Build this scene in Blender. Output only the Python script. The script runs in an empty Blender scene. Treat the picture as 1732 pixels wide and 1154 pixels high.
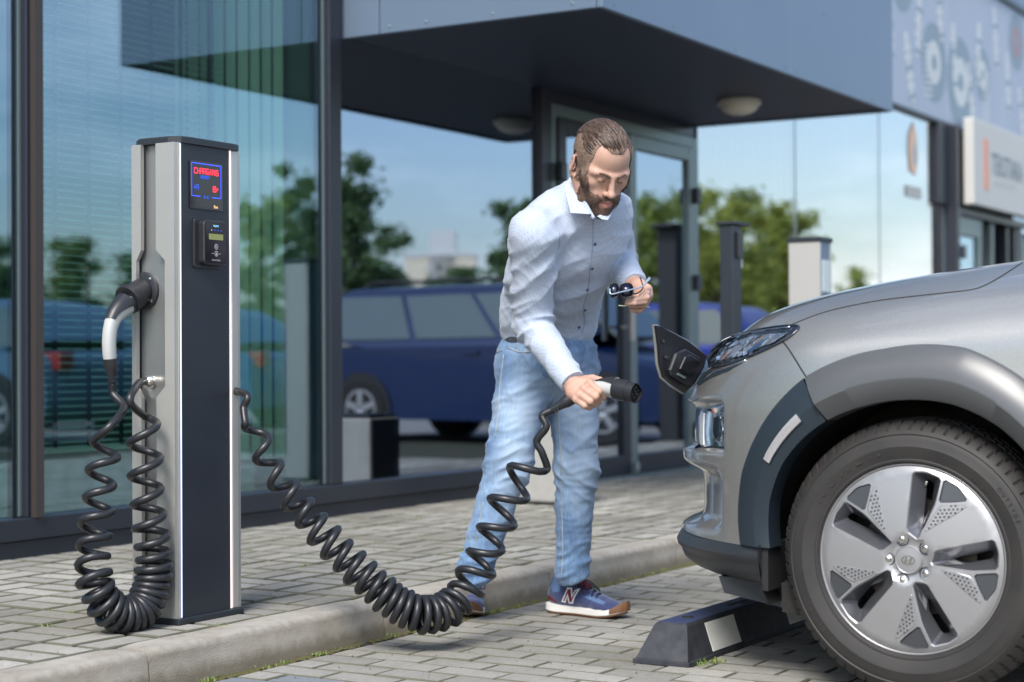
import bpy, bmesh, math, random
import numpy as np
from mathutils import Vector, Matrix, geometry

random.seed(7); RS = np.random.RandomState(7)
SC = bpy.context.scene
COL = SC.collection
PI = math.pi

# ------------------------------------------------------------------ camera
# world: X runs along the facade, Y into the facade (facade plane Y = 4.83), Z up, road at Z = 0
FPX, CX, CY, EYE = 2951.75, 866.0, 577.0, 0.81284      # focal length / centre in photo pixels, eye height
_p, _r, _az = math.radians(.598), math.radians(-.3164), math.radians(31.0)
_Rx = np.array([[1, 0, 0], [0, math.cos(_p), math.sin(_p)], [0, -math.sin(_p), math.cos(_p)]])
_Rr = np.array([[math.cos(_r), -math.sin(_r), 0], [math.sin(_r), math.cos(_r), 0], [0, 0, 1]])
_W = np.array([[math.sin(_az), -math.cos(_az), 0], [0, 0, -1], [math.cos(_az), math.sin(_az), 0]])
CM = _Rr @ _Rx @ _W                                    # world -> camera (right, down, forward)
EYEP = np.array([0, 0, EYE])
cd = bpy.data.cameras.new('camera'); cam = bpy.data.objects.new('camera', cd); COL.objects.link(cam)
cam.matrix_world = Matrix(((CM[0][0], -CM[1][0], -CM[2][0], 0), (CM[0][1], -CM[1][1], -CM[2][1], 0),
                           (CM[0][2], -CM[1][2], -CM[2][2], EYE), (0, 0, 0, 1)))
cd.sensor_width = 36; cd.lens = 36 * FPX / 1732; cd.clip_start = .05; cd.clip_end = 4000
cd.dof.use_dof = True; cd.dof.focus_distance = 4.78; cd.dof.aperture_fstop = 2.6
SC.camera = cam

# ------------------------------------------------------------------ light and exposure
SUN_EL, SUN_AZ = 47, math.degrees(math.atan2(-.85, -.24))     # azimuth from +Y towards +X
w = bpy.data.worlds.new('World'); SC.world = w; w.use_nodes = True
nt = w.node_tree; nt.nodes.clear(); NN = nt.nodes.new; LK = nt.links.new
out = NN('ShaderNodeOutputWorld'); bg = NN('ShaderNodeBackground'); sky = NN('ShaderNodeTexSky')
sky.sky_type = 'NISHITA'; sky.sun_disc = False; sky.sun_elevation = math.radians(SUN_EL)
sky.sun_rotation = math.radians(SUN_AZ); sky.air_density = 1.0; sky.dust_density = 1.6; sky.ozone_density = 1.6
tc = NN('ShaderNodeTexCoord'); mp = NN('ShaderNodeMapping'); mp.inputs['Scale'].default_value = (1.6, 1.6, 6.0)
no = NN('ShaderNodeTexNoise'); no.inputs['Scale'].default_value = 1.7; no.inputs['Detail'].default_value = 7; no.inputs['Roughness'].default_value = .55
cr = NN('ShaderNodeValToRGB'); cr.color_ramp.elements[0].position = .50; cr.color_ramp.elements[1].position = .78
cr.color_ramp.elements[1].color = (.75, .75, .75, 1)
mx = NN('ShaderNodeMix'); mx.data_type = 'RGBA'; mx.inputs['B'].default_value = (8.2, 8.6, 9.3, 1)
LK(tc.outputs['Generated'], mp.inputs['Vector']); LK(mp.outputs[0], no.inputs['Vector']); LK(no.outputs['Fac'], cr.inputs[0])
LK(cr.outputs[0], mx.inputs['Factor']); LK(sky.outputs[0], mx.inputs['A']); LK(mx.outputs['Result'], bg.inputs[0])
bg.inputs[1].default_value = .128; LK(bg.outputs[0], out.inputs[0])
sd = bpy.data.lights.new('sun', 'SUN'); sd.energy = 2.1; sd.angle = math.radians(24); sd.color = (1, .965, .915)
sun = bpy.data.objects.new('sun', sd); COL.objects.link(sun)
_a, _e = math.radians(SUN_AZ), math.radians(SUN_EL)
sun.rotation_euler = Vector((math.sin(_a) * math.cos(_e), math.cos(_a) * math.cos(_e), math.sin(_e))).to_track_quat('Z', 'Y').to_euler()
SC.view_settings.view_transform = 'Standard'; SC.view_settings.look = 'None'; SC.view_settings.gamma = 1
SC.view_settings.use_curve_mapping = False; SC.view_settings.exposure = 1.0
SC.render.engine = 'CYCLES'; SC.cycles.use_denoising = True; SC.cycles.max_bounces = 8; SC.cycles.transparent_max_bounces = 10
SC.cycles.caustics_reflective = False; SC.cycles.caustics_refractive = False; SC.cycles.sample_clamp_indirect = 6
# ------------------------------------------------------------------ pixel -> place helpers (photo pixels)
def ray(x, y): return CM.T @ np.array([(x - CX) / FPX, (y - CY) / FPX, 1.0])
def at(x, y, d): return EYEP + ray(x, y) * d
def on(x, y, axis, v):
    d = ray(x, y); return EYEP + d * ((v - EYEP[axis]) / d[axis])
def onz(x, y, z=0.0): return on(x, y, 2, z)
def onY(x, y, Y): return on(x, y, 1, Y)
def onX(x, y, X): return on(x, y, 0, X)
def proj(p):
    q = CM @ (np.asarray(p, float) - EYEP); return CX + FPX * q[0] / q[2], CY + FPX * q[1] / q[2], q[2]
R_, U_, T_ = CM[0].copy(), -CM[1], -CM[2]     # image right, image up, towards the camera

# ------------------------------------------------------------------ materials
def lin(c): return tuple(((v / 255) / 12.92 if v <= 10 else (((v / 255) + .055) / 1.055) ** 2.4) for v in c)
def mat(name, base=(.5, .5, .5), rough=.5, metal=0., spec=.5, coat=0., noise=None, bump=None, trans=0., emit=None, sheen=0., alpha=None, coat_rough=.03):
    m = bpy.data.materials.new(name); m.use_nodes = True; t = m.node_tree; b = t.nodes['Principled BSDF']
    b.inputs['Base Color'].default_value = (*base, 1); b.inputs['Roughness'].default_value = rough
    b.inputs['Metallic'].default_value = metal; b.inputs['Specular IOR Level'].default_value = spec
    b.inputs['Coat Weight'].default_value = coat; b.inputs['Coat Roughness'].default_value = coat_rough
    b.inputs['Transmission Weight'].default_value = trans; b.inputs['Sheen Weight'].default_value = sheen
    if emit: b.inputs['Emission Color'].default_value = (*emit[0], 1); b.inputs['Emission Strength'].default_value = emit[1]
    m['b'] = 0
    if noise:                      # (scale, amount, colour2, detail)
        sc, amt, c2 = noise[:3]
        tcn = t.nodes.new('ShaderNodeTexCoord'); n = t.nodes.new('ShaderNodeTexNoise'); n.inputs['Scale'].default_value = sc; n.inputs['Detail'].default_value = 6
        rp = t.nodes.new('ShaderNodeValToRGB'); rp.color_ramp.elements[0].position = .5 - amt; rp.color_ramp.elements[1].position = .5 + amt
        rp.color_ramp.elements[0].color = (*base, 1); rp.color_ramp.elements[1].color = (*c2, 1)
        t.links.new(tcn.outputs['Object'], n.inputs['Vector']); t.links.new(n.outputs['Fac'], rp.inputs[0]); t.links.new(rp.outputs[0], b.inputs['Base Color'])
    if bump:                       # (scale, strength, distance)
        tcn = t.nodes.new('ShaderNodeTexCoord'); n = t.nodes.new('ShaderNodeTexNoise'); n.inputs['Scale'].default_value = bump[0]; n.inputs['Detail'].default_value = 5
        bp = t.nodes.new('ShaderNodeBump'); bp.inputs['Strength'].default_value = bump[1]; bp.inputs['Distance'].default_value = bump[2]
        t.links.new(tcn.outputs['Object'], n.inputs['Vector']); t.links.new(n.outputs['Fac'], bp.inputs['Height']); t.links.new(bp.outputs[0], b.inputs['Normal'])
    del m['b']
    return m
def nodes(m): return m.node_tree, m.node_tree.nodes['Principled BSDF']
def tint(m, amt_lo, amt_hi, island):   # brightness varies from piece to piece
    t, b = nodes(m); src = b.inputs['Base Color'].links[0].from_socket if b.inputs['Base Color'].links else None
    o = t.nodes.new('ShaderNodeNewGeometry' if island else 'ShaderNodeObjectInfo')
    r = t.nodes.new('ShaderNodeMapRange'); r.inputs['To Min'].default_value = amt_lo; r.inputs['To Max'].default_value = amt_hi
    t.links.new(o.outputs['Random Per Island' if island else 'Random'], r.inputs['Value'])
    x = t.nodes.new('ShaderNodeVectorMath'); x.operation = 'SCALE'
    if src: t.links.new(src, x.inputs[0])
    else: x.inputs[0].default_value = b.inputs['Base Color'].default_value[:3]
    t.links.new(r.outputs[0], x.inputs['Scale']); t.links.new(x.outputs[0], b.inputs['Base Color'])

# ------------------------------------------------------------------ geometry: a geo is (V ndarray, F list)
def G(v, f): return np.array(v, float).reshape(-1, 3), [tuple(q) for q in f]
def join(*gs):
    V, F, n = [], [], 0
    for v, f in gs:
        V.append(v); F += [tuple(i + n for i in q) for q in f]; n += len(v)
    return np.vstack(V), F
def xf(g, M=None, loc=None):
    v = g[0].copy()
    if M is not None: v = v @ np.asarray(M, float).T
    if loc is not None: v = v + np.asarray(loc, float)
    return v, g[1]
def rotz(a): c, s = math.cos(a), math.sin(a); return np.array([[c, -s, 0], [s, c, 0], [0, 0, 1]])
def rotx(a): c, s = math.cos(a), math.sin(a); return np.array([[1, 0, 0], [0, c, -s], [0, s, c]])
def roty(a): c, s = math.cos(a), math.sin(a); return np.array([[c, 0, s], [0, 1, 0], [-s, 0, c]])
def box(x0, x1, y0, y1, z0, z1, b=0.0):
    if b <= 0:
        return G([(x0, y0, z0), (x1, y0, z0), (x1, y1, z0), (x0, y1, z0), (x0, y0, z1), (x1, y0, z1), (x1, y1, z1), (x0, y1, z1)],
                 [(0, 3, 2, 1), (4, 5, 6, 7), (0, 1, 5, 4), (1, 2, 6, 5), (2, 3, 7, 6), (3, 0, 4, 7)])
    bm = bmesh.new(); bmesh.ops.create_cube(bm, size=1)
    for v in bm.verts: v.co = Vector(((x0 + x1) / 2 + v.co.x * (x1 - x0), (y0 + y1) / 2 + v.co.y * (y1 - y0), (z0 + z1) / 2 + v.co.z * (z1 - z0)))
    bmesh.ops.bevel(bm, geom=bm.edges[:], offset=b, segments=2, affect='EDGES', profile=.5)
    g = G([v.co[:] for v in bm.verts], [[v.index for v in f.verts] for f in bm.faces]); bm.free(); return g
def frames(P):
    P = np.asarray(P, float); n = len(P); T = np.gradient(P, axis=0); T /= np.linalg.norm(T, axis=1)[:, None] + 1e-12
    u = np.cross(T[0], [0, 0, 1.0]);
    if np.linalg.norm(u) < 1e-3: u = np.cross(T[0], [1.0, 0, 0])
    u /= np.linalg.norm(u); U = np.zeros((n, 3)); U[0] = u
    for i in range(1, n):
        u = U[i - 1] - T[i] * np.dot(U[i - 1], T[i]); U[i] = u / (np.linalg.norm(u) + 1e-12)
    return T, U, np.cross(T, U)
def tube(P, r, n=10, caps=True):
    P = np.asarray(P, float); m = len(P); r = np.broadcast_to(np.asarray(r, float), (m,)); T, U, B = frames(P)
    a = np.arange(n) * 2 * PI / n
    V = (P[:, None, :] + r[:, None, None] * (np.cos(a)[None, :, None] * U[:, None, :] + np.sin(a)[None, :, None] * B[:, None, :])).reshape(-1, 3)
    F = [(i * n + j, i * n + (j + 1) % n, (i + 1) * n + (j + 1) % n, (i + 1) * n + j) for i in range(m - 1) for j in range(n)]
    if caps: F += [tuple(range(n))[::-1], tuple((m - 1) * n + j for j in range(n))]
    return V, F
def spline(P, n=12):
    P = [np.asarray(p, float) for p in P]; P = [2 * P[0] - P[1]] + P + [2 * P[-1] - P[-2]]; o = []
    for i in range(1, len(P) - 2):
        for k in range(n):
            t = k / n; a, b, c, d = P[i - 1], P[i], P[i + 1], P[i + 2]
            o.append(.5 * ((2 * b) + (-a + c) * t + (2 * a - 5 * b + 4 * c - d) * t * t + (-a + 3 * b - 3 * c + d) * t ** 3))
    o.append(P[-2]); return np.array(o)
def lathe(prof, n=48, axis='z', a0=0, a1=2 * PI):   # prof: (r, h)
    full = abs(a1 - a0 - 2 * PI) < 1e-6; k = n if full else n + 1; V = []
    for r, h in prof:
        for j in range(k):
            a = a0 + (a1 - a0) * j / n; c, s = r * math.cos(a), r * math.sin(a)
            V.append((c, s, h) if axis == 'z' else (h, c, s) if axis == 'x' else (c, h, s))
    F = [(i * k + j, i * k + (j + 1) % k, (i + 1) * k + (j + 1) % k, (i + 1) * k + j) for i in range(len(prof) - 1) for j in range(n)]
    return G(V, F)
def prism(poly, h, org=(0, 0, 0), u=(1, 0, 0), v=(0, 1, 0), bev=0.0):  # polygon in the plane u,v, extruded by h along u x v
    u = np.array(u, float); v = np.array(v, float); w_ = np.cross(u, v); org = np.array(org, float); P = np.array(poly, float); n = len(P)
    lay = [(P, 0.0), (P, h)]
    if bev:
        c = P.mean(0); d = c - P; d /= np.linalg.norm(d, axis=1)[:, None] + 1e-9
        lay = [(P, 0.0), (P, h - bev * (1 if h > 0 else -1)), (P + d * bev, h)]
    V = [org + u * p[0] + v * p[1] + w_ * hh for L, hh in lay for p in L]
    F = [tuple(range(n))[::-1], tuple((len(lay) - 1) * n + j for j in range(n))]
    for k in range(len(lay) - 1): F += [(k * n + j, k * n + (j + 1) % n, (k + 1) * n + (j + 1) % n, (k + 1) * n + j) for j in range(n)]
    return G(V, F)
def rpoly(w_, h, r, n=5, c=(0, 0)):
    o = []
    for sx, sy, a0 in ((1, 1, 0), (-1, 1, 90), (-1, -1, 180), (1, -1, 270)):
        for k in range(n + 1):
            a = math.radians(a0 + 90 * k / n); o.append((c[0] + sx * (w_ / 2 - r) + r * math.cos(a), c[1] + sy * (h / 2 - r) + r * math.sin(a)))
    return o
def disc(r, n=24, c=(0, 0), ry=None): return [(c[0] + r * math.cos(2 * PI * k / n), c[1] + (ry or r) * math.sin(2 * PI * k / n)) for k in range(n)]
def gridgeo(A, close_u=False):     # A: (m, n, 3) grid of points
    m, n = A.shape[:2]; V = A.reshape(-1, 3)
    return V, [(i * n + j, i * n + j + 1, (i + 1) * n + j + 1, (i + 1) * n + j) for i in range(m - 1) for j in range(n - 1)] + \
        ([((m - 1) * n + j, (m - 1) * n + j + 1, j + 1, j) for j in range(n - 1)] if close_u else [])
def rings(Rg, caps=True):          # list of closed rings of equal length
    n = len(Rg[0]); V = np.vstack([np.asarray(r, float) for r in Rg])
    F = [(i * n + j, i * n + (j + 1) % n, (i + 1) * n + (j + 1) % n, (i + 1) * n + j) for i in range(len(Rg) - 1) for j in range(n)]
    if caps: F += [tuple(range(n))[::-1], tuple((len(Rg) - 1) * n + j for j in range(n))]
    return V, F

# ------------------------------------------------------------------ objects
INV = {}
def mk(name, g, m, smooth=False, fix=True):
    me = bpy.data.meshes.new(name); me.from_pydata(g[0].tolist(), [], g[1]); me.update()
    if fix:
        bm = bmesh.new(); bm.from_mesh(me); bmesh.ops.recalc_face_normals(bm, faces=bm.faces); bm.to_mesh(me); bm.free()
    if m is not None:
        for q in (m if isinstance(m, (list, tuple)) else [m]): me.materials.append(q)
    if smooth:
        me.polygons.foreach_set('use_smooth', [True] * len(me.polygons))
        if smooth != True: me.set_sharp_from_angle(angle=math.radians(smooth))
    o = bpy.data.objects.new(name, me); COL.objects.link(o); return o
def tag(o, label, cat, group=None):
    o['label'] = label; o['category'] = cat
    if group: o['group'] = group
    return o
def thing(name, label, cat, loc=(0, 0, 0), rz=0., group=None):
    o = bpy.data.objects.new(name, None); COL.objects.link(o); o.empty_display_size = .1; o.location = Vector([float(c) for c in loc]); o.rotation_euler = (0, 0, rz)
    Mr = np.eye(4); Mr[:3, :3] = rotz(rz); Mr[:3, 3] = np.asarray(loc, float); INV[o.name] = np.linalg.inv(Mr)
    return tag(o, label, cat, group)
def part(par, name, g, m, smooth=False, label=None, local=False, stuff=False, fix=True):   # vertices in world space unless local
    I = INV[par.name]
    if not local: g = (g[0] @ I[:3, :3].T + I[:3, 3], g[1])
    o = mk(name, g, m, smooth, fix); o.parent = par; INV[o.name] = I
    if label: o['label'] = label
    if stuff: o['kind'] = 'stuff'
    return o
def struct(name, g, m, smooth=False):
    o = mk(name, g, m, smooth); o['kind'] = 'structure'; INV[o.name] = np.eye(4); return o
def solo(name, label, cat, g, m, smooth=False, group=None):
    o = mk(name, g, m, smooth); INV[o.name] = np.eye(4); return tag(o, label, cat, group)
def kids(o): return [c for c in bpy.data.objects if c.parent == o]
def dup(root, loc, rz, label, group=None, rel=None):
    r = root.copy(); COL.objects.link(r); r.location = Vector([float(c) for c in loc]); r.rotation_euler = (0, 0, rz); r['label'] = label
    if group: r['group'] = group
    for ch in kids(root):
        c = ch.copy(); COL.objects.link(c); c.parent = r
        for g_ in kids(ch):
            d = g_.copy(); COL.objects.link(d); d.parent = c
    return r
def text_geo(s, size, font_extrude=.001):
    cu = bpy.data.curves.new('t', 'FONT'); cu.body = s; cu.size = size; cu.extrude = font_extrude; cu.resolution_u = 3
    o = bpy.data.objects.new('t', cu); COL.objects.link(o)
    dg = bpy.context.evaluated_depsgraph_get(); me = bpy.data.meshes.new_from_object(o.evaluated_get(dg))
    g = G([v.co[:] for v in me.vertices], [list(p.vertices) for p in me.polygons])
    bpy.data.objects.remove(o); bpy.data.curves.remove(cu); bpy.data.meshes.remove(me); return g
def place(g, org, u, v):           # local x,y,z -> org + x u + y v + z (u x v)
    u = np.array(u, float); v = np.array(v, float); w_ = np.cross(u, v)
    return g[0] @ np.array([u, v, w_]) + np.array(org, float), g[1]
STR = {'C': [(1, 2, 0, 2), (0, 2, 0, 0), (0, 0, 1, 0)], 'H': [(0, 0, 0, 2), (1, 0, 1, 2), (0, 1, 1, 1)], 'A': [(0, 0, 0, 2), (0, 2, 1, 2), (1, 2, 1, 0), (0, 1, 1, 1)],
       'R': [(0, 0, 0, 2), (0, 2, 1, 2), (1, 2, 1, 1), (0, 1, 1, 1), (.4, 1, 1, 0)], 'G': [(1, 2, 0, 2), (0, 2, 0, 0), (0, 0, 1, 0), (1, 0, 1, 1), (1, 1, .5, 1)],
       'I': [(.5, 0, .5, 2)], 'N': [(0, 0, 0, 2), (0, 2, 1, 0), (1, 0, 1, 2)], 'E': [(1, 2, 0, 2), (0, 2, 0, 0), (0, 0, 1, 0), (0, 1, .8, 1)],
       'D': [(0, 0, 0, 2), (0, 2, .8, 2), (.8, 2, 1, 1.7), (1, 1.7, 1, .3), (1, .3, .8, 0), (.8, 0, 0, 0)], 'Y': [(0, 2, .5, 1), (1, 2, .5, 1), (.5, 1, .5, 0)],
       'B': [(0, 0, 0, 2), (0, 2, .9, 2), (.9, 2, .9, 1), (0, 1, 1, 1), (1, 1, 1, 0), (1, 0, 0, 0)]}
def led(s, w_, h, th, gap=.35):    # segment lettering, geometry in the x,y plane
    gs = []
    for k, ch in enumerate(s):
        for a, b, c, d in STR.get(ch, []):
            x0, y0, x1, y1 = (k * (1 + gap) + a) * w_, b * h / 2, (k * (1 + gap) + c) * w_, d * h / 2
            L = math.hypot(x1 - x0, y1 - y0); ux, uy = (x1 - x0) / L, (y1 - y0) / L; t = th / 2; e = t
            gs.append(G([(x0 - ux * e - uy * t, y0 - uy * e + ux * t, 0), (x1 + ux * e - uy * t, y1 + uy * e + ux * t, 0), (x1 + ux * e + uy * t, y1 + uy * e - ux * t, 0), (x0 - ux * e + uy * t, y0 - uy * e - ux * t, 0)], [(0, 1, 2, 3)]))
    return join(*gs)

# ------------------------------------------------------------------ signed fields turned into skins (surface nets)
def smin(a, b, k):
    if k <= 0: return np.minimum(a, b)
    h = np.maximum(k - np.abs(a - b), 0) / k; return np.minimum(a, b) - h * h * k * .25
class Field:
    def __init__(s, lo, hi, h):
        s.h = h; s.lo = np.array(lo, float); s.n = np.ceil((np.array(hi) - s.lo) / h).astype(int) + 1
        s.ax = [(s.lo[i] + h * np.arange(s.n[i])).astype(np.float32) for i in range(3)]
        s.f = np.full(s.n, 1.0, np.float32)
    def put(s, fn, c, r, k=.01, sub=False):     # fn evaluated in the box c +- r
        c = np.asarray(c, float); r = np.broadcast_to(np.asarray(r, float), (3,)) + k + 3 * s.h
        a = np.maximum(((c - r - s.lo) / s.h).astype(int), 0); b = np.minimum(((c + r - s.lo) / s.h).astype(int) + 2, s.n)
        if (b <= a).any(): return
        sl = tuple(slice(a[i], b[i]) for i in range(3)); X = s.ax[0][sl[0]][:, None, None]; Y = s.ax[1][sl[1]][None, :, None]; Z = s.ax[2][sl[2]][None, None, :]
        d = fn(X, Y, Z).astype(np.float32)
        s.f[sl] = -smin(-s.f[sl], d, k) if sub else smin(s.f[sl], d, k)
    def cap(s, a, b, ra, rb=None, k=.01, sub=False):
        rb = ra if rb is None else rb; a = np.asarray(a, float); b = np.asarray(b, float); ab = b - a; L = ab @ ab + 1e-12; m = max(ra, rb)
        def fn(X, Y, Z):
            x, y, z = X - a[0], Y - a[1], Z - a[2]; t = np.clip((x * ab[0] + y * ab[1] + z * ab[2]) / L, 0, 1)
            return np.sqrt((x - t * ab[0]) ** 2 + (y - t * ab[1]) ** 2 + (z - t * ab[2]) ** 2) - (ra + (rb - ra) * t)
        s.put(fn, (a + b) / 2, np.abs(ab) / 2 + m, k, sub)
    def ell(s, c, r, M=None, k=.01, sub=False):   # M rows: local axes in world
        c = np.asarray(c, float); r = np.asarray(r, float); M = np.eye(3) if M is None else np.asarray(M)
        def fn(X, Y, Z):
            x, y, z = X - c[0], Y - c[1], Z - c[2]
            q = [(x * M[i][0] + y * M[i][1] + z * M[i][2]) / r[i] for i in range(3)]; k0 = np.sqrt(q[0] ** 2 + q[1] ** 2 + q[2] ** 2)
            q2 = np.sqrt((q[0] / r[0]) ** 2 + (q[1] / r[1]) ** 2 + (q[2] / r[2]) ** 2) + 1e-6; return k0 * (k0 - 1) / q2
        s.put(fn, c, r.max(), k, sub)
    def seg(s, a, b, ra, rb, U, k=.01):           # elliptical limb: ra=(ru,rv) at a, rb at b; U = direction of ru
        a = np.asarray(a, float); b = np.asarray(b, float); ab = b - a; l = np.linalg.norm(ab); T = ab / l
        U = np.asarray(U, float) - T * np.dot(U, T); U /= np.linalg.norm(U); V = np.cross(T, U)
        def fn(X, Y, Z):
            x, y, z = X - a[0], Y - a[1], Z - a[2]; w_ = x * T[0] + y * T[1] + z * T[2]; t = np.clip(w_ / l, 0, 1)
            ru, rv = ra[0] + (rb[0] - ra[0]) * t, ra[1] + (rb[1] - ra[1]) * t; o_ = w_ - t * l; mr = np.minimum(ru, rv)
            u = (x * U[0] + y * U[1] + z * U[2]) / ru; v = (x * V[0] + y * V[1] + z * V[2]) / rv; o = o_ / mr
            return (np.sqrt(u * u + v * v + o * o) - 1) * mr
        s.put(fn, (a + b) / 2, np.abs(ab) / 2 + max(*ra, *rb), k)
    def mesh(s, relax=1):
        f = s.f; n = s.n; neg = f < 0; cn = n - 1
        c = np.zeros(cn, np.int8)
        for i in (0, 1):
            for j in (0, 1):
                for k in (0, 1): c += neg[i:i + cn[0], j:j + cn[1], k:k + cn[2]]
        I, J, K = np.nonzero((c > 0) & (c < 8)); idx = np.full(cn, -1, np.int32); idx[I, J, K] = np.arange(len(I))
        acc = np.zeros((len(I), 3)); cnt = np.zeros(len(I))
        cor = [(i, j, k) for i in (0, 1) for j in (0, 1) for k in (0, 1)]
        for a in range(8):
            for b in range(a + 1, 8):
                A, B = cor[a], cor[b]
                if sum(x != y for x, y in zip(A, B)) != 1: continue
                fa = f[I + A[0], J + A[1], K + A[2]]; fb = f[I + B[0], J + B[1], K + B[2]]; m = (fa < 0) != (fb < 0)
                t = (fa[m] / (fa[m] - fb[m]))[:, None]; acc[m] += np.array(A) + t * (np.array(B) - np.array(A)); cnt[m] += 1
        V = s.lo + s.h * (np.stack([I, J, K], 1) + acc / cnt[:, None]); Q = []
        for ax in range(3):
            u, v = (ax + 1) % 3, (ax + 2) % 3; sa = [slice(None)] * 3; sb = [slice(None)] * 3; sa[ax] = slice(0, -1); sb[ax] = slice(1, None)
            A = neg[tuple(sa)]; B = neg[tuple(sb)]; E = np.stack(np.nonzero(A != B), 1); E = E[(E[:, u] > 0) & (E[:, v] > 0) & (E[:, u] < n[u] - 1) & (E[:, v] < n[v] - 1)]
            flip = A[E[:, 0], E[:, 1], E[:, 2]]; o = []
            for du, dv in ((0, 0), (1, 0), (1, 1), (0, 1)):
                q = E.copy(); q[:, u] -= du; q[:, v] -= dv; o.append(idx[q[:, 0], q[:, 1], q[:, 2]])
            q = np.stack(o, 1); q[~flip] = q[~flip][:, ::-1]; Q.append(q)
        Q = np.vstack(Q); Q = Q[(Q >= 0).all(1)]
        for _ in range(relax):
            S = np.zeros_like(V); N = np.zeros(len(V))
            for i in range(4):
                for j in (1, 3): np.add.at(S, Q[:, i], V[Q[:, (i + j) % 4]]); np.add.at(N, Q[:, i], 1)
            V = V * .45 + .55 * S / np.maximum(N, 1)[:, None]
        return V, Q
def vnorm(V, Q):
    N = np.zeros_like(V); n = np.cross(V[Q[:, 2]] - V[Q[:, 0]], V[Q[:, 3]] - V[Q[:, 1]])
    for i in range(4): np.add.at(N, Q[:, i], n)
    return N / (np.linalg.norm(N, axis=1)[:, None] + 1e-12)
def fast(g, sm=True):              # numpy quads -> geo
    return g[0], g[1].tolist()
def sst(a, b, x): t = np.clip((x - a) / (b - a), 0, 1); return t * t * (3 - 2 * t)
def folds(V, d, lam, seed, sharp=1.35):     # cloth folds running across direction d
    r = np.random.RandomState(seed); d = np.asarray(d, float); d /= np.linalg.norm(d)
    ph = V @ d / lam * 2 * PI
    for _ in range(4):
        w_ = r.randn(3); w_ /= np.linalg.norm(w_); ph = ph + r.uniform(.6, 1.7) * np.sin(V @ w_ / (lam * r.uniform(2.0, 5.0)) * 2 * PI / 1.6 + r.uniform(0, 6))
    s_ = 1 - np.abs(np.sin(ph * .5)); a = r.randn(3); a /= np.linalg.norm(a)
    return (s_ ** sharp) * (.6 + .4 * np.sin(V @ a / (lam * 2.3) * 2 * PI + r.uniform(0, 6)))
# ================================================================== GROUND
M_pav = mat('concrete_paver', (.47, .46, .42), .9, noise=(38, .3, (.34, .33, .30)), bump=(260, .35, .002)); 
M_pavi = M_pav.copy(); M_pavi.name = 'concrete_paver_far'
for m_, isl in ((M_pav, False), (M_pavi, True)):
    t, b = nodes(m_)
    # large soft stains over the whole pavement plus fine speckle
    geo = t.nodes.new('ShaderNodeNewGeometry'); n1 = t.nodes.new('ShaderNodeTexNoise'); n1.inputs['Scale'].default_value = 1.3; n1.inputs['Detail'].default_value = 8
    r1 = t.nodes.new('ShaderNodeValToRGB'); r1.color_ramp.elements[0].position = .36; r1.color_ramp.elements[1].position = .62
    r1.color_ramp.elements[0].color = (.68, .665, .63, 1); r1.color_ramp.elements[1].color = (1, 1, 1, 1)
    n2 = t.nodes.new('ShaderNodeTexNoise'); n2.inputs['Scale'].default_value = 420; r2 = t.nodes.new('ShaderNodeValToRGB')
    r2.color_ramp.elements[0].position = .36; r2.color_ramp.elements[1].position = .5; r2.color_ramp.elements[0].color = (.6, .6, .6, 1); r2.color_ramp.elements[1].color = (1, 1, 1, 1)
    t.links.new(geo.outputs['Position'], n1.inputs['Vector']); t.links.new(geo.outputs['Position'], n2.inputs['Vector'])
    t.links.new(n1.outputs['Fac'], r1.inputs[0]); t.links.new(n2.outputs['Fac'], r2.inputs[0])
    src = b.inputs['Base Color'].links[0].from_socket
    a1 = t.nodes.new('ShaderNodeMix'); a1.data_type = 'RGBA'; a1.blend_type = 'MULTIPLY'; a1.inputs['Factor'].default_value = 1
    a2 = t.nodes.new('ShaderNodeMix'); a2.data_type = 'RGBA'; a2.blend_type = 'MULTIPLY'; a2.inputs['Factor'].default_value = 1
    t.links.new(src, a1.inputs['A']); t.links.new(r1.outputs[0], a1.inputs['B']); t.links.new(a1.outputs['Result'], a2.inputs['A']); t.links.new(r2.outputs[0], a2.inputs['B'])
    t.links.new(a2.outputs['Result'], b.inputs['Base Color'])
    tint(m_, .80, 1.12, isl)
M_pblue = mat('blue_grey_paver', (.22, .245, .27), .9, noise=(60, .3, (.15, .17, .19)), bump=(260, .35, .002)); tint(M_pblue, .85, 1.1, False)
M_joint = mat('joint_sand', (.05, .046, .036), .95, noise=(3.5, .1, (.036, .045, .018)), bump=(180, .5, .004))
M_edge = mat('paver_edge_dirt', (.150, .140, .115), .95, noise=(5, .2, (.095, .10, .065)))
M_lot = mat('parking_lot', (.27, .265, .25), .9, noise=(1.5, .3, (.2, .195, .185)))
M_kerb = mat('kerb_concrete', (.42, .40, .36), .92, noise=(7, .2, (.31, .28, .235)), bump=(240, .7, .003))
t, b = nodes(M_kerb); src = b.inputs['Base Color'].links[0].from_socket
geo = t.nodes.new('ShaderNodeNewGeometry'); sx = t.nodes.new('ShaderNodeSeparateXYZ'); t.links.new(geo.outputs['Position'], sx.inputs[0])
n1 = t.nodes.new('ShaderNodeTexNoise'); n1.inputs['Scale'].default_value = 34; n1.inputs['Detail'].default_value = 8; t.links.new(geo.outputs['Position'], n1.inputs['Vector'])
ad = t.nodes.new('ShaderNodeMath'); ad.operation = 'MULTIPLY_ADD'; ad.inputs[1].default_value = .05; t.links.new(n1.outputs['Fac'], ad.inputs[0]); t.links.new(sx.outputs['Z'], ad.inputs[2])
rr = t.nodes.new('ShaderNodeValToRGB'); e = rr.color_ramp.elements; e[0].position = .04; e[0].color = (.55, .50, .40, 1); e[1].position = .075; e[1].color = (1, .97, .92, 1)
x1 = e.new(.108); x1.color = (.74, .71, .66, 1); x2 = e.new(.125); x2.color = (1, 1, 1, 1)
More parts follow.
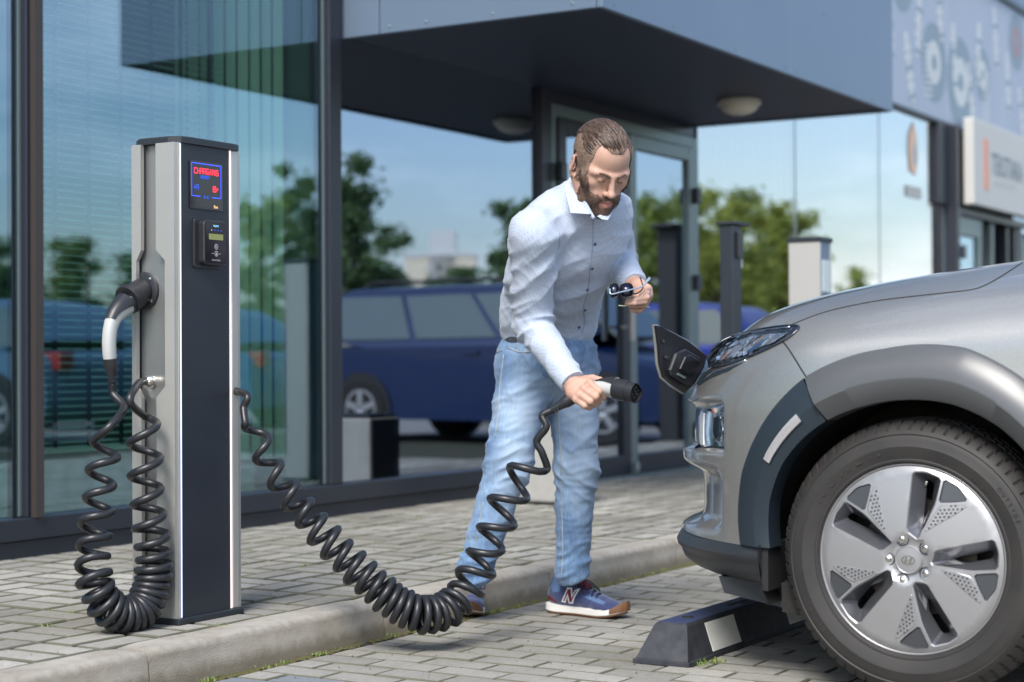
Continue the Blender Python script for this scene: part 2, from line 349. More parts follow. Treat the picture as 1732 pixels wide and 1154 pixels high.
t.links.new(ad.outputs[0], rr.inputs[0]); mm = t.nodes.new('ShaderNodeMix'); mm.data_type = 'RGBA'; mm.blend_type = 'MULTIPLY'; mm.inputs['Factor'].default_value = .9
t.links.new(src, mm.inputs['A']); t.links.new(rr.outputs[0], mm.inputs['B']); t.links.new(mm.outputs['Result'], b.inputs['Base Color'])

KY0, KY1, SWZ, WALL = 2.98, 3.10, .10, 4.83
struct('ground', G([(-300, -900, -.06), (900, -900, -.06), (900, 300, -.06), (-300, 300, -.06)], [(0, 1, 2, 3)]), M_lot)
road = struct('road', G([(-4, -3, -.0095), (16, -3, -.0095), (16, KY0 + .03, -.0095), (-4, KY0 + .03, -.0095)], [(0, 1, 2, 3)]), M_joint)
lot = struct('parking_lot', G([(-60, -60, -.012), (90, -60, -.012), (90, KY0 + .02, -.012), (-60, KY0 + .02, -.012)], [(0, 1, 2, 3)]), M_lot)
walk = struct('sidewalk', box(-6, 40, KY1 - .02, WALL + .2, -.05, SWZ - .0095), M_joint)

def paver_geo(lx, ly, c=.0042, h=.05):
    g = .0030; x0, x1, y0, y1 = -lx / 2 + g, lx / 2 - g, -ly / 2 + g, ly / 2 - g
    V = [(x, y, -h) for x, y in ((x0, y0), (x1, y0), (x1, y1), (x0, y1))] + [(x, y, -c) for x, y in ((x0, y0), (x1, y0), (x1, y1), (x0, y1))] + \
        [(x, y, 0) for x, y in ((x0 + c, y0 + c), (x1 - c, y0 + c), (x1 - c, y1 - c), (x0 + c, y1 - c))]
    F = [(8, 9, 10, 11)] + [(i + k, i + (k + 1) % 4, i + 4 + (k + 1) % 4, i + 4 + k) for i in (0, 4) for k in range(4)]
    return G(V, F)
def lay(surface, spots, z, limit=300, blue=()):
    """spots: (x, y, along_y); the ones that show largest become single pavers, the rest one laid field"""
    sc = []
    for i, (x, y, ay) in enumerate(spots):
        px, py, d = proj((x, y, z)); vis = d > .5 and -40 < px < 1772 and -20 < py < 1190
        hid = (px > 1340 and 1000 > py) or (z == 0 and px > 1650)
        sc.append(((0 if vis else 50) + (15 if hid else 0) + max(d, 0), i))
    sc.sort(); top = set(i for _, i in sc[:limit]); base = {a: None for a in (0, 1)}; protos = {}; DIM = {0: (.2, .1), 1: (.1, .2), 2: (.1, .098)}
    for ay in (0, 1, 2):
        for bl in (0, 1):
            me = bpy.data.meshes.new('paver'); g = paver_geo(*DIM[ay]); me.from_pydata(g[0].tolist(), [], g[1]); me.materials.append(M_pblue if bl else M_pav); me.materials.append(M_edge); me.polygons.foreach_set('material_index', [0] + [1] * 8); protos[(ay, bl)] = me
    far = []; r = np.random.RandomState(3)
    for i, (x, y, ay) in enumerate(spots):
        dz, tx, ty = r.uniform(-.0022, .0012), r.uniform(-.010, .010), r.uniform(-.010, .010); ra = r.uniform(-.008, .008)
        if i in top:
            o = bpy.data.objects.new('paver', protos[(ay, 1 if i in blue else 0)]); COL.objects.link(o); o.parent = surface
            o.location = (x, y, z + dz); o.rotation_euler = (tx, ty, ra)
        else:
            far.append(xf(paver_geo(*DIM[ay]), rotx(tx) @ roty(ty) @ rotz(ra), (x, y, z + dz)))
    if far: o = part(surface, 'paver_field', join(*far), [M_pavi, M_edge], stuff=True, fix=False); o.data.polygons.foreach_set('material_index', ([0] + [1] * 8) * len(far))
spots, blue = [], set()
for i in range(-2, 100):
    x = 2.035 + i * .1; off = (i % 2) * .1 + .055
    for j in range(-7, 15):
        y = off + j * .2 - .02
        if y + .1 > KY0 - .02: continue
        spots.append((x, y, 1))
        px, py, d = proj((x, y, 0))
        if 2.33 < y < 2.87 and 3.40 < x < 3.60 and (i + j) % 7 != 3: blue.add(len(spots) - 1)
    ylast = max(s[1] for s in spots if s[0] == x) + .1
    if KY0 - .012 - ylast > .09: spots.append((x, ylast + .05, 2))
lay(road, spots, 0.0, blue=blue)
spots = []
nx, ny = 62, 8; cell = .2145          # two by two basket weave between kerb and facade
for i in range(nx):
    for j in range(ny):
        x, y = 1.9 + (i + .5) * cell, KY1 + .006 + (j + .5) * cell
        k = cell / 4
        if (i + j) % 2: spots += [(x - k, y, 1), (x + k, y, 1)]
        else: spots += [(x, y - k, 0), (x, y + k, 0)]
lay(walk, spots, SWZ)

# kerb of one metre stones, joints open, edge rounded
kerb = struct('kerb', box(-4, 30, KY0 + .02, KY1 - .01, -.1, SWZ - .045), M_joint)
prof = [(KY1, -.08), (KY1, SWZ), (KY0 + .034, SWZ + .0005)] + [(KY0 + .034 - .024 * math.sin(a), SWZ - .024 + .024 * math.cos(a)) for a in (.3, .6, .9, 1.2, 1.45)] + [(KY0 + .004, .02), (KY0, -.08)]
for k in range(-6, 22):
    x0, x1 = k + .232 + .003, k + 1.232 - .003; r = np.random.RandomState(k + 40); n = 14; Rg = []
    for i in range(n + 1):
        x = x0 + (x1 - x0) * i / n; e = .004 if i in (0, n) else 0
        Rg.append([(x, y - (0 if y > KY1 - .01 else -e) + r.uniform(-.0012, .0012) * (y < KY1 - .01), z - (e if z > .05 else 0) + r.uniform(-.001, .001) * (z > 0)) for y, z in prof])
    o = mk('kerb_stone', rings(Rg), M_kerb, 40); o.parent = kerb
# moss and weeds in the gutter and in the joints
M_moss = mat('moss', (.085, .10, .028), .95, noise=(25, .2, (.10, .075, .035)), bump=(300, .8, .004))
M_grass = mat('grass', (.13, .22, .04), .7, noise=(12, .2, (.20, .24, .07)))
r = np.random.RandomState(5); V, F = [], []
def clump(x, y, z, s, hgt=.35):
    n = len(V); a0 = r.uniform(0, 6)
    V.append((x, y, z + s * hgt)); 
    for k in range(6): a = a0 + k * PI / 3; rr_ = s * r.uniform(.6, 1.2); V.append((x + rr_ * math.cos(a), y + rr_ * math.sin(a), z - .002))
    F.extend([(n, n + 1 + k, n + 1 + (k + 1) % 6) for k in range(6)])
for _ in range(5200):
    x = r.uniform(2, 12); q = .5 + .5 * math.sin(x * 5.1) * math.sin(x * 2.3 + 1)
    if r.rand() < .25 + .75 * q: clump(x, KY0 - abs(r.normal(0, .013 + .012 * q)) - .001, -.004, r.uniform(.004, .013), .5)
o = mk('moss', G(V, F), M_moss, True, fix=False); o['kind'] = 'stuff'
V, F = [], []
def tuft(x, y, z, n, h, sp):
    for _ in range(n):
        a, l = r.uniform(0, 6.28), h * r.uniform(.5, 1.2); bx, by = x + r.normal(0, sp), y + r.normal(0, sp); w_ = .0012 + .001 * r.rand(); k = len(V)
        dx, dy = math.cos(a), math.sin(a); ln = r.uniform(.3, 1.0) * l
        V.extend([(bx - dy * w_, by + dx * w_, z), (bx + dy * w_, by - dx * w_, z), (bx + dx * ln * .5 + dy * w_ * .7, by + dy * ln * .5 - dx * w_ * .7, z + l * .75), (bx + dx * ln, by + dy * ln, z + l)])
        F.extend([(k, k + 1, k + 2), (k, k + 2, k + 3)])
for k in range(150):                                      # weeds in the sidewalk joints
    i, j = r.randint(0, nx), r.randint(0, ny); x = 1.9 + i * cell; y = KY1 + .006 + j * cell
    if x < 3.4 and r.rand() < .75: continue
    if r.rand() < .5: x += r.uniform(0, cell)
    else: y += r.uniform(0, cell)
    tuft(x, min(y, 4.8), SWZ - .006, r.randint(6, 26), .011, .012)
for k in range(70): tuft(r.uniform(2.2, 9), KY0 - r.uniform(0, .03), -.004, r.randint(5, 16), .010, .010)
for k in range(26): tuft(2.085 + .1 * r.randint(14, 70), r.uniform(1.2, 2.9), -.005, r.randint(4, 12), .008, .010)
p = onz(1180, 1124); tuft(p[0], p[1], 0, 60, .014, .014); tuft(p[0] + .05, p[1] - .03, 0, 40, .012, .012)
o = mk('grass', G(V, F), M_grass, False, fix=False); o['kind'] = 'stuff'
V, F = [], []
for _ in range(900):                                      # grit lying about
    x, y = r.uniform(2.6, 9), r.uniform(.9, 4.7)
    if KY0 - .03 < y < KY1: continue
    clump(x, y, (SWZ if y > KY1 else 0) + .001, r.uniform(.0012, .0035), .9)
o = mk('grit', G(V, F), mat('grit', (.09, .08, .07), .9), False, fix=False); o['kind'] = 'stuff'
# ================================================================== OFFICE BUILDING
def glass_mat(name, refl, thru, fac, rough=0.0):
    m = bpy.data.materials.new(name); m.use_nodes = True; t = m.node_tree; t.nodes.clear()
    o = t.nodes.new('ShaderNodeOutputMaterial'); mixs = t.nodes.new('ShaderNodeMixShader'); g = t.nodes.new('ShaderNodeBsdfGlossy'); tr = t.nodes.new('ShaderNodeBsdfTransparent')
    g.inputs['Roughness'].default_value = rough; g.inputs['Color'].default_value = (*refl, 1); tr.inputs['Color'].default_value = (*thru, 1)
    lw = t.nodes.new('ShaderNodeLayerWeight'); lw.inputs['Blend'].default_value = .5
    pw = t.nodes.new('ShaderNodeMath'); pw.operation = 'POWER'; pw.inputs[1].default_value = 3.0; t.links.new(lw.outputs['Facing'], pw.inputs[0])
    mr = t.nodes.new('ShaderNodeMapRange'); mr.inputs['To Min'].default_value = fac; mr.inputs['To Max'].default_value = .95
    t.links.new(pw.outputs[0], mr.inputs['Value']); t.links.new(mr.outputs[0], mixs.inputs[0]); t.links.new(tr.outputs[0], mixs.inputs[1]); t.links.new(g.outputs[0], mixs.inputs[2]); t.links.new(mixs.outputs[0], o.inputs[0])
    # panes are never perfectly flat
    n = t.nodes.new('ShaderNodeTexNoise'); n.inputs['Scale'].default_value = 1.1; n.inputs['Detail'].default_value = 1; tcn = t.nodes.new('ShaderNodeTexCoord'); bp = t.nodes.new('ShaderNodeBump')
    bp.inputs['Strength'].default_value = .12; bp.inputs['Distance'].default_value = .012
    t.links.new(tcn.outputs['Object'], n.inputs['Vector']); t.links.new(n.outputs['Fac'], bp.inputs['Height']); t.links.new(bp.outputs[0], g.inputs['Normal'])
    return m
M_glass = glass_mat('tinted_glass', (.60, .74, .92), (.62, .84, .78), .26)
M_glassd = glass_mat('dark_glass', (.70, .80, .95), (.30, .36, .40), .44)
M_frame = mat('frame_paint', (.018, .022, .032), .38, spec=.5)
M_framein = mat('frame_inner', (.045, .036, .032), .5)
M_alu = mat('grey_aluminium', (.20, .25, .25), .4, .5)
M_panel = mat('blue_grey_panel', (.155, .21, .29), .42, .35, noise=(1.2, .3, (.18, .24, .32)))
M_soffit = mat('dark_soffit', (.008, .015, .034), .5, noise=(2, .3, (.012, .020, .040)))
M_black = mat('gap_black', (.012, .012, .014), .7)
M_white = mat('white_enamel', (.42, .415, .40), .45)
M_room = mat('room_paint', (.16, .22, .21), .8); M_roomf = mat('room_floor', (.12, .11, .10), .6)
M_light = mat('frosted_shade', (.82, .78, .66), .35, trans=.15)
bld = thing('office_building', 'long glass fronted office building with dark frames and grey canopy', 'building', (9, WALL, SWZ))
W = WALL
# frames
def fr(name, x0, x1, z0, z1, y0=W - .035, y1=W + .07, m=None, lab=None): return part(bld, name, box(x0, x1, y0, y1, z0, z1, .004), m or M_frame, label=lab)
for x0, x1 in ((2.40, 2.47), (4.545, 4.62), (6.38, 6.47), (8.315, 8.425)):
    o = fr('mullion', x0, x1, .245, 4.4)
part(bld, 'mullion', box(4.562, 4.602, W - .062, W - .036, .245, 4.4), M_framein)
fr('sill', -4, 8.425, .165, .245, W - .05); fr('plinth', -4, 8.425, SWZ - .01, .163, W - .03)
fr('sill', 10.36, 15.72, .165, .245, W - .05); fr('plinth', 10.36, 15.72, SWZ - .01, .163, W - .03)
# panes
def pane(x0, x1, z0, z1, m=M_glass, lab=None): return part(bld, 'window', box(x0, x1, W, W + .012, z0, z1), m, label=lab)
pane(-4, 2.40, .245, 4.4); pane(2.47, 4.545, .245, 4.4); M_glassc = glass_mat('clear_green_glass', (.60, .74, .90), (.74, .88, .83), .24); pane(4.62, 6.38, .245, 4.4, M_glassc); pane(6.47, 8.315, .245, 4.4, M_glassd)
M_glassp = glass_mat('pale_glass', (.92, .92, .94), (.62, .66, .66), .50)
for x0, x1 in ((10.375, 12.10), (12.12, 13.955), (13.975, 15.72)):
    pane(x0, x1, .245, 2.925, M_glassp); fr('glazing_joint', x1 + .001, x1 + .019, .25, 2.92, W - .004, W + .02, M_panel)
# light coloured gasket strips beside the mullions
for x in (4.532, 6.366): part(bld, 'gasket', box(x, x + .012, W - .008, W - .001, .25, 4.4), M_alu)
# double door
dr = 8.425
M_dglass = M_glassd
fr('door_frame', dr, dr + .06, SWZ, 2.24, W - .03, W + .06, M_alu); fr('door_frame', 10.27, 10.355, SWZ, 2.24, W - .03, W + .06, M_alu)
fr('door_frame', dr + .06, 10.27, 2.17, 2.24, W - .03, W + .06, M_alu); fr('door_frame', 10.357, 10.373, SWZ, 2.9, W - .02, W + .06, M_frame)
fr('transom', dr, 10.355, 2.245, 2.92, W - .01, W + .04, M_frame)
for k, (x0, x1) in enumerate(((dr + .065, 9.345), (9.355, 10.265))):
    f = join(box(x0, x0 + .085, W - .045, W + .01, .12, 2.165, .004), box(x1 - .085, x1, W - .045, W + .01, .12, 2.165, .004),
             box(x0 + .086, x1 - .086, W - .045, W + .01, 2.08, 2.165, .004), box(x0 + .086, x1 - .086, W - .045, W + .01, .12, .225, .004))
    up = part(bld, 'door', join(box(x0, x0 + .085, W - .045, W + .01, .12, 2.165, .004), box(x1 - .085, x1, W - .045, W + .01, .12, 2.165, .004), box(x0 + .086, x1 - .086, W - .045, W + .01, 2.08, 2.165, .004)), M_alu if k else M_frame)
    part(up, 'door_rail', box(x0 + .086, x1 - .086, W - .045, W + .01, .12, .235, .004), M_frame)
    part(up, 'pane', box(x0 + .087, x1 - .087, W - .02, W - .008, .236, 2.079), M_dglass)
    hx = x0 + .12 if k else x1 - .10
    if k: part(up, 'handle', join(tube([(9.24, W - .11, .92), (9.24, W - .11, 1.58)], .019, 12), tube([(9.24, W - .11, 1.0), (9.24, W - .04, 1.0)], .011, 8), tube([(9.24, W - .11, 1.5), (9.24, W - .04, 1.5)], .011, 8)), M_white, 40)
    for z in (.35, 1.30, 1.86):
        xh = 10.262 if k else dr + .062
        part(up, 'hinge', box(xh - .035, xh + .03, W - .085, W - .046, z - .05, z + .05, .006), M_frame)
part(bld, 'threshold', box(8.43, 10.35, W - .06, W + .05, SWZ - .01, SWZ + .018), M_alu)
part(bld, 'door_stopper', xf(lathe([(0, -.03), (.018, -.03), (.022, 0), (.018, .03), (0, .03)], 16), loc=(9.36, W - .075, SWZ + .06)), M_alu, 40)
# canopy: four sides of fascia panels under a dark soffit
cx0, cx1, cy0, cz0, cz1 = 6.505, 10.263, 3.458, 2.30, 2.985
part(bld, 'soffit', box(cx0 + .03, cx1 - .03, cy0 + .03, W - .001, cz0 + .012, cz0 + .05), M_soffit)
part(bld, 'canopy_roof', box(cx0 + .005, cx1 - .005, cy0 + .005, W - .001, cz1 - .04, cz1 + .01), M_frame)
seams = [cx0 + .003, 8.62, cx1 - .003]
for a, b_ in zip(seams[:-1], seams[1:]): part(bld, 'fascia_panel', box(a + .003, b_ - .003, cy0, cy0 + .028, cz0, cz1, .003), M_panel)
sy = [cy0 + .03, 4.61, W - .002]
for xx in (cx0, cx1 - .028):
    for a, b_ in zip(sy[:-1], sy[1:]): part(bld, 'fascia_panel', box(xx, xx + .028, a, b_ - .006, cz0, cz1, .003), M_panel)
def rivet(p, ax):
    return part(bld, 'rivet', xf(lathe([(0, -.004), (.005, -.003), (.007, 0)], 8, ax), loc=p), M_alu, True)
for x in (6.62, 7.2, 7.9, 8.55, 8.70, 9.3, 9.9): rivet((x, cy0 - .001, cz0 + .03), 'y')
for x in (6.8, 7.7, 9.1, 9.75): rivet((x, cy0 - .001, cz0 + .40), 'y')
for y in (3.6, 4.0, 4.35, 4.55): rivet((cx0 - .001, y, cz0 + .03), 'x')
# upper band: printed panels with drawings of machine parts (flat print raised a millimetre)
M_print = mat('print_panel', (.34, .395, .49), .5, noise=(.9, .3, (.38, .43, .52))); M_pd = mat('print_teal', (.22, .29, .35), .5); M_pl = mat('print_pale', (.55, .58, .58), .5); M_pr = mat('print_red', (.34, .22, .24), .5)
ux = [10.3, 12.2, 13.95, 15.775, 17.61, 19.45, 21.3, 23.2, 25]
r = np.random.RandomState(11)
fr('lintel', 10.36, 25.0, 2.925, 2.95, W - .045); 
def pr(par, name, poly, m, x, z, ro=0.0, lift=.0015):
    c, s = math.cos(ro), math.sin(ro); P = [(x + a * c - b * s, z + a * s + b * c) for a, b in poly]
    part(par, name, prism(P, lift, (0, W - .030 , 0), (1, 0, 0), (0, 0, 1)), m)
for k, (a, b_) in enumerate(zip(ux[:-1], ux[1:])):
    pn = part(bld, 'printed_panel', box(a + .006, b_ - .006, W - .03, W + .01, 2.96, 4.395, .003), M_print)
    wd = b_ - a; q = lambda u, v: (a + u * wd, 2.96 + v * 1.42)
    for u, v, s in ((.30, .78, .30), (.78, .35, .36)) if k % 2 == 0 else ((.22, .30, .42), (.62, .42, .26)):
        x, z = q(u, v); pr(pn, 'print', disc(s, 28, ry=s * 1.0), M_pd, x, z); pr(pn, 'print', disc(s * .55, 24), M_pr if r.rand() < .3 else M_pl, x, z, 0, .003); pr(pn, 'print', disc(s * .2, 16), M_pd, x, z, 0, .0045)
    for u, v, ro in ((.12, .45, .1), (.55, .55, -.12), (.88, .72, .15), (.40, .25, .3)):
        x, z = q(u, v); n = r.randint(4, 7)
        pr(pn, 'print', rpoly(.09, .62, .03), M_pl, x, z, ro, .0025)
        for i in range(n): pr(pn, 'print', rpoly(.17, .035, .012), M_pl if i % 3 else M_pd, x - math.sin(ro) * (i / n - .5) * .5, z + math.cos(ro) * (i / n - .5) * .5, ro, .0038)
    x, z = q(.50, .2)
    for i in range(9): pr(pn, 'print', rpoly(.24, .022, .008), M_pl, x + .35, z + i * .055 - .1, .05, .002)
fr('cladding_trim', 10.3, 25.0, 4.40, 4.46, W - .06)
part(bld, 'upper_cladding', box(-4, 25, W - .04, W + .1, 4.47, 7.5), M_panel); fr('upper_trim', -4, 25, 4.85, 4.88, W - .05)
# portal on the right: dark post, sign box, open door, pillars
fr('portal_post', 15.74, 15.84, SWZ, 2.93, W - .12, W + .05); part(bld, 'side_panel', box(15.43, 15.70, W - .05, W - .002, 2.2, 2.92, .003), M_frame)
fr('portal_beam', 15.86, 18.3, 2.13, 2.20, W - .10, W + .02, M_frame)
dl = part(bld, 'door', join(box(15.9, 16.02, W - .06, W, .12, 2.12), box(16.62, 16.74, W - .06, W, .12, 2.12), box(16.03, 16.61, W - .06, W, 1.95, 2.12), box(16.03, 16.61, W - .06, W, .12, .4)), M_alu, label='pale grey door leaf under the sign')
part(dl, 'pane', box(16.03, 16.61, W - .035, W - .02, .41, 1.94), M_glass); part(dl, 'closer', box(15.86, 15.98, W - .14, W - .07, 1.72, 1.84, .01), M_frame)
part(bld, 'opening', box(16.76, 17.6, W + .3, W + .34, .1, 2.12), M_black)
for x, m_ in ((17.1, M_alu), (17.65, M_frame), (17.95, M_frame), (18.15, M_alu)): part(bld, 'post', box(x, x + .09, W - .05, W + .05, SWZ, 2.12), m_)
part(bld, 'pale_panel', box(18.26, 25, W - .06, W, SWZ, 2.05, .01), M_alu); part(bld, 'window', box(18.1, 25, W, W + .012, 2.1, 2.925), M_glassd)
# room behind the glass
part(bld, 'room_floor', box(-4, 25, W + .08, 11, -.02, .10), M_roomf); part(bld, 'room_wall', box(-4, 25, 11, 11.1, .1, 4.6), M_room)
part(bld, 'room_wall', box(-4.1, -4, W + .08, 11, .1, 4.6), M_room); part(bld, 'room_wall', box(25, 25.1, W, 11, .1, 4.6), M_room); part(bld, 'room_ceiling', box(-4, 25, W + .08, 11, 4.42, 4.6), M_room)
part(bld, 'partition', box(6.43, 6.49, W + .12, 8, .1, 4.4), M_room)
M_rad = mat('radiator_paint', (.62, .66, .60), .5)
for x0, x1 in ((4.75, 6.25), (2.6, 4.4)):
    o = thing('radiator', 'long pale radiator low behind the %s window pane' % ('blind filled' if x0 > 4 else 'leftmost'), 'radiator', ((x0 + x1) / 2, W + .35, .1))
    part(o, 'panel', box(x0, x1, W + .30, W + .36, .17, .42, .01), M_rad); part(o, 'bracket', box(x0 + .2, x0 + .24, W + .362, W + .40, .10, .40), M_alu); part(o, 'bracket', box(x1 - .24, x1 - .2, W + .362, W + .40, .10, .40), M_alu)
# blinds
M_bl = mat('blind_slat', (.66, .80, .72), .5); M_bv = mat('blind_fabric', (.70, .80, .64), .75)
vb = thing('venetian_blind', 'wide horizontal slat blind behind the left window panes', 'blind', (4.9, W + .16, 2.5))
n = 84
for k in range(n):
    z = .50 + k * .028
    for x0, x1 in ((4.66, 5.86),): 
        part(vb, 'slat', xf(box(x0, x1, -.011, .011, -.0008, .0008), rotx(.35), (0, W + .16, z)), M_bl)
for x in (4.85, 5.03, 5.21, 5.39, 5.57, 5.75): part(vb, 'ladder_tape', box(x, x + .022, W + .145, W + .148, .48, 2.9), M_frame)
part(vb, 'bottom_rail', box(4.66, 5.86, W + .145, W + .175, .46, .485), M_bl)
vv = thing('vertical_blind', 'vertical strip blind behind the pane at the charging post', 'blind', (6.0, W + .16, 2.5))
for k in range(9):
    x = 5.66 + k * .083
    part(vv, 'strip', xf(box(-.024, .024, -.001, .001, .42, 4.2), rotz(-.45 + .12 * math.sin(k * 2.1)), (x, W + .22, 0)), M_bv)
    part(vv, 'weight', xf(box(-.024, .024, -.003, .003, .37, .419), rotz(-.45 + .12 * math.sin(k * 2.1)), (x, W + .22, 0)), M_bl)
part(vv, 'cord', tube([(6.02, W + .12, 2.6), (6.01, W + .12, 1.5), (6.0, W + .12, .70)], .0035, 6), M_bl); part(vv, 'cord_weight', box(5.985, 6.015, W + .108, W + .132, .56, .70, .006), M_bl)
for x0, x1, r_ in ((10.5, 12.0, 0), (12.2, 13.9, 0)):
    v2 = thing('vertical_blind', 'closed vertical strip blind behind the %s pane right of the door' % ('first' if x0 < 11 else 'second'), 'blind', (x0, W + .16, 2.5))
    for k in range(int((x1 - x0) / .13)): part(v2, 'strip', xf(box(-.045, .045, -.001, .001, .3, 2.85), rotz(.45), (x0 + k * .13, W + .2, 0)), M_bv)
# little things on the facade
cl = thing('ceiling_lamp', 'round pale lamp with ribbed glass under the dark canopy', 'lamp', onz(1250, 168, cz0))
lp = onz(1250, 172, cz0); lp = np.array([lp[0], lp[1], cz0 + .010])
part(cl, 'base', xf(lathe([(0, 0), (.125, 0), (.13, -.012), (.128, -.03), (.11, -.034), (0, -.034)], 40), loc=lp), M_light, 40)
part(cl, 'shade', xf(lathe([(.108, -.035)] + [(.108 * math.cos(a) + .003 * (i % 2), -.035 - .055 * math.sin(a)) for i, a in enumerate(np.linspace(.05, 1.5, 12))], 40), loc=lp), M_light, True)
sg = thing('shop_sign', 'white light box sign with dark lettering over the door at the right', 'sign', (17, W - .1, 2.6))
part(sg, 'box', box(15.93, 18.04, W - .22, W - .125, 2.215, 3.02, .012), mat('sign_white', (.54, .54, .51), .5)); sy_ = W - .2215
M_sgd = mat('sign_ink', (.16, .22, .27), .5); M_sgo = mat('sign_orange', (.75, .30, .18), .5)
part(sg, 'bar', box(16.27, 16.40, sy_ - .003, sy_, 2.38, 2.86), M_sgo)
g = text_geo('TEKSTIARA', .235, .001); g = (g[0] * [1.12 / max(1e-6, g[0][:, 0].max()), 1.25, 1], g[1]); part(sg, 'lettering', place(g, (16.52, sy_ - .002, 2.55), (1, 0, 0), (0, 0, 1)), M_sgd, stuff=True)
g = text_geo('AUTODALYS', .07, .001); g = (g[0] * [.8 / g[0][:, 0].max(), 1, 1], g[1]); part(sg, 'small_line', place(g, (16.56, sy_ - .002, 2.46), (1, 0, 0), (0, 0, 1)), M_pl, stuff=True)
dc = onY(1545, 248, W - .006); 
de = thing('window_decal', 'small orange and white sticker on the pane beside the portal', 'sticker', dc)
part(de, 'emblem', prism([(-.10, -.22), (.06, -.25), (.13, -.08), (.09, .10), (.0, .22), (-.12, .10), (-.14, -.05)], .001, dc, (1, 0, 0), (0, 0, 1)), mat('decal_orange', (.72, .50, .36), .6))
part(de, 'emblem', prism([(-.02, -.18), (.08, -.15), (.09, 0), (0, .05), (-.05, -.05)], .001, dc - [0, .0015, 0], (1, 0, 0), (0, 0, 1)), M_white)
part(de, 'band', prism(rpoly(.42, .10, .03), .001, dc - [0, 0, .40], (1, 0, 0), (0, 0, 1)), M_white)
# ================================================================== CHARGING POSTS
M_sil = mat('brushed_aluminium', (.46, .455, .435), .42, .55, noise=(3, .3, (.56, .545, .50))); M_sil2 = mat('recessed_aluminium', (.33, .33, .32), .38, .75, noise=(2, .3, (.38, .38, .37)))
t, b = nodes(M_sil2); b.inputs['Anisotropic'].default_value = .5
M_anth = mat('anthracite_panel', (.018, .022, .030), .42, spec=.45, noise=(7, .25, (.026, .031, .040)), bump=(500, .05, .0005)); M_cap = mat('cap_plastic', (.020, .026, .032), .5)
M_led = mat('led_strip', (.55, .62, .85), .3, emit=((.62, .72, 1.0), .55)); M_led2 = mat('led_strip_warm', (.8, .7, .7), .3, emit=((1.0, .82, .80), .5))
M_scr = mat('screen_glass', (.012, .008, .012), .08, spec=.6); M_red = mat('led_red', (.3, .0, .0), .4, emit=((1, .02, .05), 2.2)); M_blu = mat('led_blue', (.0, .0, .3), .4, emit=((.04, .08, 1.0), 1.6)); M_bld = mat('led_blue_dim', (.0, .0, .2), .4, emit=((.03, .12, .75), .8))
M_org = mat('led_amber', (.5, .3, .1), .4, emit=((1, .62, .25), 1.0)); M_lcd = mat('lcd', (.17, .18, .07), .3, emit=((.45, .5, .15), .12)); M_print2 = mat('white_print', (.8, .8, .8), .5)
M_rub = mat('black_rubber', (.018, .019, .022), .36, spec=.5, bump=(90, .06, .001)); M_plas = mat('black_plastic', (.022, .023, .027), .38); M_gry = mat('pale_grey_plastic', (.46, .47, .46), .4); M_chr = mat('chrome', (.75, .72, .66), .18, 1.0); M_scrw = mat('screw_steel', (.85, .86, .88), .25, 1.0)
SX0, SX1, SY0, SY1, SZ0, SZ1 = 3.577, 3.824, 3.203, 3.357, SWZ, 1.405
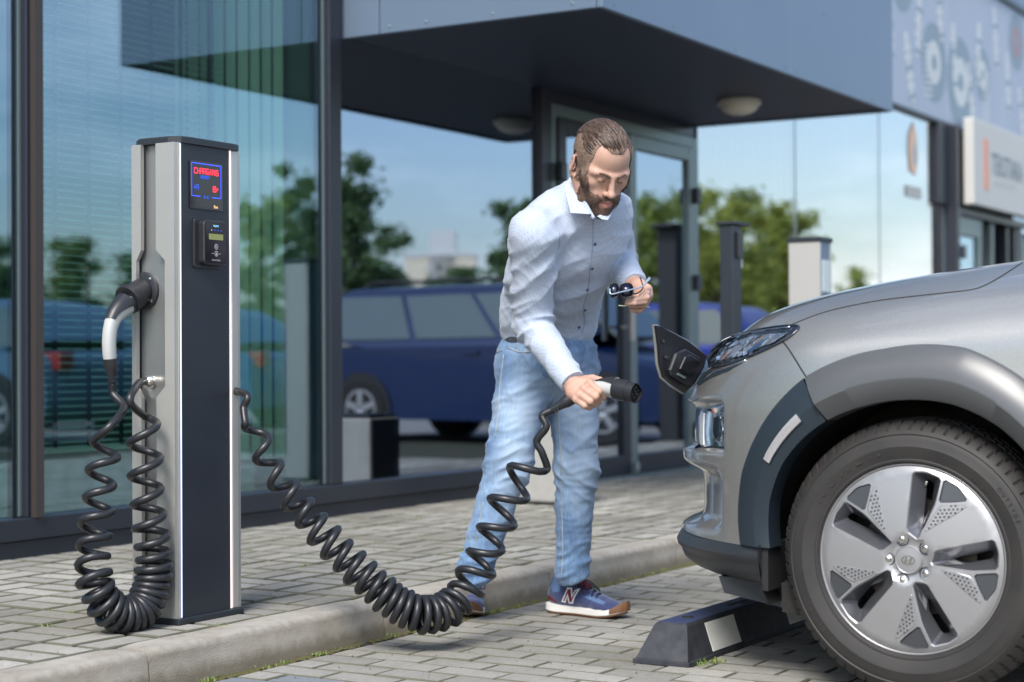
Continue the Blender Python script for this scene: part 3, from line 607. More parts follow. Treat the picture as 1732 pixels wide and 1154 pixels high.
def station(root, dx=0., dy=0., full=True, dark=False):
    L = (dx, dy, 0); P = lambda n, g, m, **k: part(root, n, xf(g, None, L), m, **k)
    sl, sl2 = (M_anth, M_anth) if dark else (M_sil, M_sil2)
    P('base_plate', box(SX0 - .012, SX1 + .012, SY0 - .012, SY1 + .012, SZ0, SZ0 + .018, .004), M_cap)
    # side plates, recessed between flanges
    for x, s in ((SX0, 1), (SX1, -1)):
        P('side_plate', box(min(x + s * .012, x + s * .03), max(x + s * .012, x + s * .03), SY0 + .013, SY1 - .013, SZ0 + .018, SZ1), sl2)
        # front and back flanges narrowing at the middle
        for f, yf in ((1, SY0), (-1, SY1)):
            w0, w1, za, zb, ch = .066, .034, .735, 1.095, .022
            if f < 0: w0, w1 = .034, .016
            pl = [(0, SZ0 + .018), (w0, SZ0 + .018), (w0, za - ch), (w1, za + .008), (w1, zb - .008), (w0, zb + ch), (w0, SZ1), (0, SZ1)]
            P('flange', prism([(yf + f * (a + .0), z) for a, z in pl], -.013 * s, (x + .0 * s, 0, 0), (0, 1, 0), (0, 0, 1), bev=.0015), sl)
            P('flange_rib', box(min(x - s * .002, x), max(x - s * .002, x), min(yf + f * .006, yf + f * .011), max(yf + f * .006, yf + f * .011), SZ0 + .02, SZ1 - .002), sl)
    # front: strips, led lines and the anthracite panel
    px0, px1 = SX0 + .010, SX1 - .036
    P('corner_strip', box(SX0, SX0 + .006, SY0 - .004, SY0 - .0005, SZ0 + .018, SZ1), sl); P('corner_strip', box(px1 + .006, SX1, SY0 - .006, SY0 + .03, SZ0 + .018, SZ1, .004), sl)
    P('front_panel', box(px0, px1, SY0 - .003, SY0 + .012, SZ0 + .018, SZ1), M_anth); P('back_panel', box(SX0 + .01, SX1 - .01, SY1 - .012, SY1 + .003, SZ0 + .018, SZ1), M_anth)
    if not dark:
        P('led_line', box(px0 - .0042, px0 - .0006, SY0 - .005, SY0 + .004, SZ0 + .02, SZ1 - .002), M_led); P('led_line', box(px1 + .0008, px1 + .0048, SY0 - .005, SY0 + .004, SZ0 + .02, SZ1 - .002), M_led2)
    cap_ = [(SX0 - .006, SY0 + .028), (SX0 + .010, SY0 - .006), (SX0 + .04, SY0 - .012), (SX1 - .03, SY0 - .012), (SX1 + .002, SY0 - .006), (SX1 + .010, SY0 + .02), (SX1 + .010, SY1 - .02), (SX1 - .02, SY1 + .012), (SX0 + .02, SY1 + .012), (SX0 - .006, SY1 - .02)]
    P('cap', prism(cap_, .018, (0, 0, SZ1), bev=.003), M_cap, smooth=25)
    if not full:
        P('screen', box(px0 + .03, px1 - .03, SY0 - .006, SY0 - .003, 1.15, 1.33), M_print if not dark else M_scr); return
    # screen with led lettering
    sx, sz = 3.621, 1.230; w_, h = .137, .131; yy = SY0 - .0066
    sc = P('screen', prism(rpoly(w_, h, .005, c=(sx + w_ / 2, sz + h / 2)), .0032, (0, SY0 - .0031, 0), (1, 0, 0), (0, 0, 1)), M_scr)
    def S(n, g, m): return part(sc, n, place(g, (sx, yy, sz), (1, 0, 0), (0, 0, 1)), m, stuff=len(g[1]) > 6)
    g = led('CHARGING', .0094, .0140, .0017); S('lettering', (g[0] + [.018, .0975, 0], g[1]), M_red)
    g = led('READY', .0058, .0075, .0013); S('lettering', (g[0] + [.044, .0845, 0], g[1]), M_bld)
    g = led('A', .0105, .0135, .0018); S('letter', (g[0] + [.024, .052, 0], g[1]), M_bld); g = led('B', .0105, .0135, .0022); S('letter', (g[0] + [.096, .052, 0], g[1]), M_red)
    S('arrow', G([(.0155, .059, 0), (.020, .055, 0), (.020, .063, 0)], [(0, 1, 2)]), M_bld); S('arrow', G([(.1165, .059, 0), (.112, .055, 0), (.112, .063, 0)], [(0, 2, 1)]), M_red)
    ln = lambda a, b_, c, d, t_=.0016: G([(a, b_, 0), (c if abs(c - a) > 1e-6 else a + t_, b_, 0), (c if abs(c - a) > 1e-6 else a + t_, d if abs(d - b_) > 1e-6 else b_ + t_, 0), (a, d if abs(d - b_) > 1e-6 else b_ + t_, 0)], [(0, 1, 2, 3)])
    for q in ((.006, .124, .127, .124), (.006, .034, .006, .124), (.127, .034, .127, .1256), (.006, .034, .042, .034), (.090, .034, .1286, .034)): S('frame_line', ln(*q), M_blu)
    rg = lambda r0, r1, cx, cz, n=28, a0=0, a1=2 * PI: G([(cx + r_ * math.cos(a0 + (a1 - a0) * k / n), cz + r_ * math.sin(a0 + (a1 - a0) * k / n), 0) for r_ in (r0, r1) for k in range(n + 1)], [(k, k + 1, n + 2 + k, n + 1 + k) for k in range(n)])
    S('ring', rg(.0125, .0136, .066, .034), mat('ring_dim', (.05, .05, .09), .4))
    for r_, a in ((.003, .8), (.006, .7), (.009, .6)): S('wave', join(rg(r_, r_ + .0012, .066, .034, 8, -a, a), rg(r_, r_ + .0012, .066, .034, 8, PI - a, PI + a)), M_bld)
    g = text_geo('Evo', .0115, 0); S('logo', (g[0] + [.098, .006, 0], g[1]), M_org)
    # card reader
    rx, rz = 3.693, 1.135
    P('reader_plate', prism(rpoly(.118, .135, .008, c=(rx, rz)), .006, (0, SY0 - .0032, 0), (1, 0, 0), (0, 0, 1), bev=.0015), M_plas)
    rd = P('card_reader', prism(rpoly(.094, .122, .012, c=(rx + .006, rz + .003)), .020, (0, SY0 - .0092, 0), (1, 0, 0), (0, 0, 1), bev=.003), M_plas); yr = SY0 - .0296
    def D(n, g, m): return part(rd, n, place(g, (rx + .006, yr, rz + .003), (1, 0, 0), (0, 0, 1)), m, stuff=len(g[1]) > 40)
    D('glass', prism(rpoly(.084, .112, .009), .001), M_scr); z_ = .0022
    D('lcd', prism(rpoly(.058, .016, .001, c=(0, .016)), .0012, (0, 0, .0011)), M_lcd)
    for cz in (-.011, -.030): D('ring', (rg(.0062, .0074, 0, cz)[0] + [0, 0, z_], rg(.0062, .0074, 0, cz)[1]), M_print2)
    D('icon', G([(-.004, -.011, z_), (0, -.007, z_), (.001, -.015, z_)], [(0, 1, 2)]), M_print2); D('icon', G([(-.003, -.033, z_), (.003, -.033, z_), (0, -.026, z_)], [(0, 1, 2)]), M_print2)
    for a in (-.020, .010): D('line', G([(a, -.0305, z_), (a + .010, -.0305, z_), (a + .010, -.0298, z_), (a, -.0298, z_)], [(0, 1, 2, 3)]), M_print2)
    g = text_geo('nayax', .010, 0); D('lettering', (g[0] + [-.012, .044, z_], g[1]), mat('reader_print', (.2, .6, .9), .5, emit=((.3, .75, 1), .6)))
    g = text_geo('CONTACTLESS', .0052, 0); D('lettering', (g[0] + [-.019, -.050, z_], g[1]), M_print2)
    for k in range(4): D('indicator', prism(disc(.0016, 8, c=(-.018 + k * .013, .034)), .0006, (0, 0, .0011)), M_print2 if k == 0 else M_bld)
st = thing('charging_post', 'silver sided charging post with lit CHARGING screen, nearest to the camera', 'charging post', (3.7, 3.29, SWZ), group='charging posts along the kerb')
station(st)
# second and third posts further along
s2 = thing('charging_post', 'slim all black charging post in front of the glass beside the door', 'charging post', (7.24, 3.2, SWZ), group='charging posts along the kerb')
part(s2, 'base_plate', box(7.18, 7.32, 3.15, 3.27, SWZ, SWZ + .015, .003), M_cap); part(s2, 'column', box(7.20, 7.295, 3.17, 3.235, SWZ + .015, 1.41, .004), M_anth); part(s2, 'roof_plate', box(7.19, 7.36, 3.155, 3.25, 1.411, 1.426, .003), M_cap)
part(s2, 'card_reader', box(7.235, 7.285, 3.155, 3.169, 1.26, 1.38, .004), M_plas); part(s2, 'lamp', box(7.296, 7.306, 3.17, 3.20, 1.22, 1.38, .002), M_print2)
s3 = thing('charging_post', 'pale charging post with grey front rising behind the car bonnet', 'charging post', (8.3, 3.24, SWZ), group='charging posts along the kerb')
part(s3, 'base_plate', box(8.20, 8.39, 3.13, 3.33, SWZ, SWZ + .015, .003), M_cap); part(s3, 'side_plate', box(8.215, 8.235, 3.15, 3.315, SWZ + .015, 1.39, .003), M_white); part(s3, 'side_plate', box(8.357, 8.375, 3.15, 3.315, SWZ + .015, 1.39, .003), M_white)
part(s3, 'front_panel', box(8.236, 8.356, 3.152, 3.17, SWZ + .015, 1.39), M_panel); part(s3, 'back_panel', box(8.236, 8.356, 3.30, 3.312, SWZ + .015, 1.39), M_panel); part(s3, 'cap', box(8.208, 8.382, 3.143, 3.322, 1.391, 1.415, .004), M_cap)
part(s3, 'screen', box(8.25, 8.343, 3.146, 3.1515, 1.14, 1.30), mat('pale_screen', (.55, .62, .64), .3))

# ------------------------------------------------------------------ coiled cables and plugs
def coil(path, turns, rc, rt, dens, lead0=(), lead1=(), phase=0., nn=14, end_dir=None, start_dir=None):
    """path: control points; dens: relative density of turns along it; rc: coil radius (start, end)"""
    P = spline(path, 24); L = np.r_[0, np.cumsum(np.linalg.norm(np.diff(P, axis=0), axis=1))]; L /= L[-1]
    u = np.linspace(0, 1, turns * nn * 2); dn = np.interp(u, np.linspace(0, 1, len(dens)), dens); cu = np.r_[0, np.cumsum((dn[1:] + dn[:-1]) / 2)]; cu /= cu[-1]
    m = turns * nn; s = np.interp(np.linspace(0, 1, m), cu, u); C = np.stack([np.interp(s, L, P[:, i]) for i in range(3)], 1)
    T, U, B = frames(P); Ui = np.stack([np.interp(s, L, U[:, i]) for i in range(3)], 1); Bi = np.stack([np.interp(s, L, B[:, i]) for i in range(3)], 1)
    if start_dir is not None: phase = math.atan2(Bi[0] @ start_dir, Ui[0] @ start_dir)
    if end_dir is not None: phase = math.atan2(Bi[-1] @ end_dir, Ui[-1] @ end_dir)
    a = phase + np.linspace(0, turns * 2 * PI, m); r_ = np.interp(np.linspace(0, 1, m), np.linspace(0, 1, len(rc)), rc)
    jj = 1 + .05 * np.sin(a * .37 + 1) + .03 * np.sin(a * 1.13)
    H = C + (r_ * jj)[:, None] * (np.cos(a)[:, None] * Ui + np.sin(a)[:, None] * Bi)
    pts = [np.array(q, float) for q in lead0] + [H[0]] if len(lead0) else []
    A = spline([*lead0, H[0], H[2]], 10)[:-10] if len(lead0) else H[:0]
    Z = spline([H[-3], H[-1], *lead1], 10)[10:] if len(lead1) else H[:0]
    return np.vstack([A, H, Z])
def plug(root, org, axis, up, soft=False):
    """type 2 style charging plug; local z = plugging direction, local y = top of the head, handle bends down and back"""
    z = np.array(axis, float); z /= np.linalg.norm(z); y = np.array(up, float); y -= z * (y @ z); y /= np.linalg.norm(y); x = np.cross(y, z); M = np.array([x, y, z])
    T = lambda g: (g[0] @ M + org, g[1])
    hd = lathe([(0, .0), (.0265, .0), (.0305, .004), (.0315, .02), (.031, .048), (.0, .048)], 40)
    hd[0][:, 1] = np.where(hd[0][:, 1] > .020, .020 + (hd[0][:, 1] - .020) * .35, hd[0][:, 1])
    part(root, 'plug_head', T(hd), M_plas, 40)
    rim = lathe([(.0295, .048), (.0295, .072), (.0268, .072), (.0262, .046)], 40); rim[0][:, 1] = np.where(rim[0][:, 1] > .019, .019 + (rim[0][:, 1] - .019) * .3, rim[0][:, 1])
    part(root, 'collar', T(rim), M_plas, 40)
    pins = [(.0, .003), (-.0125, .0035), (.0125, .0035), (-.0075, -.0115), (.0075, -.0115), (-.008, .0135), (.008, .0135)]
    fc = part(root, 'pin_face', T(xf(lathe([(0, .064), (.024, .064), (.024, .047)], 32))), M_rub, 40)
    for px, py in pins:
        part(fc, 'socket', T(xf(lathe([(.0, .0665), (.0036, .0665), (.0036, .062)], 12), loc=(px, py, 0))), M_plas, 40)
        part(fc, 'pin', T(xf(lathe([(.0, .0675), (.0016, .0675), (.0016, .064)], 10), loc=(px, py, 0))), M_scrw, 40)
    # handle: swept ovals
    hp = [(0, .002, .004), (0, -.002, -.028), (0, -.011, -.055), (0, -.030, -.080), (0, -.057, -.100), (0, -.086, -.114), (0, -.113, -.124)]
    if soft: hp = [(0, .002, .004), (0, -.002, -.028), (0, -.008, -.052), (0, -.020, -.076), (0, -.036, -.096), (0, -.053, -.112), (0, -.070, -.126)]
    hr = [(.027, .030), (.024, .026), (.0195, .021), (.0175, .0185), (.017, .018), (.0165, .018), (.0155, .017)]
    P = spline(hp, 5); rr_ = np.array([[np.interp(i / (len(P) - 1), np.linspace(0, 1, len(hr)), [q[c] for q in hr]) for c in (0, 1)] for i in range(len(P))])
    Tn = np.gradient(P, axis=0); Tn /= np.linalg.norm(Tn, axis=1)[:, None]; Rg = []
    for c, t_, q in zip(P, Tn, rr_):
        up_ = np.cross(t_, [1, 0, 0]); up_ /= np.linalg.norm(up_); Rg.append([c + np.array([1, 0, 0]) * q[0] * math.copysign(abs(math.cos(a)) ** .8, math.cos(a)) + up_ * q[1] * math.copysign(abs(math.sin(a)) ** .8, math.sin(a)) for a in np.arange(28) * 2 * PI / 28])
    k = 17
    part(root, 'grip', T(rings([r_ for r_ in Rg])), M_gry, 50)
    # dark top shell wrapped over the head end of the grip, and dark tail
    sh = []
    for i in range(0, 12 if soft else 13):
        c = P[i]; t_ = Tn[i]; up_ = np.cross(t_, [1, 0, 0]); up_ /= np.linalg.norm(up_); q = rr_[i] + .0032; hl = 1.75 - .055 * i
        if up_[1] < 0: up_ = -up_
        sh.append([c + np.array([1, 0, 0]) * q[0] * math.sin(a) + up_ * q[1] * math.cos(a) for a in np.linspace(-hl, hl, 20)])
    sg_, fg = gridgeo(np.array(sh)); part(root, 'top_shell', T((sg_, fg)), M_plas, 50)
    e = P[-1]; te = Tn[-1]
    part(root, 'tail', T(tube([e - te * .012, e + te * .006, e + te * .014, e + te * .030], [.0188, .0188, .0165, .0125], 24)), M_plas, 40)
    for j in range(3): part(root, 'boot_ring', T(tube([e + te * (.030 + j * .009), e + te * (.0365 + j * .009)], [.0135, .0125], 20)), M_rub, 40)
    for q in ((.0285, .012, .012), (.0215, -.014, -.05)): part(root, 'screw', T(xf(lathe([(0, .0), (.0032, 0), (.0032, -.004)], 10, 'x'), loc=(q[0] + .0015, q[1], q[2]))), M_rub)
    ex = e + te * .055
    return ex @ M + org, te @ M      # where the cable leaves and in which direction
RT = .0108
# holster on the left side of the first post and its plug hanging down
hx = SX0 + .014; hc = onX(246, 492, hx)
hs = thing('plug_holster', 'round black plug holster screwed to the left side of the silver post', 'holster', hc)
part(hs, 'flange_disc', xf(lathe([(0, -.012), (.046, -.012), (.052, -.009), (.052, 0), (0, 0)], 44, 'x'), loc=hc), M_plas, 40)
ax_h = np.array([-1, 0, -.52]); ax_h /= np.linalg.norm(ax_h)
part(hs, 'sleeve', tube([hc + [-.010, 0, 0], hc + [-.010, 0, 0] + ax_h * .030, hc + [-.010, 0, 0] + ax_h * .058], [.036, .037, .0385], 36), M_plas, 40)
part(hs, 'lip', tube([hc + ax_h * .050 + [-.010, 0, .004], hc + ax_h * .070 + [-.010, 0, .004]], [.0400, .0400], 36), M_plas, 40)
for a in (.8, 2.3, 3.9, 5.5): part(hs, 'screw', xf(lathe([(0, -.0155), (.004, -.0145), (.0048, -.012)], 12, 'x'), loc=hc + [0, .042 * math.cos(a), .042 * math.sin(a)]), M_scrw, 40)
c1 = thing('charging_plug', 'grey and black charging plug parked in the holster on the left, with its coiled cable', 'charging plug', hc + ax_h * .13)
ex, dx_ = plug(c1, hc + ax_h * .088 , -ax_h, (-.25, 0, 1.0))
# the handle must hang down: lead from its tail into the coil
yq = hc[1] + .0
def pl(px, py, y): return onY(px, py, y)
gl = onX(258, 646, SX0 + .014)
path = [pl(178, 748, 3.30), pl(172, 800, 3.30), pl(165, 870, 3.30), pl(158, 935, 3.29), pl(160, 985, 3.27), pl(178, 1023, 3.26), pl(208, 1040, 3.25), pl(240, 1030, 3.24), pl(257, 990, 3.235), pl(258, 930, 3.235), pl(250, 850, 3.24), pl(246, 780, 3.245), pl(242, 706, 3.25)]
HP = coil(path, 26, [.034, .038, .040, .042, .042, .042, .041, .040, .038], RT, [.7, .8, .9, 1.2, 2.0, 3.2, 2.5, 1.1, .8, .65, .6],
          [ex, ex + dx_ * .03, pl(209, 690, 3.29), pl(185, 722, 3.275)], [pl(220, 680, 3.25), pl(232, 652, 3.27), gl + [-.03, 0, .003], gl + [-.012, 0, 0]], start_dir=-R_)
part(c1, 'cable', tube(HP, RT, 10), M_rub, True)
part(c1, 'gland', xf(lathe([(.0, -.030), (.0115, -.030), (.0155, -.026), (.0155, -.016), (.0125, -.015), (.0125, -.011), (.0175, -.009), (.0175, 0), (0, 0)], 6 * 4, 'x'), loc=gl), M_chr, 30)
# stub of the holster on the hidden right side
hc2 = np.array([SX1 - .014, hc[1] + .02, hc[2] - .02])
hs2 = thing('plug_holster', 'black holster just showing behind the right edge of the silver post', 'holster', hc2)
part(hs2, 'flange_disc', xf(lathe([(0, .012), (.046, .012), (.052, .009), (.052, 0), (0, 0)], 44, 'x'), loc=hc2), M_plas, 40)
part(hs2, 'sleeve', tube([hc2 + [.01, 0, 0], hc2 + [.03, 0, -.005], hc2 + [.060, 0, -.028]], [.036, .037, .036], 30), M_plas, 40)
# ================================================================== THE GREY CAR
def metallic(name, c, flake=.06):
    m = mat(name, c, .32, .62, coat=1.0, coat_rough=.02); t, b = nodes(m)
    vo = t.nodes.new('ShaderNodeTexVoronoi'); vo.inputs['Scale'].default_value = 900; tcn = t.nodes.new('ShaderNodeTexCoord'); t.links.new(tcn.outputs['Object'], vo.inputs['Vector'])
    mr = t.nodes.new('ShaderNodeMapRange'); mr.inputs['To Min'].default_value = 1 - flake * 2; mr.inputs['To Max'].default_value = 1 + flake * 2
    sp = t.nodes.new('ShaderNodeSeparateColor'); t.links.new(vo.outputs['Color'], sp.inputs[0]); t.links.new(sp.outputs[0], mr.inputs['Value'])
    x = t.nodes.new('ShaderNodeVectorMath'); x.operation = 'SCALE'; x.inputs[0].default_value = c; t.links.new(mr.outputs[0], x.inputs['Scale']); t.links.new(x.outputs[0], b.inputs['Base Color']); return m
M_paint = metallic('car_paint_grey', (.345, .345, .33)); M_wscr = mat('windscreen_glass', (.02, .025, .03), .05, spec=.8, coat=1)
M_clad = mat('wheel_arch_plastic', (.085, .090, .094), .30, spec=.55, bump=(900, .03, .0005)); M_clad2 = mat('bumper_plastic', (.020, .030, .040), .35, spec=.5); M_liner = mat('arch_liner', (.010, .010, .011), .8, noise=(14, .15, (.022, .019, .016)), bump=(160, .5, .003))
M_lower = mat('lower_bumper_plastic', (.018, .024, .03), .42, spec=.5, noise=(6, .25, (.035, .038, .042)))
CXm, HY, HZ = 4.90, 1.324, .334
def smoothed(tab, lo, hi, n=600, k=25):
    x = np.linspace(lo, hi, n); xs, ys = np.array(sorted(tab)).T; y = np.interp(x, xs, ys); w_ = np.hanning(2 * k + 1); w_ /= w_.sum(); yp = np.r_[np.full(k, y[0]) + (np.arange(k) - k) * (y[1] - y[0]), y, np.full(k, y[-1]) + (np.arange(k) + 1) * (y[-1] - y[-2])]
    y = np.convolve(yp, w_, 'valid'); return lambda q: np.interp(q, x, y)
NE = 2.25; NQ = NE / (NE - 1)
SIL = [(.784, .560), (.731, .600), (.685, .622), (.608, .630), (.532, .624), (.471, .616), (.410, .618), (.356, .630), (.317, .645), (.28, .628), (.248, .561), (.21, .528), (.86, .50), (.95, .42), (1.1, .30), (1.6, .25)]
def a_of(ys, y0=.20, w_=.9):
    S = ys - .478 * 4.1; return (max((S - y0 + .478 * 4.9) ** NQ - (.478 * w_) ** NQ, .01)) ** (1 / NQ)
A_z = smoothed([(z, a_of(ys)) for z, ys in SIL], .2, 1.6, 600, 14)
W_z = smoothed([(.2, .885), (.5, .897), (.7, .898), (.85, .890), (1.0, .86), (1.12, .83), (1.55, .58), (1.7, .55)], .2, 1.7, 600, 20)
H_y = smoothed([(-3.6, .3), (-3.45, .9), (-3.25, 1.2), (-2.9, 1.42), (-2.4, 1.53), (-1.7, 1.56), (-1.2, 1.48), (-.62, 1.16), (-.52, 1.100), (-.3, 1.081), (-.1, 1.063), (.053, 1.045), (.176, 1.028), (.304, 1.007), (.385, .990), (.468, .966), (.571, .920), (.65, .870), (.75, .79), (.83, .71), (.95, .55)], -3.7, 1.0, 1400, 18)
def fcar(a, y, z):                 # a lateral from the middle, y forward of the hub, z height above the road
    yy = np.maximum(y - .20, 0) / A_z(z); g1 = ((yy ** NE + (np.abs(a) / W_z(z)) ** NE) ** (1 / NE) - 1) * .75
    g1b = np.where(y < .2, (np.abs(a) / W_z(z) - 1) * .75, g1); q = np.abs(a) / .9; top = H_y(y) - .030 * q ** 2 - .135 * q ** 4.5 * sst(-.9, -.2, y) - .05 * q ** 3 * (1 - sst(-.9, -.2, y))
    g2 = (z - top) * .8; k = .075; h = np.maximum(k - np.abs(g1b - g2), 0) / k; return np.maximum(g1b, g2) + h * h * k * .25
def star(th, ph):                  # surface point seen from the middle of the axle line
    ex, ey, ez = -np.cos(ph), np.sin(ph) * np.cos(th), np.sin(ph) * np.sin(th); lo = np.full(np.broadcast(th, ph).shape, .25); hi = np.full(lo.shape, 4.6)
    for _ in range(34):
        m = (lo + hi) / 2; o = fcar(m * ex, m * ey, HZ + m * ez) > 0; hi = np.where(o, m, hi); lo = np.where(o, lo, m)
    return np.stack([m * ex, m * ey, HZ + m * ez], -1)
def side_a(y, z):
    lo = np.zeros(np.shape(y)); hi = lo + 1.1
    for _ in range(30):
        m = (lo + hi) / 2; o = fcar(m, y, z) > 0; hi = np.where(o, m, hi); lo = np.where(o, lo, m)
    return m
def grad(P):
    e = 1e-4; a, y, z = P[..., 0], P[..., 1], P[..., 2]; g = np.stack([fcar(a + e, y, z) - fcar(a - e, y, z), fcar(a, y + e, z) - fcar(a, y - e, z), fcar(a, y, z + e) - fcar(a, y, z - e)], -1); return g / (np.linalg.norm(g, axis=-1)[..., None] + 1e-12)
toW = lambda P: P * [1, 1, 1] + [CXm, HY, 0]       # car frame (a negative towards the camera side) -> world
def on_body(pts):                  # photo pixels -> car frame points on the near side
    o = []
    for x, y in pts:
        r_ = ray(x, y); lo, hi = 3.6, None
        for d in np.arange(3.6, 6.6, .02):
            q = EYEP + r_ * d - [CXm, HY, 0]
            if fcar(q[0], q[1], q[2]) < 0: hi = d; break
        if hi is None:             # just past the outline: take the closest approach
            ds = np.arange(4.0, 6.2, .01); v = [fcar(*(EYEP + r_ * d - [CXm, HY, 0])) for d in ds]; o.append(EYEP + r_ * ds[int(np.argmin(v))] - [CXm, HY, 0]); continue
        lo = hi - .02
        for _ in range(22):
            m = (lo + hi) / 2; q = EYEP + r_ * m - [CXm, HY, 0]
            if fcar(q[0], q[1], q[2]) < 0: hi = m
            else: lo = m
        o.append(EYEP + r_ * m - [CXm, HY, 0])
    return np.array(o)
def inpoly(P, poly):
    x, y = P[:, 0], P[:, 1]; c = np.zeros(len(P), bool); n = len(poly)
    for i in range(n):
        (x0, y0), (x1, y1) = poly[i], poly[i - 1]; m = ((y0 > y) != (y1 > y)) & (x < (x1 - x0) * (y - y0) / (y1 - y0 + 1e-12) + x0); c ^= m
    return c
def cdt(poly, step, holes=()):
    P = list(map(tuple, poly)); E = [(i, (i + 1) % len(poly)) for i in range(len(poly))]
    for h in holes: n = len(P); P += list(map(tuple, h)); E += [(n + i, n + (i + 1) % len(h)) for i in range(len(h))]
    q = np.array(P); g = np.array([(x, y) for x in np.arange(q[:, 0].min(), q[:, 0].max(), step) for y in np.arange(q[:, 1].min(), q[:, 1].max(), step)]); g = g + np.random.RandomState(1).uniform(-.1, .1, g.shape) * step if len(g) else g
    if len(g):
        k = inpoly(g, poly)
        for h in holes: k &= ~inpoly(g, h)
        ok = k & (np.min(np.linalg.norm(g[:, None] - q[None], axis=2), axis=1) > step * .45); P += [tuple(v) for v in g[ok]]
    v, e, f, *_r = geometry.delaunay_2d_cdt([Vector(p) for p in P], E, [], 0, 1e-7)
    v = np.array([tuple(p) for p in v]); c = np.array([v[list(t_)].mean(0) for t_ in f]); k = inpoly(c, poly)
    for h in holes: k &= ~inpoly(c, h)
    return v, [tuple(t_) for t_, kk in zip(f, k) if kk]
def solid(Pt, F, th, N):           # open surface -> shell of thickness th along -N
    n = len(Pt); Bt = Pt - N * th; ed = {}
    for f in F:
        for i in range(len(f)): ed[(f[i], f[(i + 1) % len(f)])] = 1
    side = [(b, a, a + n, b + n) for a, b in ed if (b, a) not in ed]
    return np.vstack([Pt, Bt]), list(F) + [tuple(i + n for i in f[::-1]) for f in F] + side
def patch(par, name, px, m, off=.003, th=.006, step=7, smooth=60, label=None):
    v, F = cdt(px, step); P = on_body(v); N = grad(P); return part(par, name, solid(toW(P + N * off), F, th, N), m, smooth, label)
def seam(par, name, px, r=.0017, m=None, off=.0004, n=6):
    p2 = spline([(x, y, 0) for x, y in px], n)[:, :2]; P = on_body(p2); return part(par, name, tube(toW(P + grad(P) * off), r, 6), m or M_black, True)
car = thing('parked_car', 'grey electric car nosing in from the right with its charging flap open', 'car', (CXm, HY, 0))
ang = lambda *v: np.radians(v)
RO_T = np.array([(-12, .440), (1, .443), (9.3, .457), (24, .475), (36, .482), (51.4, .492), (60, .498), (70, .499), (84, .500), (94, .508), (106, .517), (122, .508), (135, .495), (150, .475), (170, .455), (192, .44)]); RI_T = np.array([(-12, .352), (1, .356), (18.8, .376), (35, .384), (50, .383), (61, .382), (75, .379), (91, .381), (107, .388), (125, .390), (145, .385), (165, .37), (192, .352)])
def r_o(t): return np.interp(np.degrees(t), *RO_T.T)
def r_i(t): return np.interp(np.degrees(t), *RI_T.T)
# painted shell (both sides), with the lamp and air curtain recesses pressed in
def dent(P):
    y, z, a = P[..., 1], P[..., 2], np.abs(P[..., 0]); yq = y - .478 * (.9 - a) * 1.0       # position seen square on from the camera side
    def bx(y0, y1, z0, z1, s, d): return d * sst(y0, y0 + s, yq) * (1 - sst(y1 - s, y1, yq)) * sst(z0, z0 + s, z) * (1 - sst(z1 - s, z1, z))
    return bx(.462, .70, .565, .705, .016, .035) + bx(.464, .70, .355, .545, .05, .05)
TH = np.radians(np.r_[np.linspace(1.3, 59.2, 150), np.linspace(59.55, 130, 150), np.linspace(131, 179, 80)]); A_out = side_a(r_o(TH) * np.cos(TH), HZ + r_o(TH) * np.sin(TH)); phi0 = np.arctan2(r_o(TH), A_out)
tt = np.linspace(0, 1, 170); PH = phi0[:, None] + (PI / 2 - phi0[:, None]) * tt[None, :]
S = star(TH[:, None] * np.ones_like(PH), PH); S = S - grad(S) * dent(S)[..., None]
gl_, gf = gridgeo(S); far = S * [-1, 1, 1]; body = part(car, 'body', join((toW(gl_), gf), (toW(far.reshape(-1, 3)), gf)), [M_paint, M_wscr], True)
cz = np.array([body.data.vertices[p.vertices[0]].co[:] for p in body.data.polygons]); zz, yy = cz[:, 2], cz[:, 1]; xx = np.abs(cz[:, 0])
glassm = ((zz > 1.13) & (yy < -.58) & (yy > -1.22) & (xx < .62)) | ((zz > 1.06) & (zz < 1.42) & (yy < -.9) & (yy > -2.9) & (xx > .55))
body.data.polygons.foreach_set('material_index', glassm.astype(int).tolist())
# wheel arch cladding: front piece belongs to the bumper, the other to the wing
def arch(name, t0, t1, m, n, label=None, fade=0.):
    T = np.linspace(math.radians(t0), math.radians(t1), n); ro, ri = r_o(T), r_i(T); ao = side_a(ro * np.cos(T), HZ + ro * np.sin(T)); rr_ = []
    for u, dx in ((1.012, -.012), (1.002, .004), (.992, .009), (.93, None), (0, .038), (-.25, None), (-1, .012), (-1.03, .008), (-1.06, -.06)):
        if u > 0: r_ = ro * u if u > .95 else ro + (ri - ro) * .28
        elif u == 0: r_ = ri + (ro - ri) * .42
        elif u == -.25: r_ = ri + (ro - ri) * .36
        elif u == -1: r_ = ri
        elif u == -1.03: r_ = ri - .003
        else: r_ = ri - .004
        f = 1 - fade
        d = {.93: .026 * f + .010 * fade, -.25: .038 * f + .014 * fade}.get(u, dx if dx is None or u > 0 else (dx * f + (.014 * fade if dx > 0 else dx * fade)))
        base = np.where(r_ > ri + .3 * (ro - ri), ao, ao); bz = side_a(np.minimum(r_, ro) * np.cos(T), HZ + r_ * np.sin(T)); a_ = np.maximum(ao, bz) if u > -1.05 else ao
        rr_.append(np.stack([-(ao * (1 - .65) + bz * .65 + d), r_ * np.cos(T), HZ + r_ * np.sin(T)], -1))
    g = gridgeo(np.array(rr_)); return [part(car, name, (toW(g[0] * [sx, 1, 1]), g[1]), m, 32, label) for sx in (1, -1)]
arch('wheel_arch_trim', 1.5, 59.2, M_clad2, 60, fade=.75); arch('wheel_arch_trim', 59.75, 178, M_clad, 110)
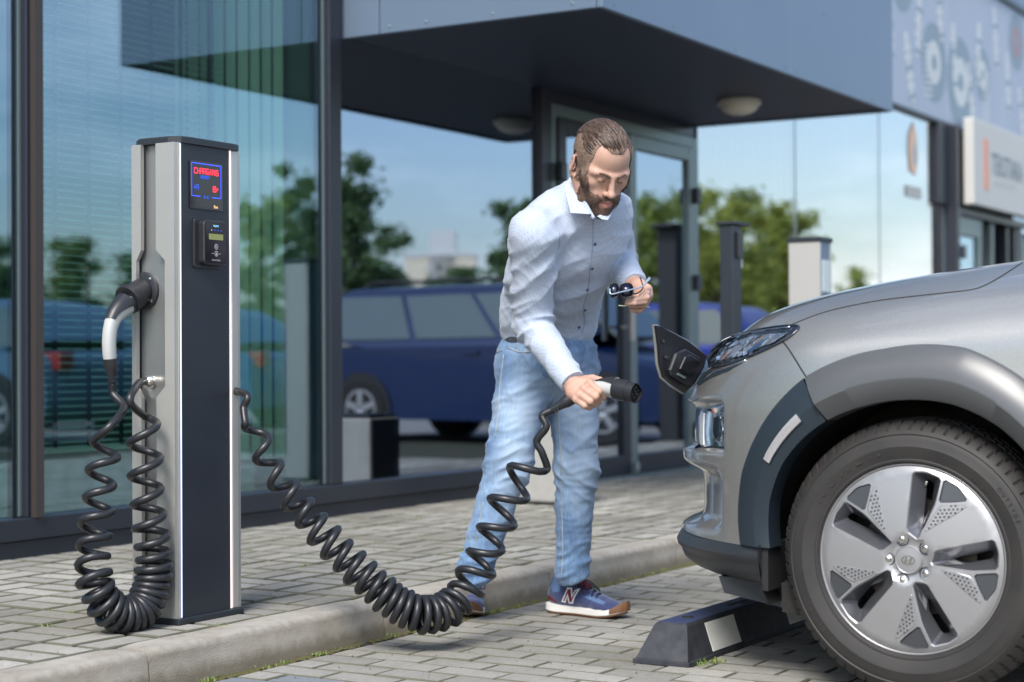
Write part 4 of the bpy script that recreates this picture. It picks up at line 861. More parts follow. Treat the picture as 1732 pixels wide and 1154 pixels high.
# seams
seam(car, 'seam', [(1321, 574), (1335, 592), (1352, 619), (1366, 642)], .0019); 
seam(car, 'seam', [(1322, 556), (1345, 547), (1400, 527), (1480, 510), (1560, 500), (1640, 491), (1668, 482), (1690, 470), (1712, 456), (1730, 444)], .0017)
def on_arch(pts, lift): 
    q = [onX(x, y, CXm - .9 - lift) - [0, 0, 0] for x, y in pts]; return np.array(q)
th_g = math.radians(59.5); 
# reflector on the arch trim
def arch_pt(th, u, lift): 
    r_ = r_i(th) + (r_o(th) - r_i(th)) * u; y, z = r_ * math.cos(th), HZ + r_ * math.sin(th); ao = side_a(np.array([r_o(th) * math.cos(th)]), np.array([HZ + r_o(th) * math.sin(th)]))[0]; bz = side_a(np.array([y]), np.array([z]))[0]
    return np.array([-(ao * .35 + bz * .65 + .0205 + lift), y, z])
ths = np.radians(np.linspace(32.5, 52.0, 14)); w0, w1 = .27, .47
ring = lambda lift, e: [arch_pt(t_, w1 - e, lift) for t_ in ths] + [arch_pt(t_, w0 + e, lift) for t_ in ths[::-1]]
V = np.array(ring(-.004, 0) + ring(.0022, 0) + ring(.0030, .03)); n = len(ths) * 2
F = [(i + k, i + (k + 1) % n, i + n + (k + 1) % n, i + n + k) for i in (0, n) for k in range(n)] + [(2 * n + k, 2 * n + k + 1, 2 * n + n - 2 - k, 2 * n + n - 1 - k) for k in range(n // 2 - 1)]
M_refl = mat('reflector', (.62, .60, .60), .25, .4, coat=1, noise=(900, .2, (.42, .41, .43)))
part(car, 'side_reflector', (toW(V), F), M_refl, 30)
V = np.array(ring(-.004, -.03) + ring(.0010, -.03)); part(car, 'reflector_bezel', (toW(V), [(k, (k + 1) % n, n + (k + 1) % n, n + k) for k in range(n)] + [(n + k, n + k + 1, n + n - 2 - k, n + n - 1 - k) for k in range(n // 2 - 1)]), M_clad2, 30)
# lower bumper: plan outlines stacked in height
def plan(z, ys, y1, n=60, w_=.885):
    A = a_of(ys, w_=w_); P = [(-w_, y1, z)]
    for t_ in np.linspace(0, PI / 2, n): c_, s_ = math.cos(t_) ** (2 / NE), math.sin(t_) ** (2 / NE); P.append((-w_ * c_, max(.20 + A * s_, y1 if s_ < .6 else 0), z))
    return P
lay = [(.356, .600, .87), (.349, .624, .89), (.338, .633, .893), (.326, .640, .895), (.318, .645, .897), (.308, .642, .893), (.300, .631, .884), (.29, .629, .880), (.275, .622, .875), (.258, .595, .862), (.246, .560, .84), (.236, .50, .80)]
g = gridgeo(np.array([plan(z, ys, .378, w_=w_) for z, ys, w_ in lay]))
part(car, 'lower_bumper', join((toW(g[0]), g[1]), (toW(g[0] * [-1, 1, 1]), g[1])), M_lower, 38)
for s in (-1, 1): part(car, 'bumper_end', xf(box(min(s * .87, s * .60), max(s * .87, s * .60), .362, .38, .236, .352), None, (CXm, HY, 0)), M_black)
part(car, 'air_dam', xf(join(prism([(.545, .250), (.530, .208), (.365, .180), (.358, .25)], 1.52, (-.76, 0, 0), (0, 1, 0), (0, 0, 1), bev=0)), None, (CXm, HY, 0)), M_lower, 30)
for q in (-.81, .51): part(car, 'arch_deflector', xf(prism([(.352, .25), (.350, .178), (.300, .172), (.262, .20), (.262, .27)], .30, (q, 0, 0), (0, 1, 0), (0, 0, 1)), None, (CXm, HY, 0)), M_liner, 30)
part(car, 'underbody', xf(box(-.72, .72, -3.3, .50, .20, .34), None, (CXm, HY, 0)), M_liner)
for s in (-1, 1):
    xa, xb = CXm + s * .876, CXm + s * .48
    lp_ = lathe([(.386, xa), (.392, xa - s * .02), (.396, xa - s * .1), (.396, xb), (.03, xb)], 60, 'x', -.35, PI + .35)
    # lathe angle 0 points to +y here
    part(car, 'wheel_arch_liner', xf(lp_, None, (0, HY, HZ)), M_liner, 40)
    part(car, 'sill', box(min(CXm + s * .885, CXm + s * .7), max(CXm + s * .885, CXm + s * .7), HY - 3.2, HY - .42, .20, .40, .02), M_clad)
# ---- lamps
M_lens = mat('lamp_lens', (.30, .36, .42), .08, .75, coat=1); t, b = nodes(M_lens)
tcn = t.nodes.new('ShaderNodeTexCoord'); vo = t.nodes.new('ShaderNodeTexVoronoi'); vo.inputs['Scale'].default_value = 38; vo.feature = 'F1'; bp = t.nodes.new('ShaderNodeBump'); bp.inputs['Strength'].default_value = .9; bp.inputs['Distance'].default_value = .02
t.links.new(tcn.outputs['Object'], vo.inputs['Vector']); t.links.new(vo.outputs['Distance'], bp.inputs['Height']); t.links.new(bp.outputs[0], b.inputs['Normal'])
M_lchr = mat('lamp_chrome', (.80, .82, .85), .12, 1.0, coat=1); M_ldk = mat('lamp_dark', (.02, .03, .045), .15, .3, coat=1)
hl = [(1196, 606), (1204, 594), (1225, 577), (1250, 567), (1275, 560), (1300, 556), (1330, 552), (1348, 552), (1352, 556), (1346, 564), (1325, 578), (1300, 591), (1270, 604), (1240, 615), (1215, 622), (1200, 625)]
h1 = patch(car, 'headlight', hl, M_ldk, .0025, .008, 6)
hp_ = [(1203, 606), (1218, 593), (1240, 581), (1265, 573), (1292, 568), (1318, 566), (1330, 566), (1310, 579), (1288, 589), (1262, 600), (1235, 610), (1210, 617)]
patch(h1, 'reflector', hp_, M_lens, .005, .004, 4, 20)
for q in ([(1222, 606), (1250, 588), (1262, 590), (1240, 607)], [(1266, 597), (1292, 574), (1306, 572), (1282, 594)], [(1230, 586), (1250, 578), (1254, 583), (1236, 592)], [(1298, 588), (1328, 567), (1336, 565), (1312, 582)]): patch(h1, 'lamp_facet', q, M_lchr, .0085, .003, 5, 20)
for k in range(8):
    x = 1206 + k * 9.2; y = 617 - k * 1.9; patch(h1, 'led_cell', [(x, y - 8), (x + 6.5, y - 10.5), (x + 6.5, y - 4), (x, y - 1)], M_lchr, .0085, .003, 6, 20)
for y_ in (0,): seam(h1, 'bezel', [(1200, 624), (1240, 615), (1270, 603), (1300, 590), (1330, 575), (1350, 559), (1346, 552), (1300, 556), (1255, 566), (1225, 577), (1205, 594)], .0030, M_ldk, .003, 5)
seam(h1, 'bezel_line', [(1232, 578), (1262, 567), (1300, 560), (1338, 556)], .0013, M_lchr, .006, 5)
# main lamp pod in its recess on the corner, with a projector
def dpatch(par, name, px, m, off, th, step=6, smooth=30): 
    v, F = cdt(px, step); P = on_body(v); N = grad(P); P = P - N * dent(P)[:, None]; return part(par, name, solid(toW(P + N * off), F, th, N), m, smooth)
l2 = dpatch(car, 'lamp_pod', [(1166, 694), (1180, 688), (1214, 683), (1217, 690), (1217, 752), (1210, 760), (1166, 759), (1163, 750), (1162, 706)], M_lchr, .004, .004)
dpatch(l2, 'lamp_body', [(1190, 702), (1202, 696), (1214, 700), (1216, 748), (1204, 756), (1192, 740)], M_lens, .012, .012, 6, 20)
dpatch(l2, 'projector', [(1198, 706), (1206, 704), (1207, 738), (1200, 744), (1197, 730)], M_ldk, .020, .010, 6, 20)
dpatch(l2, 'lens_strip', [(1167, 698), (1172, 697), (1172, 754), (1167, 754)], mat('lamp_white', (.75, .76, .76), .2, coat=1), .007, .004)
seam(car, 'crease', [(1166, 681), (1190, 672), (1216, 668), (1224, 684)], .0012, M_clad2, -.001)
seam(car, 'badge_line', [(1192, 640), (1210, 628), (1240, 618), (1262, 610)], .0035, M_lchr, .001)
patch(car, 'nose_trim', [(1188, 632), (1198, 628), (1236, 620), (1262, 611), (1232, 628), (1200, 641), (1184, 652), (1178, 650)], M_clad2, .002, .004, 6)
# ---- open charging flap at the middle of the nose
hdep = float((CM @ (toW(on_body([(1190, 632)]))[0] - EYEP))[2]); fd = lambda x: hdep + .03 - (1197 - x) / 86 * .16
fo = [(1111, 551), (1118, 551), (1166, 577), (1197, 602), (1192, 622), (1176, 650), (1160, 665), (1140, 652), (1124, 638), (1118, 615), (1116, 585)]
P = np.array([at(x, y, fd(x)) for x, y in fo]); n_ = np.cross(P[6] - P[0], P[3] - P[0]); n_ /= np.linalg.norm(n_); n_ *= np.sign(n_ @ T_)
U0 = (P[3] - P[0]) / np.linalg.norm(P[3] - P[0]); V0 = np.cross(n_, U0)
def fpl(px): 
    o = []
    for x, y in px: r_ = ray(x, y); s_ = ((P[0] - EYEP) @ n_) / (r_ @ n_); q = EYEP + r_ * s_ - P[0]; o.append((q @ U0, q @ V0))
    return o
M_fl = mat('flap_black', (.006, .006, .008), .38)
fl = part(car, 'charging_flap', prism(fpl(fo), .009, P[0] - n_ * .009, U0, V0, bev=.003), M_fl, 30, 'black inside of the open charging flap')
part(fl, 'skin', prism(fpl([(1110, 549), (1118, 549), (1167, 574), (1199, 600), (1193, 624), (1161, 667), (1139, 653), (1123, 639), (1116, 615), (1114, 585)]), .006, P[0] - n_ * .0155, U0, V0, bev=.002), M_paint, 30)
part(fl, 'seal', prism(fpl([(1139, 598), (1156, 590), (1182, 606), (1186, 618), (1168, 652), (1158, 652), (1131, 634), (1129, 626)]), .009, P[0] + n_ * .0004, U0, V0, bev=.004), M_rub, 30)
part(fl, 'socket_cover', prism(fpl([(1151, 603), (1160, 600), (1176, 611), (1164, 632), (1158, 634), (1142, 624)]), .007, P[0] + n_ * .0098, U0, V0, bev=.003), M_fl, 30)
part(fl, 'latch', prism(fpl([(1139, 634), (1141, 631), (1154, 638), (1152, 641)]), .003, P[0] + n_ * .010, U0, V0), M_alu)
for q in ((1121, 578), (1125, 605)): c_ = fpl([q])[0]; part(fl, 'clip', prism(disc(.006, 10, c=c_), .006, P[0] + n_ * .0004, U0, V0, bev=.002), M_rub, 30)

# ---- front wheel
M_tyre = mat('tyre_rubber', (.020, .019, .019), .62, noise=(9, .22, (.033, .030, .027)), bump=(260, .25, .001)); M_cover = mat('wheel_cover_silver', (.34, .34, .35), .38, .55, noise=(5, .35, (.385, .38, .38))); M_cdk = mat('wheel_cover_dark', (.085, .09, .098), .36, .5); M_slot = mat('wheel_slot', (.16, .165, .18), .3, .7)
Rw = lambda g: (np.stack([g[0][:, 2] * -1, -g[0][:, 0], g[0][:, 1]], 1) + [4.034, HY, HZ], g[1])     # local x = right in the photo, y = up, z = out of the wheel
prof = [(.214, -.105), (.216, -.012), (.2225, -.003), (.225, .002), (.232, .010), (.236, .0105), (.238, .0095), (.262, .0175), (.268, .0185), (.270, .0175), (.284, .017), (.294, .0125), (.297, .0145), (.300, .0125), (.306, .008), (.313, .001), (.3205, -.010), (.3265, -.019), (.3305, -.030), (.3325, -.044), (.3335, -.054), (.3272, -.055), (.3272, -.062), (.334, -.063), (.3345, -.084), (.328, -.085), (.328, -.093), (.3345, -.094), (.3345, -.122), (.328, -.123), (.328, -.131), (.3345, -.132), (.333, -.155), (.327, -.185), (.30, -.203), (.26, -.208), (.22, -.19), (.214, -.105)]
NS = 68; nseg = NS * 7; V = []
for r_, h in prof:
    for j in range(nseg):
        a = 2 * PI * j / nseg; q = (j + (h * -60 if h < 0 else 0)) % 7; s_ = r_
        if r_ > .3125 and q < 1.0 and -.16 < h < .002: s_ = r_ - .0065
        V.append((s_ * math.cos(a), s_ * math.sin(a), h))
k_ = nseg; ty = G(V, [(i * k_ + j, i * k_ + (j + 1) % k_, (i + 1) * k_ + (j + 1) % k_, (i + 1) * k_ + j) for i in range(len(prof) - 1) for j in range(k_)])
wh = part(car, 'wheel', Rw(lathe([(.03, -.14), (.20, -.14), (.213, -.10), (.213, -.03), (.219, -.012), (.222, -.0105), (.222, -.02)], 64)), M_cdk, 40)
part(wh, 'tyre', Rw(ty), M_tyre, 28)
# silver cover with five pockets
PK = np.array([(7, 209), (39, 210), (78, 195), (66, 135), (24, 45), (-5, 66), (-1, 124)]) / 1000; DP = np.array([(31, 186), (40, 185), (49, 178), (43, 120), (26, 92), (25, 104), (29, 140)]) / 1000
TRI = np.array([(83, 194), (119, 175), (141, 143), (110, 139), (71, 137)]) / 1000; DOT = np.array([(76, 133), (110, 135), (144, 134), (108, 108), (37, 66), (57, 102)]) / 1000
def dens_poly(P, n=4): return np.array([P[i] + (P[(i + 1) % len(P)] - P[i]) * k / n for i in range(len(P)) for k in range(n)])
r2 = lambda a: np.array([[math.cos(a), -math.sin(a)], [math.sin(a), math.cos(a)]])
def hz(x, y): r_ = np.hypot(x, y); return .010 + .014 * np.clip(1 - (r_ / .20) ** 2, 0, 1) - .010 * sst(.060, .044, r_) - .008 * sst(.205, .222, r_)
def rnd(P, c=.22):
    o = []
    for i in range(len(P)): o += [P[i] + (P[i - 1] - P[i]) * min(c, .006 / np.linalg.norm(P[i - 1] - P[i])), P[i] + (P[(i + 1) % len(P)] - P[i]) * min(c, .006 / np.linalg.norm(P[(i + 1) % len(P)] - P[i]))]
    return np.array(o)
PKr, TRIr, DOTr = rnd(PK), rnd(TRI), rnd(DOT); DPr = rnd(DP)
holes = [Pg @ r2(-2 * PI * k / 5).T.T if False else Pg @ r2(2 * PI * k / 5).T for k in range(5) for Pg in (PKr, TRIr)]
v, F = cdt(disc(.2205, 120), .010, holes); VV = np.column_stack([v, hz(v[:, 0], v[:, 1])])
part(wh, 'cover', Rw((VV, F)), M_cover, 25)
def wall(Pa, Pb, za, zb, N=1):
    n = len(Pa); A = np.column_stack([Pa, hz(Pa[:, 0], Pa[:, 1]) + za]); B = np.column_stack([Pb, hz(Pb[:, 0], Pb[:, 1]) + zb]); return np.vstack([A, B]), [(k, (k + 1) % n, n + (k + 1) % n, n + k) for k in range(n)]
def shrink(P, d): c = P.mean(0); v = c - P; return P + v / np.linalg.norm(v, axis=1)[:, None] * d
for k in range(5):
    M2 = r2(2 * PI * k / 5).T; a, b_, c_, d_ = PKr @ M2, DPr @ M2, TRIr @ M2, DOTr @ M2; a1 = shrink(a, .0035)
    part(wh, 'pocket_edge', Rw(wall(a, a1, 0, -.004)), M_cover, 20)
    part(wh, 'pocket', Rw(wall(a1, b_, -.004, -.040)), M_slot, 20)
    wd = np.array([(24, 60), (30, 98), (44, 118), (34, 84)]) / 1000 @ M2
    part(wh, 'wedge', Rw((np.column_stack([wd, [-.004, -.020, -.012, .006]]) + [0, 0, .006], [(0, 1, 2, 3)])), M_cover)
    c1_ = shrink(c_, .003); part(wh, 'dark_inlay', Rw(join(wall(c_, c1_, 0, -.0045), (np.column_stack([c1_, hz(c1_[:, 0], c1_[:, 1]) - .0045]), [tuple(range(len(c1_)))]))), M_cdk, 20)
    d1 = shrink(d_, .002); part(wh, 'grid_panel', Rw(join(wall(d_, d1, .0004, .0016), (np.column_stack([d1, hz(d1[:, 0], d1[:, 1]) + .0012]), [tuple(range(len(d1)))]))), M_cover, 20)
    ds = []; e1 = np.array([.0100, .0008]); e2 = np.array([-.0052, -.0086]); inn = shrink(DOTr, .0045)
    for i in range(-3, 14):
        for j in range(-3, 14):
            q = np.array([.072, .1285]) + e1 * i + e2 * j
            if inpoly(q[None], inn)[0]:
                q2 = q @ M2; rr_ = .0030; ds.append(G([(q2[0] + rr_ * math.cos(t_) * s_, q2[1] + rr_ * .85 * math.sin(t_) * s_, float(hz(q2[0], q2[1])) + .0014 + h_) for s_, h_ in ((1, 0), (.6, .0016)) for t_ in np.arange(6) * PI / 3], [(i_, (i_ + 1) % 6, 6 + (i_ + 1) % 6, 6 + i_) for i_ in range(6)] + [tuple(range(6, 12))]))
    part(wh, 'grid_studs', Rw(join(*ds)), M_slot, stuff=True)
    an = math.radians(108 + 72 * k); nx_, ny_ = .051 * math.cos(an), .051 * math.sin(an)
    part(wh, 'nut_recess', Rw(xf(lathe([(.0165, .0145), (.0145, .0165), (.0135, .012), (.0125, .003), (0, .003)], 24), loc=(nx_, ny_, .0015))), M_cdk, 30)
    part(wh, 'wheel_nut', Rw(xf(lathe([(.0098, .004), (.0095, .014), (.0070, .0155), (.0066, .0195), (.004, .021), (0, .021)], 12), loc=(nx_, ny_, .0015))), M_chr, 30)
part(wh, 'rim_edge', Rw(lathe([(.2205, .0005), (.2245, .0045), (.2265, .0030), (.2268, -.006)], 90)), M_cover, 40)
ctr = part(wh, 'centre_cap', Rw(lathe([(.034, .012), (.034, .0185), (.0315, .0215), (.030, .0205), (0, .0225)], 40)), M_cover, 30)
part(ctr, 'emblem', Rw(join(*[(np.column_stack([g_[0][:, 0] * .0165, g_[0][:, 1] * .0105, g_[0][:, 2]]) @ np.array([[1, .0, 0], [.0, 1, 0], [0, 0, 1]]) + [0, 0, .0222], g_[1]) for g_ in (
    (lambda: (np.array([(math.cos(t_) * s_, math.sin(t_) * s_, .0012) for s_ in (1.0, .86) for t_ in np.arange(32) * PI / 16]), [(i, (i + 1) % 32, 32 + (i + 1) % 32, 32 + i) for i in range(32)]))(),
    G([(-.62, -.55, .0012), (-.34, -.68, .0012), (-.10, .62, .0012), (-.36, .60, .0012)], [(0, 1, 2, 3)]), G([(.10, -.62, .0012), (.36, -.60, .0012), (.62, .55, .0012), (.34, .68, .0012)], [(0, 1, 2, 3)]), G([(-.36, -.16, .0012), (.22, .02, .0012), (.36, .18, .0012), (-.22, .0, .0012)], [(0, 1, 2, 3)]))])), M_chr)
part(wh, 'valve', Rw(tube([(.036, .172, .004), (.041, .180, .010), (.044, .186, .016)], [.0035, .0035, .0028], 8)), M_chr, True)
part(wh, 'brake_disc', Rw(lathe([(.06, -.062), (.14, -.060), (.142, -.070), (.06, -.072)], 40)), M_alloy := mat('brake_steel', (.10, .09, .08), .45, .8), 30)
# raised lettering on the tyre wall
def arc_text(s, rad, a_mid, size, sp, flip=False, h=.0012, hz_=.018):
    gs = []; n = len(s)
    for k, ch in enumerate(s):
        if ch == ' ': continue
        g = text_geo(ch, size, h); w_ = g[0][:, 0].max() / 2 + g[0][:, 0].min() / 2; a = math.radians(a_mid) + (k - (n - 1) / 2) * sp * (1 if flip else -1); cu, su = math.cos(a), math.sin(a)
        tx, ty_ = (np.array([su, -cu, 0]), np.array([cu, su, 0])) if not flip else (np.array([-su, cu, 0]), np.array([-cu, -su, 0]))
        gs.append(((g[0][:, [0]] - w_) * tx + g[0][:, [1]] * ty_ + g[0][:, [2]] * [0, 0, 1] + [rad * cu, rad * su, hz_], g[1]))
    return join(*gs)
part(wh, 'tyre_lettering', Rw(arc_text('NEXEN', .290, -48, .044, .165, True, .0012, .0125)), M_tyre, stuff=True); part(wh, 'tyre_lettering', Rw(arc_text('NEXEN', .252, 128, .040, .17, False, .0012, .0155)), M_tyre, stuff=True)
part(wh, 'tyre_lettering', Rw(arc_text('215/55R17', .284, 214, .017, .052, True, .0010, .0165)), M_tyre, stuff=True); part(wh, 'tyre_lettering', Rw(arc_text('DOT U2 HANV 2718', .246, 38, .010, .034, False, .0008, .0135)), M_tyre, stuff=True)
part(wh, 'tyre_lettering', Rw(arc_text('OUTSIDE', .272, 30, .014, .05, False, .0008, .0180)), M_tyre, stuff=True)
for x_, y_ in ((-.90, -2.6), (.83, -2.6), (.83, 0)):      # the other three wheels, plain
    part(car, 'wheel', xf(lathe([(0, -.02), (.05, 0), (.20, .01), (.225, -.01), (.25, -.02), (.31, -.01), (.334, .03), (.334, .17), (.30, .20), (.1, .2)], 48, 'x'), None, (CXm + x_ + (.03 if x_ < 0 else -.1), HY + y_, HZ)), M_tyre, 30)

# ================================================================== WHEEL STOP
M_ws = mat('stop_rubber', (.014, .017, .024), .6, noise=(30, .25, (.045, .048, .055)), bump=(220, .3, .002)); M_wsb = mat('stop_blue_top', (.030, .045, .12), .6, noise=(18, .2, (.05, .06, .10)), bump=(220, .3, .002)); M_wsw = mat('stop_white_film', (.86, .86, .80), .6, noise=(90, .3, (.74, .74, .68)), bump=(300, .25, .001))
A0 = onz(1078, 1113); B0 = onz(1165, 1130); wx, wy0, wy1 = B0[0], B0[1], B0[1] + .165
ws = thing('wheel_stop', 'low black rubber wheel stop with white patches under the car bumper', 'wheel stop', (wx, wy0, 0)); LW, HWS = 1.6, .105
base_ = [(0, 0), (LW, 0), (LW, wy1 - wy0), (0, wy1 - wy0)]
def ring4(i0, i1, j, z): return [(wx + i0, wy0 + j, z), (wx + LW - i0, wy0 + j, z), (wx + LW - i0, wy1 - j, z), (wx + i0, wy1 - j, z)]
part(ws, 'foot', rings([ring4(0, 0, 0, 0), ring4(0, 0, 0, .010), ring4(.004, 0, .004, .013)]), M_ws)
part(ws, 'block', rings([ring4(.008, 0, .006, .0131), ring4(.064, 0, .034, HWS - .008), ring4(.071, 0, .040, HWS - .002)]), M_ws, 25)
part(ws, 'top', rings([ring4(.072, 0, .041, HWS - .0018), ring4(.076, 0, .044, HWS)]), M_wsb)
def on_side(x0, x1, z0, z1, off=.0015):
    f = lambda z: wy0 + .006 + (z - .0131) / (HWS - .008 - .0131) * .028 - off; return G([(wx + x0, f(z0), z0), (wx + x1, f(z0), z0), (wx + x1, f(z1), z1), (wx + x0, f(z1), z1), (wx + x0, f(z0) + .003, z0), (wx + x1, f(z0) + .003, z0), (wx + x1, f(z1) + .003, z1), (wx + x0, f(z1) + .003, z1)], [(0, 1, 2, 3), (4, 7, 6, 5), (0, 4, 5, 1), (1, 5, 6, 2), (2, 6, 7, 3), (3, 7, 4, 0)])
for a, b_ in ((.17, .36), (.72, .91), (1.22, 1.40)): part(ws, 'white_patch', on_side(a, b_, .018, HWS - .012), M_wsw)
part(ws, 'bolt_hole', xf(lathe([(.017, 0), (.015, .002), (0, .0014)], 20), None, (wx + .17, (wy0 + wy1) / 2, HWS + .0005)), M_black)
part(ws, 'groove', box(wx + .44, wx + .68, wy0 + .075, wy0 + .088, HWS + .0004, HWS + .002), M_black); part(ws, 'groove', box(wx + .48, wx + .66, wy0 + .055, wy0 + .062, HWS + .0004, HWS + .002), M_black)
# ================================================================== THE MAN
def skin_mat():
    m = mat('skin', (.56, .36, .275), .55, spec=.35, noise=(34, .28, (.49, .28, .21)), bump=(420, .12, .001)); t, b = nodes(m)
    b.inputs['Subsurface Weight'].default_value = .12; b.inputs['Subsurface Radius'].default_value = (.012, .005, .003); b.inputs['Subsurface Scale'].default_value = .6; return m
M_skin = skin_mat(); M_hair = mat('brown_hair', (.045, .028, .020), .34, spec=.5, noise=(90, .3, (.080, .050, .035))); M_fade = mat('short_hair', (.17, .115, .085), .7, noise=(200, .3, (.27, .185, .14)))
M_beard = mat('beard', (.075, .043, .029), .7, noise=(260, .3, (.20, .12, .085)), bump=(700, .6, .002)); M_lip = mat('lips', (.50, .22, .18), .4); M_brow = mat('eyebrow', (.12, .075, .05), .7)
# shirt: off white cotton printed with a fine grid of small blue dots
M_shirt = mat('dotted_shirt', (.66, .69, .76), .75, sheen=.2); t, b = nodes(M_shirt); geo = t.nodes.new('ShaderNodeTexCoord'); mpn = t.nodes.new('ShaderNodeMapping'); mpn.inputs['Rotation'].default_value = (.3, .5, .55)
t.links.new(geo.outputs['Object'], mpn.inputs['Vector']); sc_n = t.nodes.new('ShaderNodeVectorMath'); sc_n.operation = 'SCALE'; sc_n.inputs['Scale'].default_value = 2 * PI / .0078; t.links.new(mpn.outputs[0], sc_n.inputs[0])
spx = t.nodes.new('ShaderNodeSeparateXYZ'); t.links.new(sc_n.outputs[0], spx.inputs[0]); prev = None
for ax in 'XYZ':
    s_ = t.nodes.new('ShaderNodeMath'); s_.operation = 'SINE'; t.links.new(spx.outputs[ax], s_.inputs[0])
    if prev is None: prev = s_
    else: a_ = t.nodes.new('ShaderNodeMath'); a_.operation = 'ADD'; t.links.new(prev.outputs[0], a_.inputs[0]); t.links.new(s_.outputs[0], a_.inputs[1]); prev = a_
rp = t.nodes.new('ShaderNodeValToRGB'); rp.color_ramp.elements[0].position = .58; rp.color_ramp.elements[0].color = (.46, .525, .63, 1); rp.color_ramp.elements[1].position = .95; rp.color_ramp.elements[1].color = (.33, .39, .53, 1)
mr = t.nodes.new('ShaderNodeMapRange'); mr.inputs['From Min'].default_value = -3; mr.inputs['From Max'].default_value = 3; t.links.new(prev.outputs[0], mr.inputs['Value']); t.links.new(mr.outputs[0], rp.inputs[0]); t.links.new(rp.outputs[0], b.inputs['Base Color'])
# jeans: washed denim, pale on the thighs and knees, darker in the seams
M_jean = mat('washed_denim', (.22, .34, .52), .8, sheen=.15); t, b = nodes(M_jean); tcn = t.nodes.new('ShaderNodeTexCoord')
n1 = t.nodes.new('ShaderNodeTexNoise'); n1.inputs['Scale'].default_value = 5; n1.inputs['Detail'].default_value = 9; n1.inputs['Roughness'].default_value = .62; t.links.new(tcn.outputs['Object'], n1.inputs['Vector'])
mp1 = t.nodes.new('ShaderNodeMapping'); mp1.inputs['Scale'].default_value = (160, 160, 28); n2 = t.nodes.new('ShaderNodeTexNoise'); n2.inputs['Detail'].default_value = 3; n2.inputs['Scale'].default_value = 1; t.links.new(tcn.outputs['Object'], mp1.inputs['Vector']); t.links.new(mp1.outputs[0], n2.inputs['Vector'])
r1 = t.nodes.new('ShaderNodeValToRGB'); e = r1.color_ramp.elements; e[0].position = .36; e[0].color = (.07, .145, .29, 1); e[1].position = .68; e[1].color = (.34, .46, .60, 1); k_ = e.new(.5); k_.color = (.165, .275, .44, 1)
r2_ = t.nodes.new('ShaderNodeMapRange'); r2_.inputs['From Min'].default_value = .3; r2_.inputs['From Max'].default_value = .7; r2_.inputs['To Min'].default_value = .80; r2_.inputs['To Max'].default_value = 1.18
xv = t.nodes.new('ShaderNodeVectorMath'); xv.operation = 'SCALE'; t.links.new(n1.outputs['Fac'], r1.inputs[0]); t.links.new(n2.outputs['Fac'], r2_.inputs['Value']); t.links.new(r1.outputs[0], xv.inputs[0]); t.links.new(r2_.outputs[0], xv.inputs['Scale'])
at_ = t.nodes.new('ShaderNodeAttribute'); at_.attribute_name = 'wash'; xm = t.nodes.new('ShaderNodeMix'); xm.data_type = 'RGBA'; xm.inputs['B'].default_value = (.42, .53, .65, 1); t.links.new(at_.outputs['Fac'], xm.inputs['Factor']); t.links.new(xv.outputs[0], xm.inputs['A']); t.links.new(xm.outputs['Result'], b.inputs['Base Color'])
bp = t.nodes.new('ShaderNodeBump'); bp.inputs['Strength'].default_value = .25; bp.inputs['Distance'].default_value = .002; t.links.new(n2.outputs['Fac'], bp.inputs['Height']); t.links.new(bp.outputs[0], b.inputs['Normal'])
M_seam = mat('denim_seam', (.33, .36, .36), .8); M_btn = mat('navy_button', (.02, .03, .08), .3)

# joints (photo pixel, distance)
J = {k: at(*v) for k, v in dict(
    pel=(925, 588, 5.45), wai=(932, 525, 5.40), rib=(947, 455, 5.28), che=(962, 402, 5.18), sho=(974, 366, 5.12), nkb=(985, 338, 5.07),
    rsh=(903, 396, 5.00), rel=(900, 548, 5.14), rwr=(964, 645, 4.95), lsh=(1028, 360, 5.23), lel=(1043, 438, 5.44), lwr=(1070, 480, 5.16),
    rhp=(892, 618, 5.42), rkn=(861, 778, 5.36), ran=(805, 962, 5.37), lhp=(966, 618, 5.48), lkn=(975, 790, 5.47), lan=(968, 955, 5.50)).items()}
LAT = R_ * .80 - T_ * .60; FWD = R_ * .60 + T_ * .80          # his left, his front
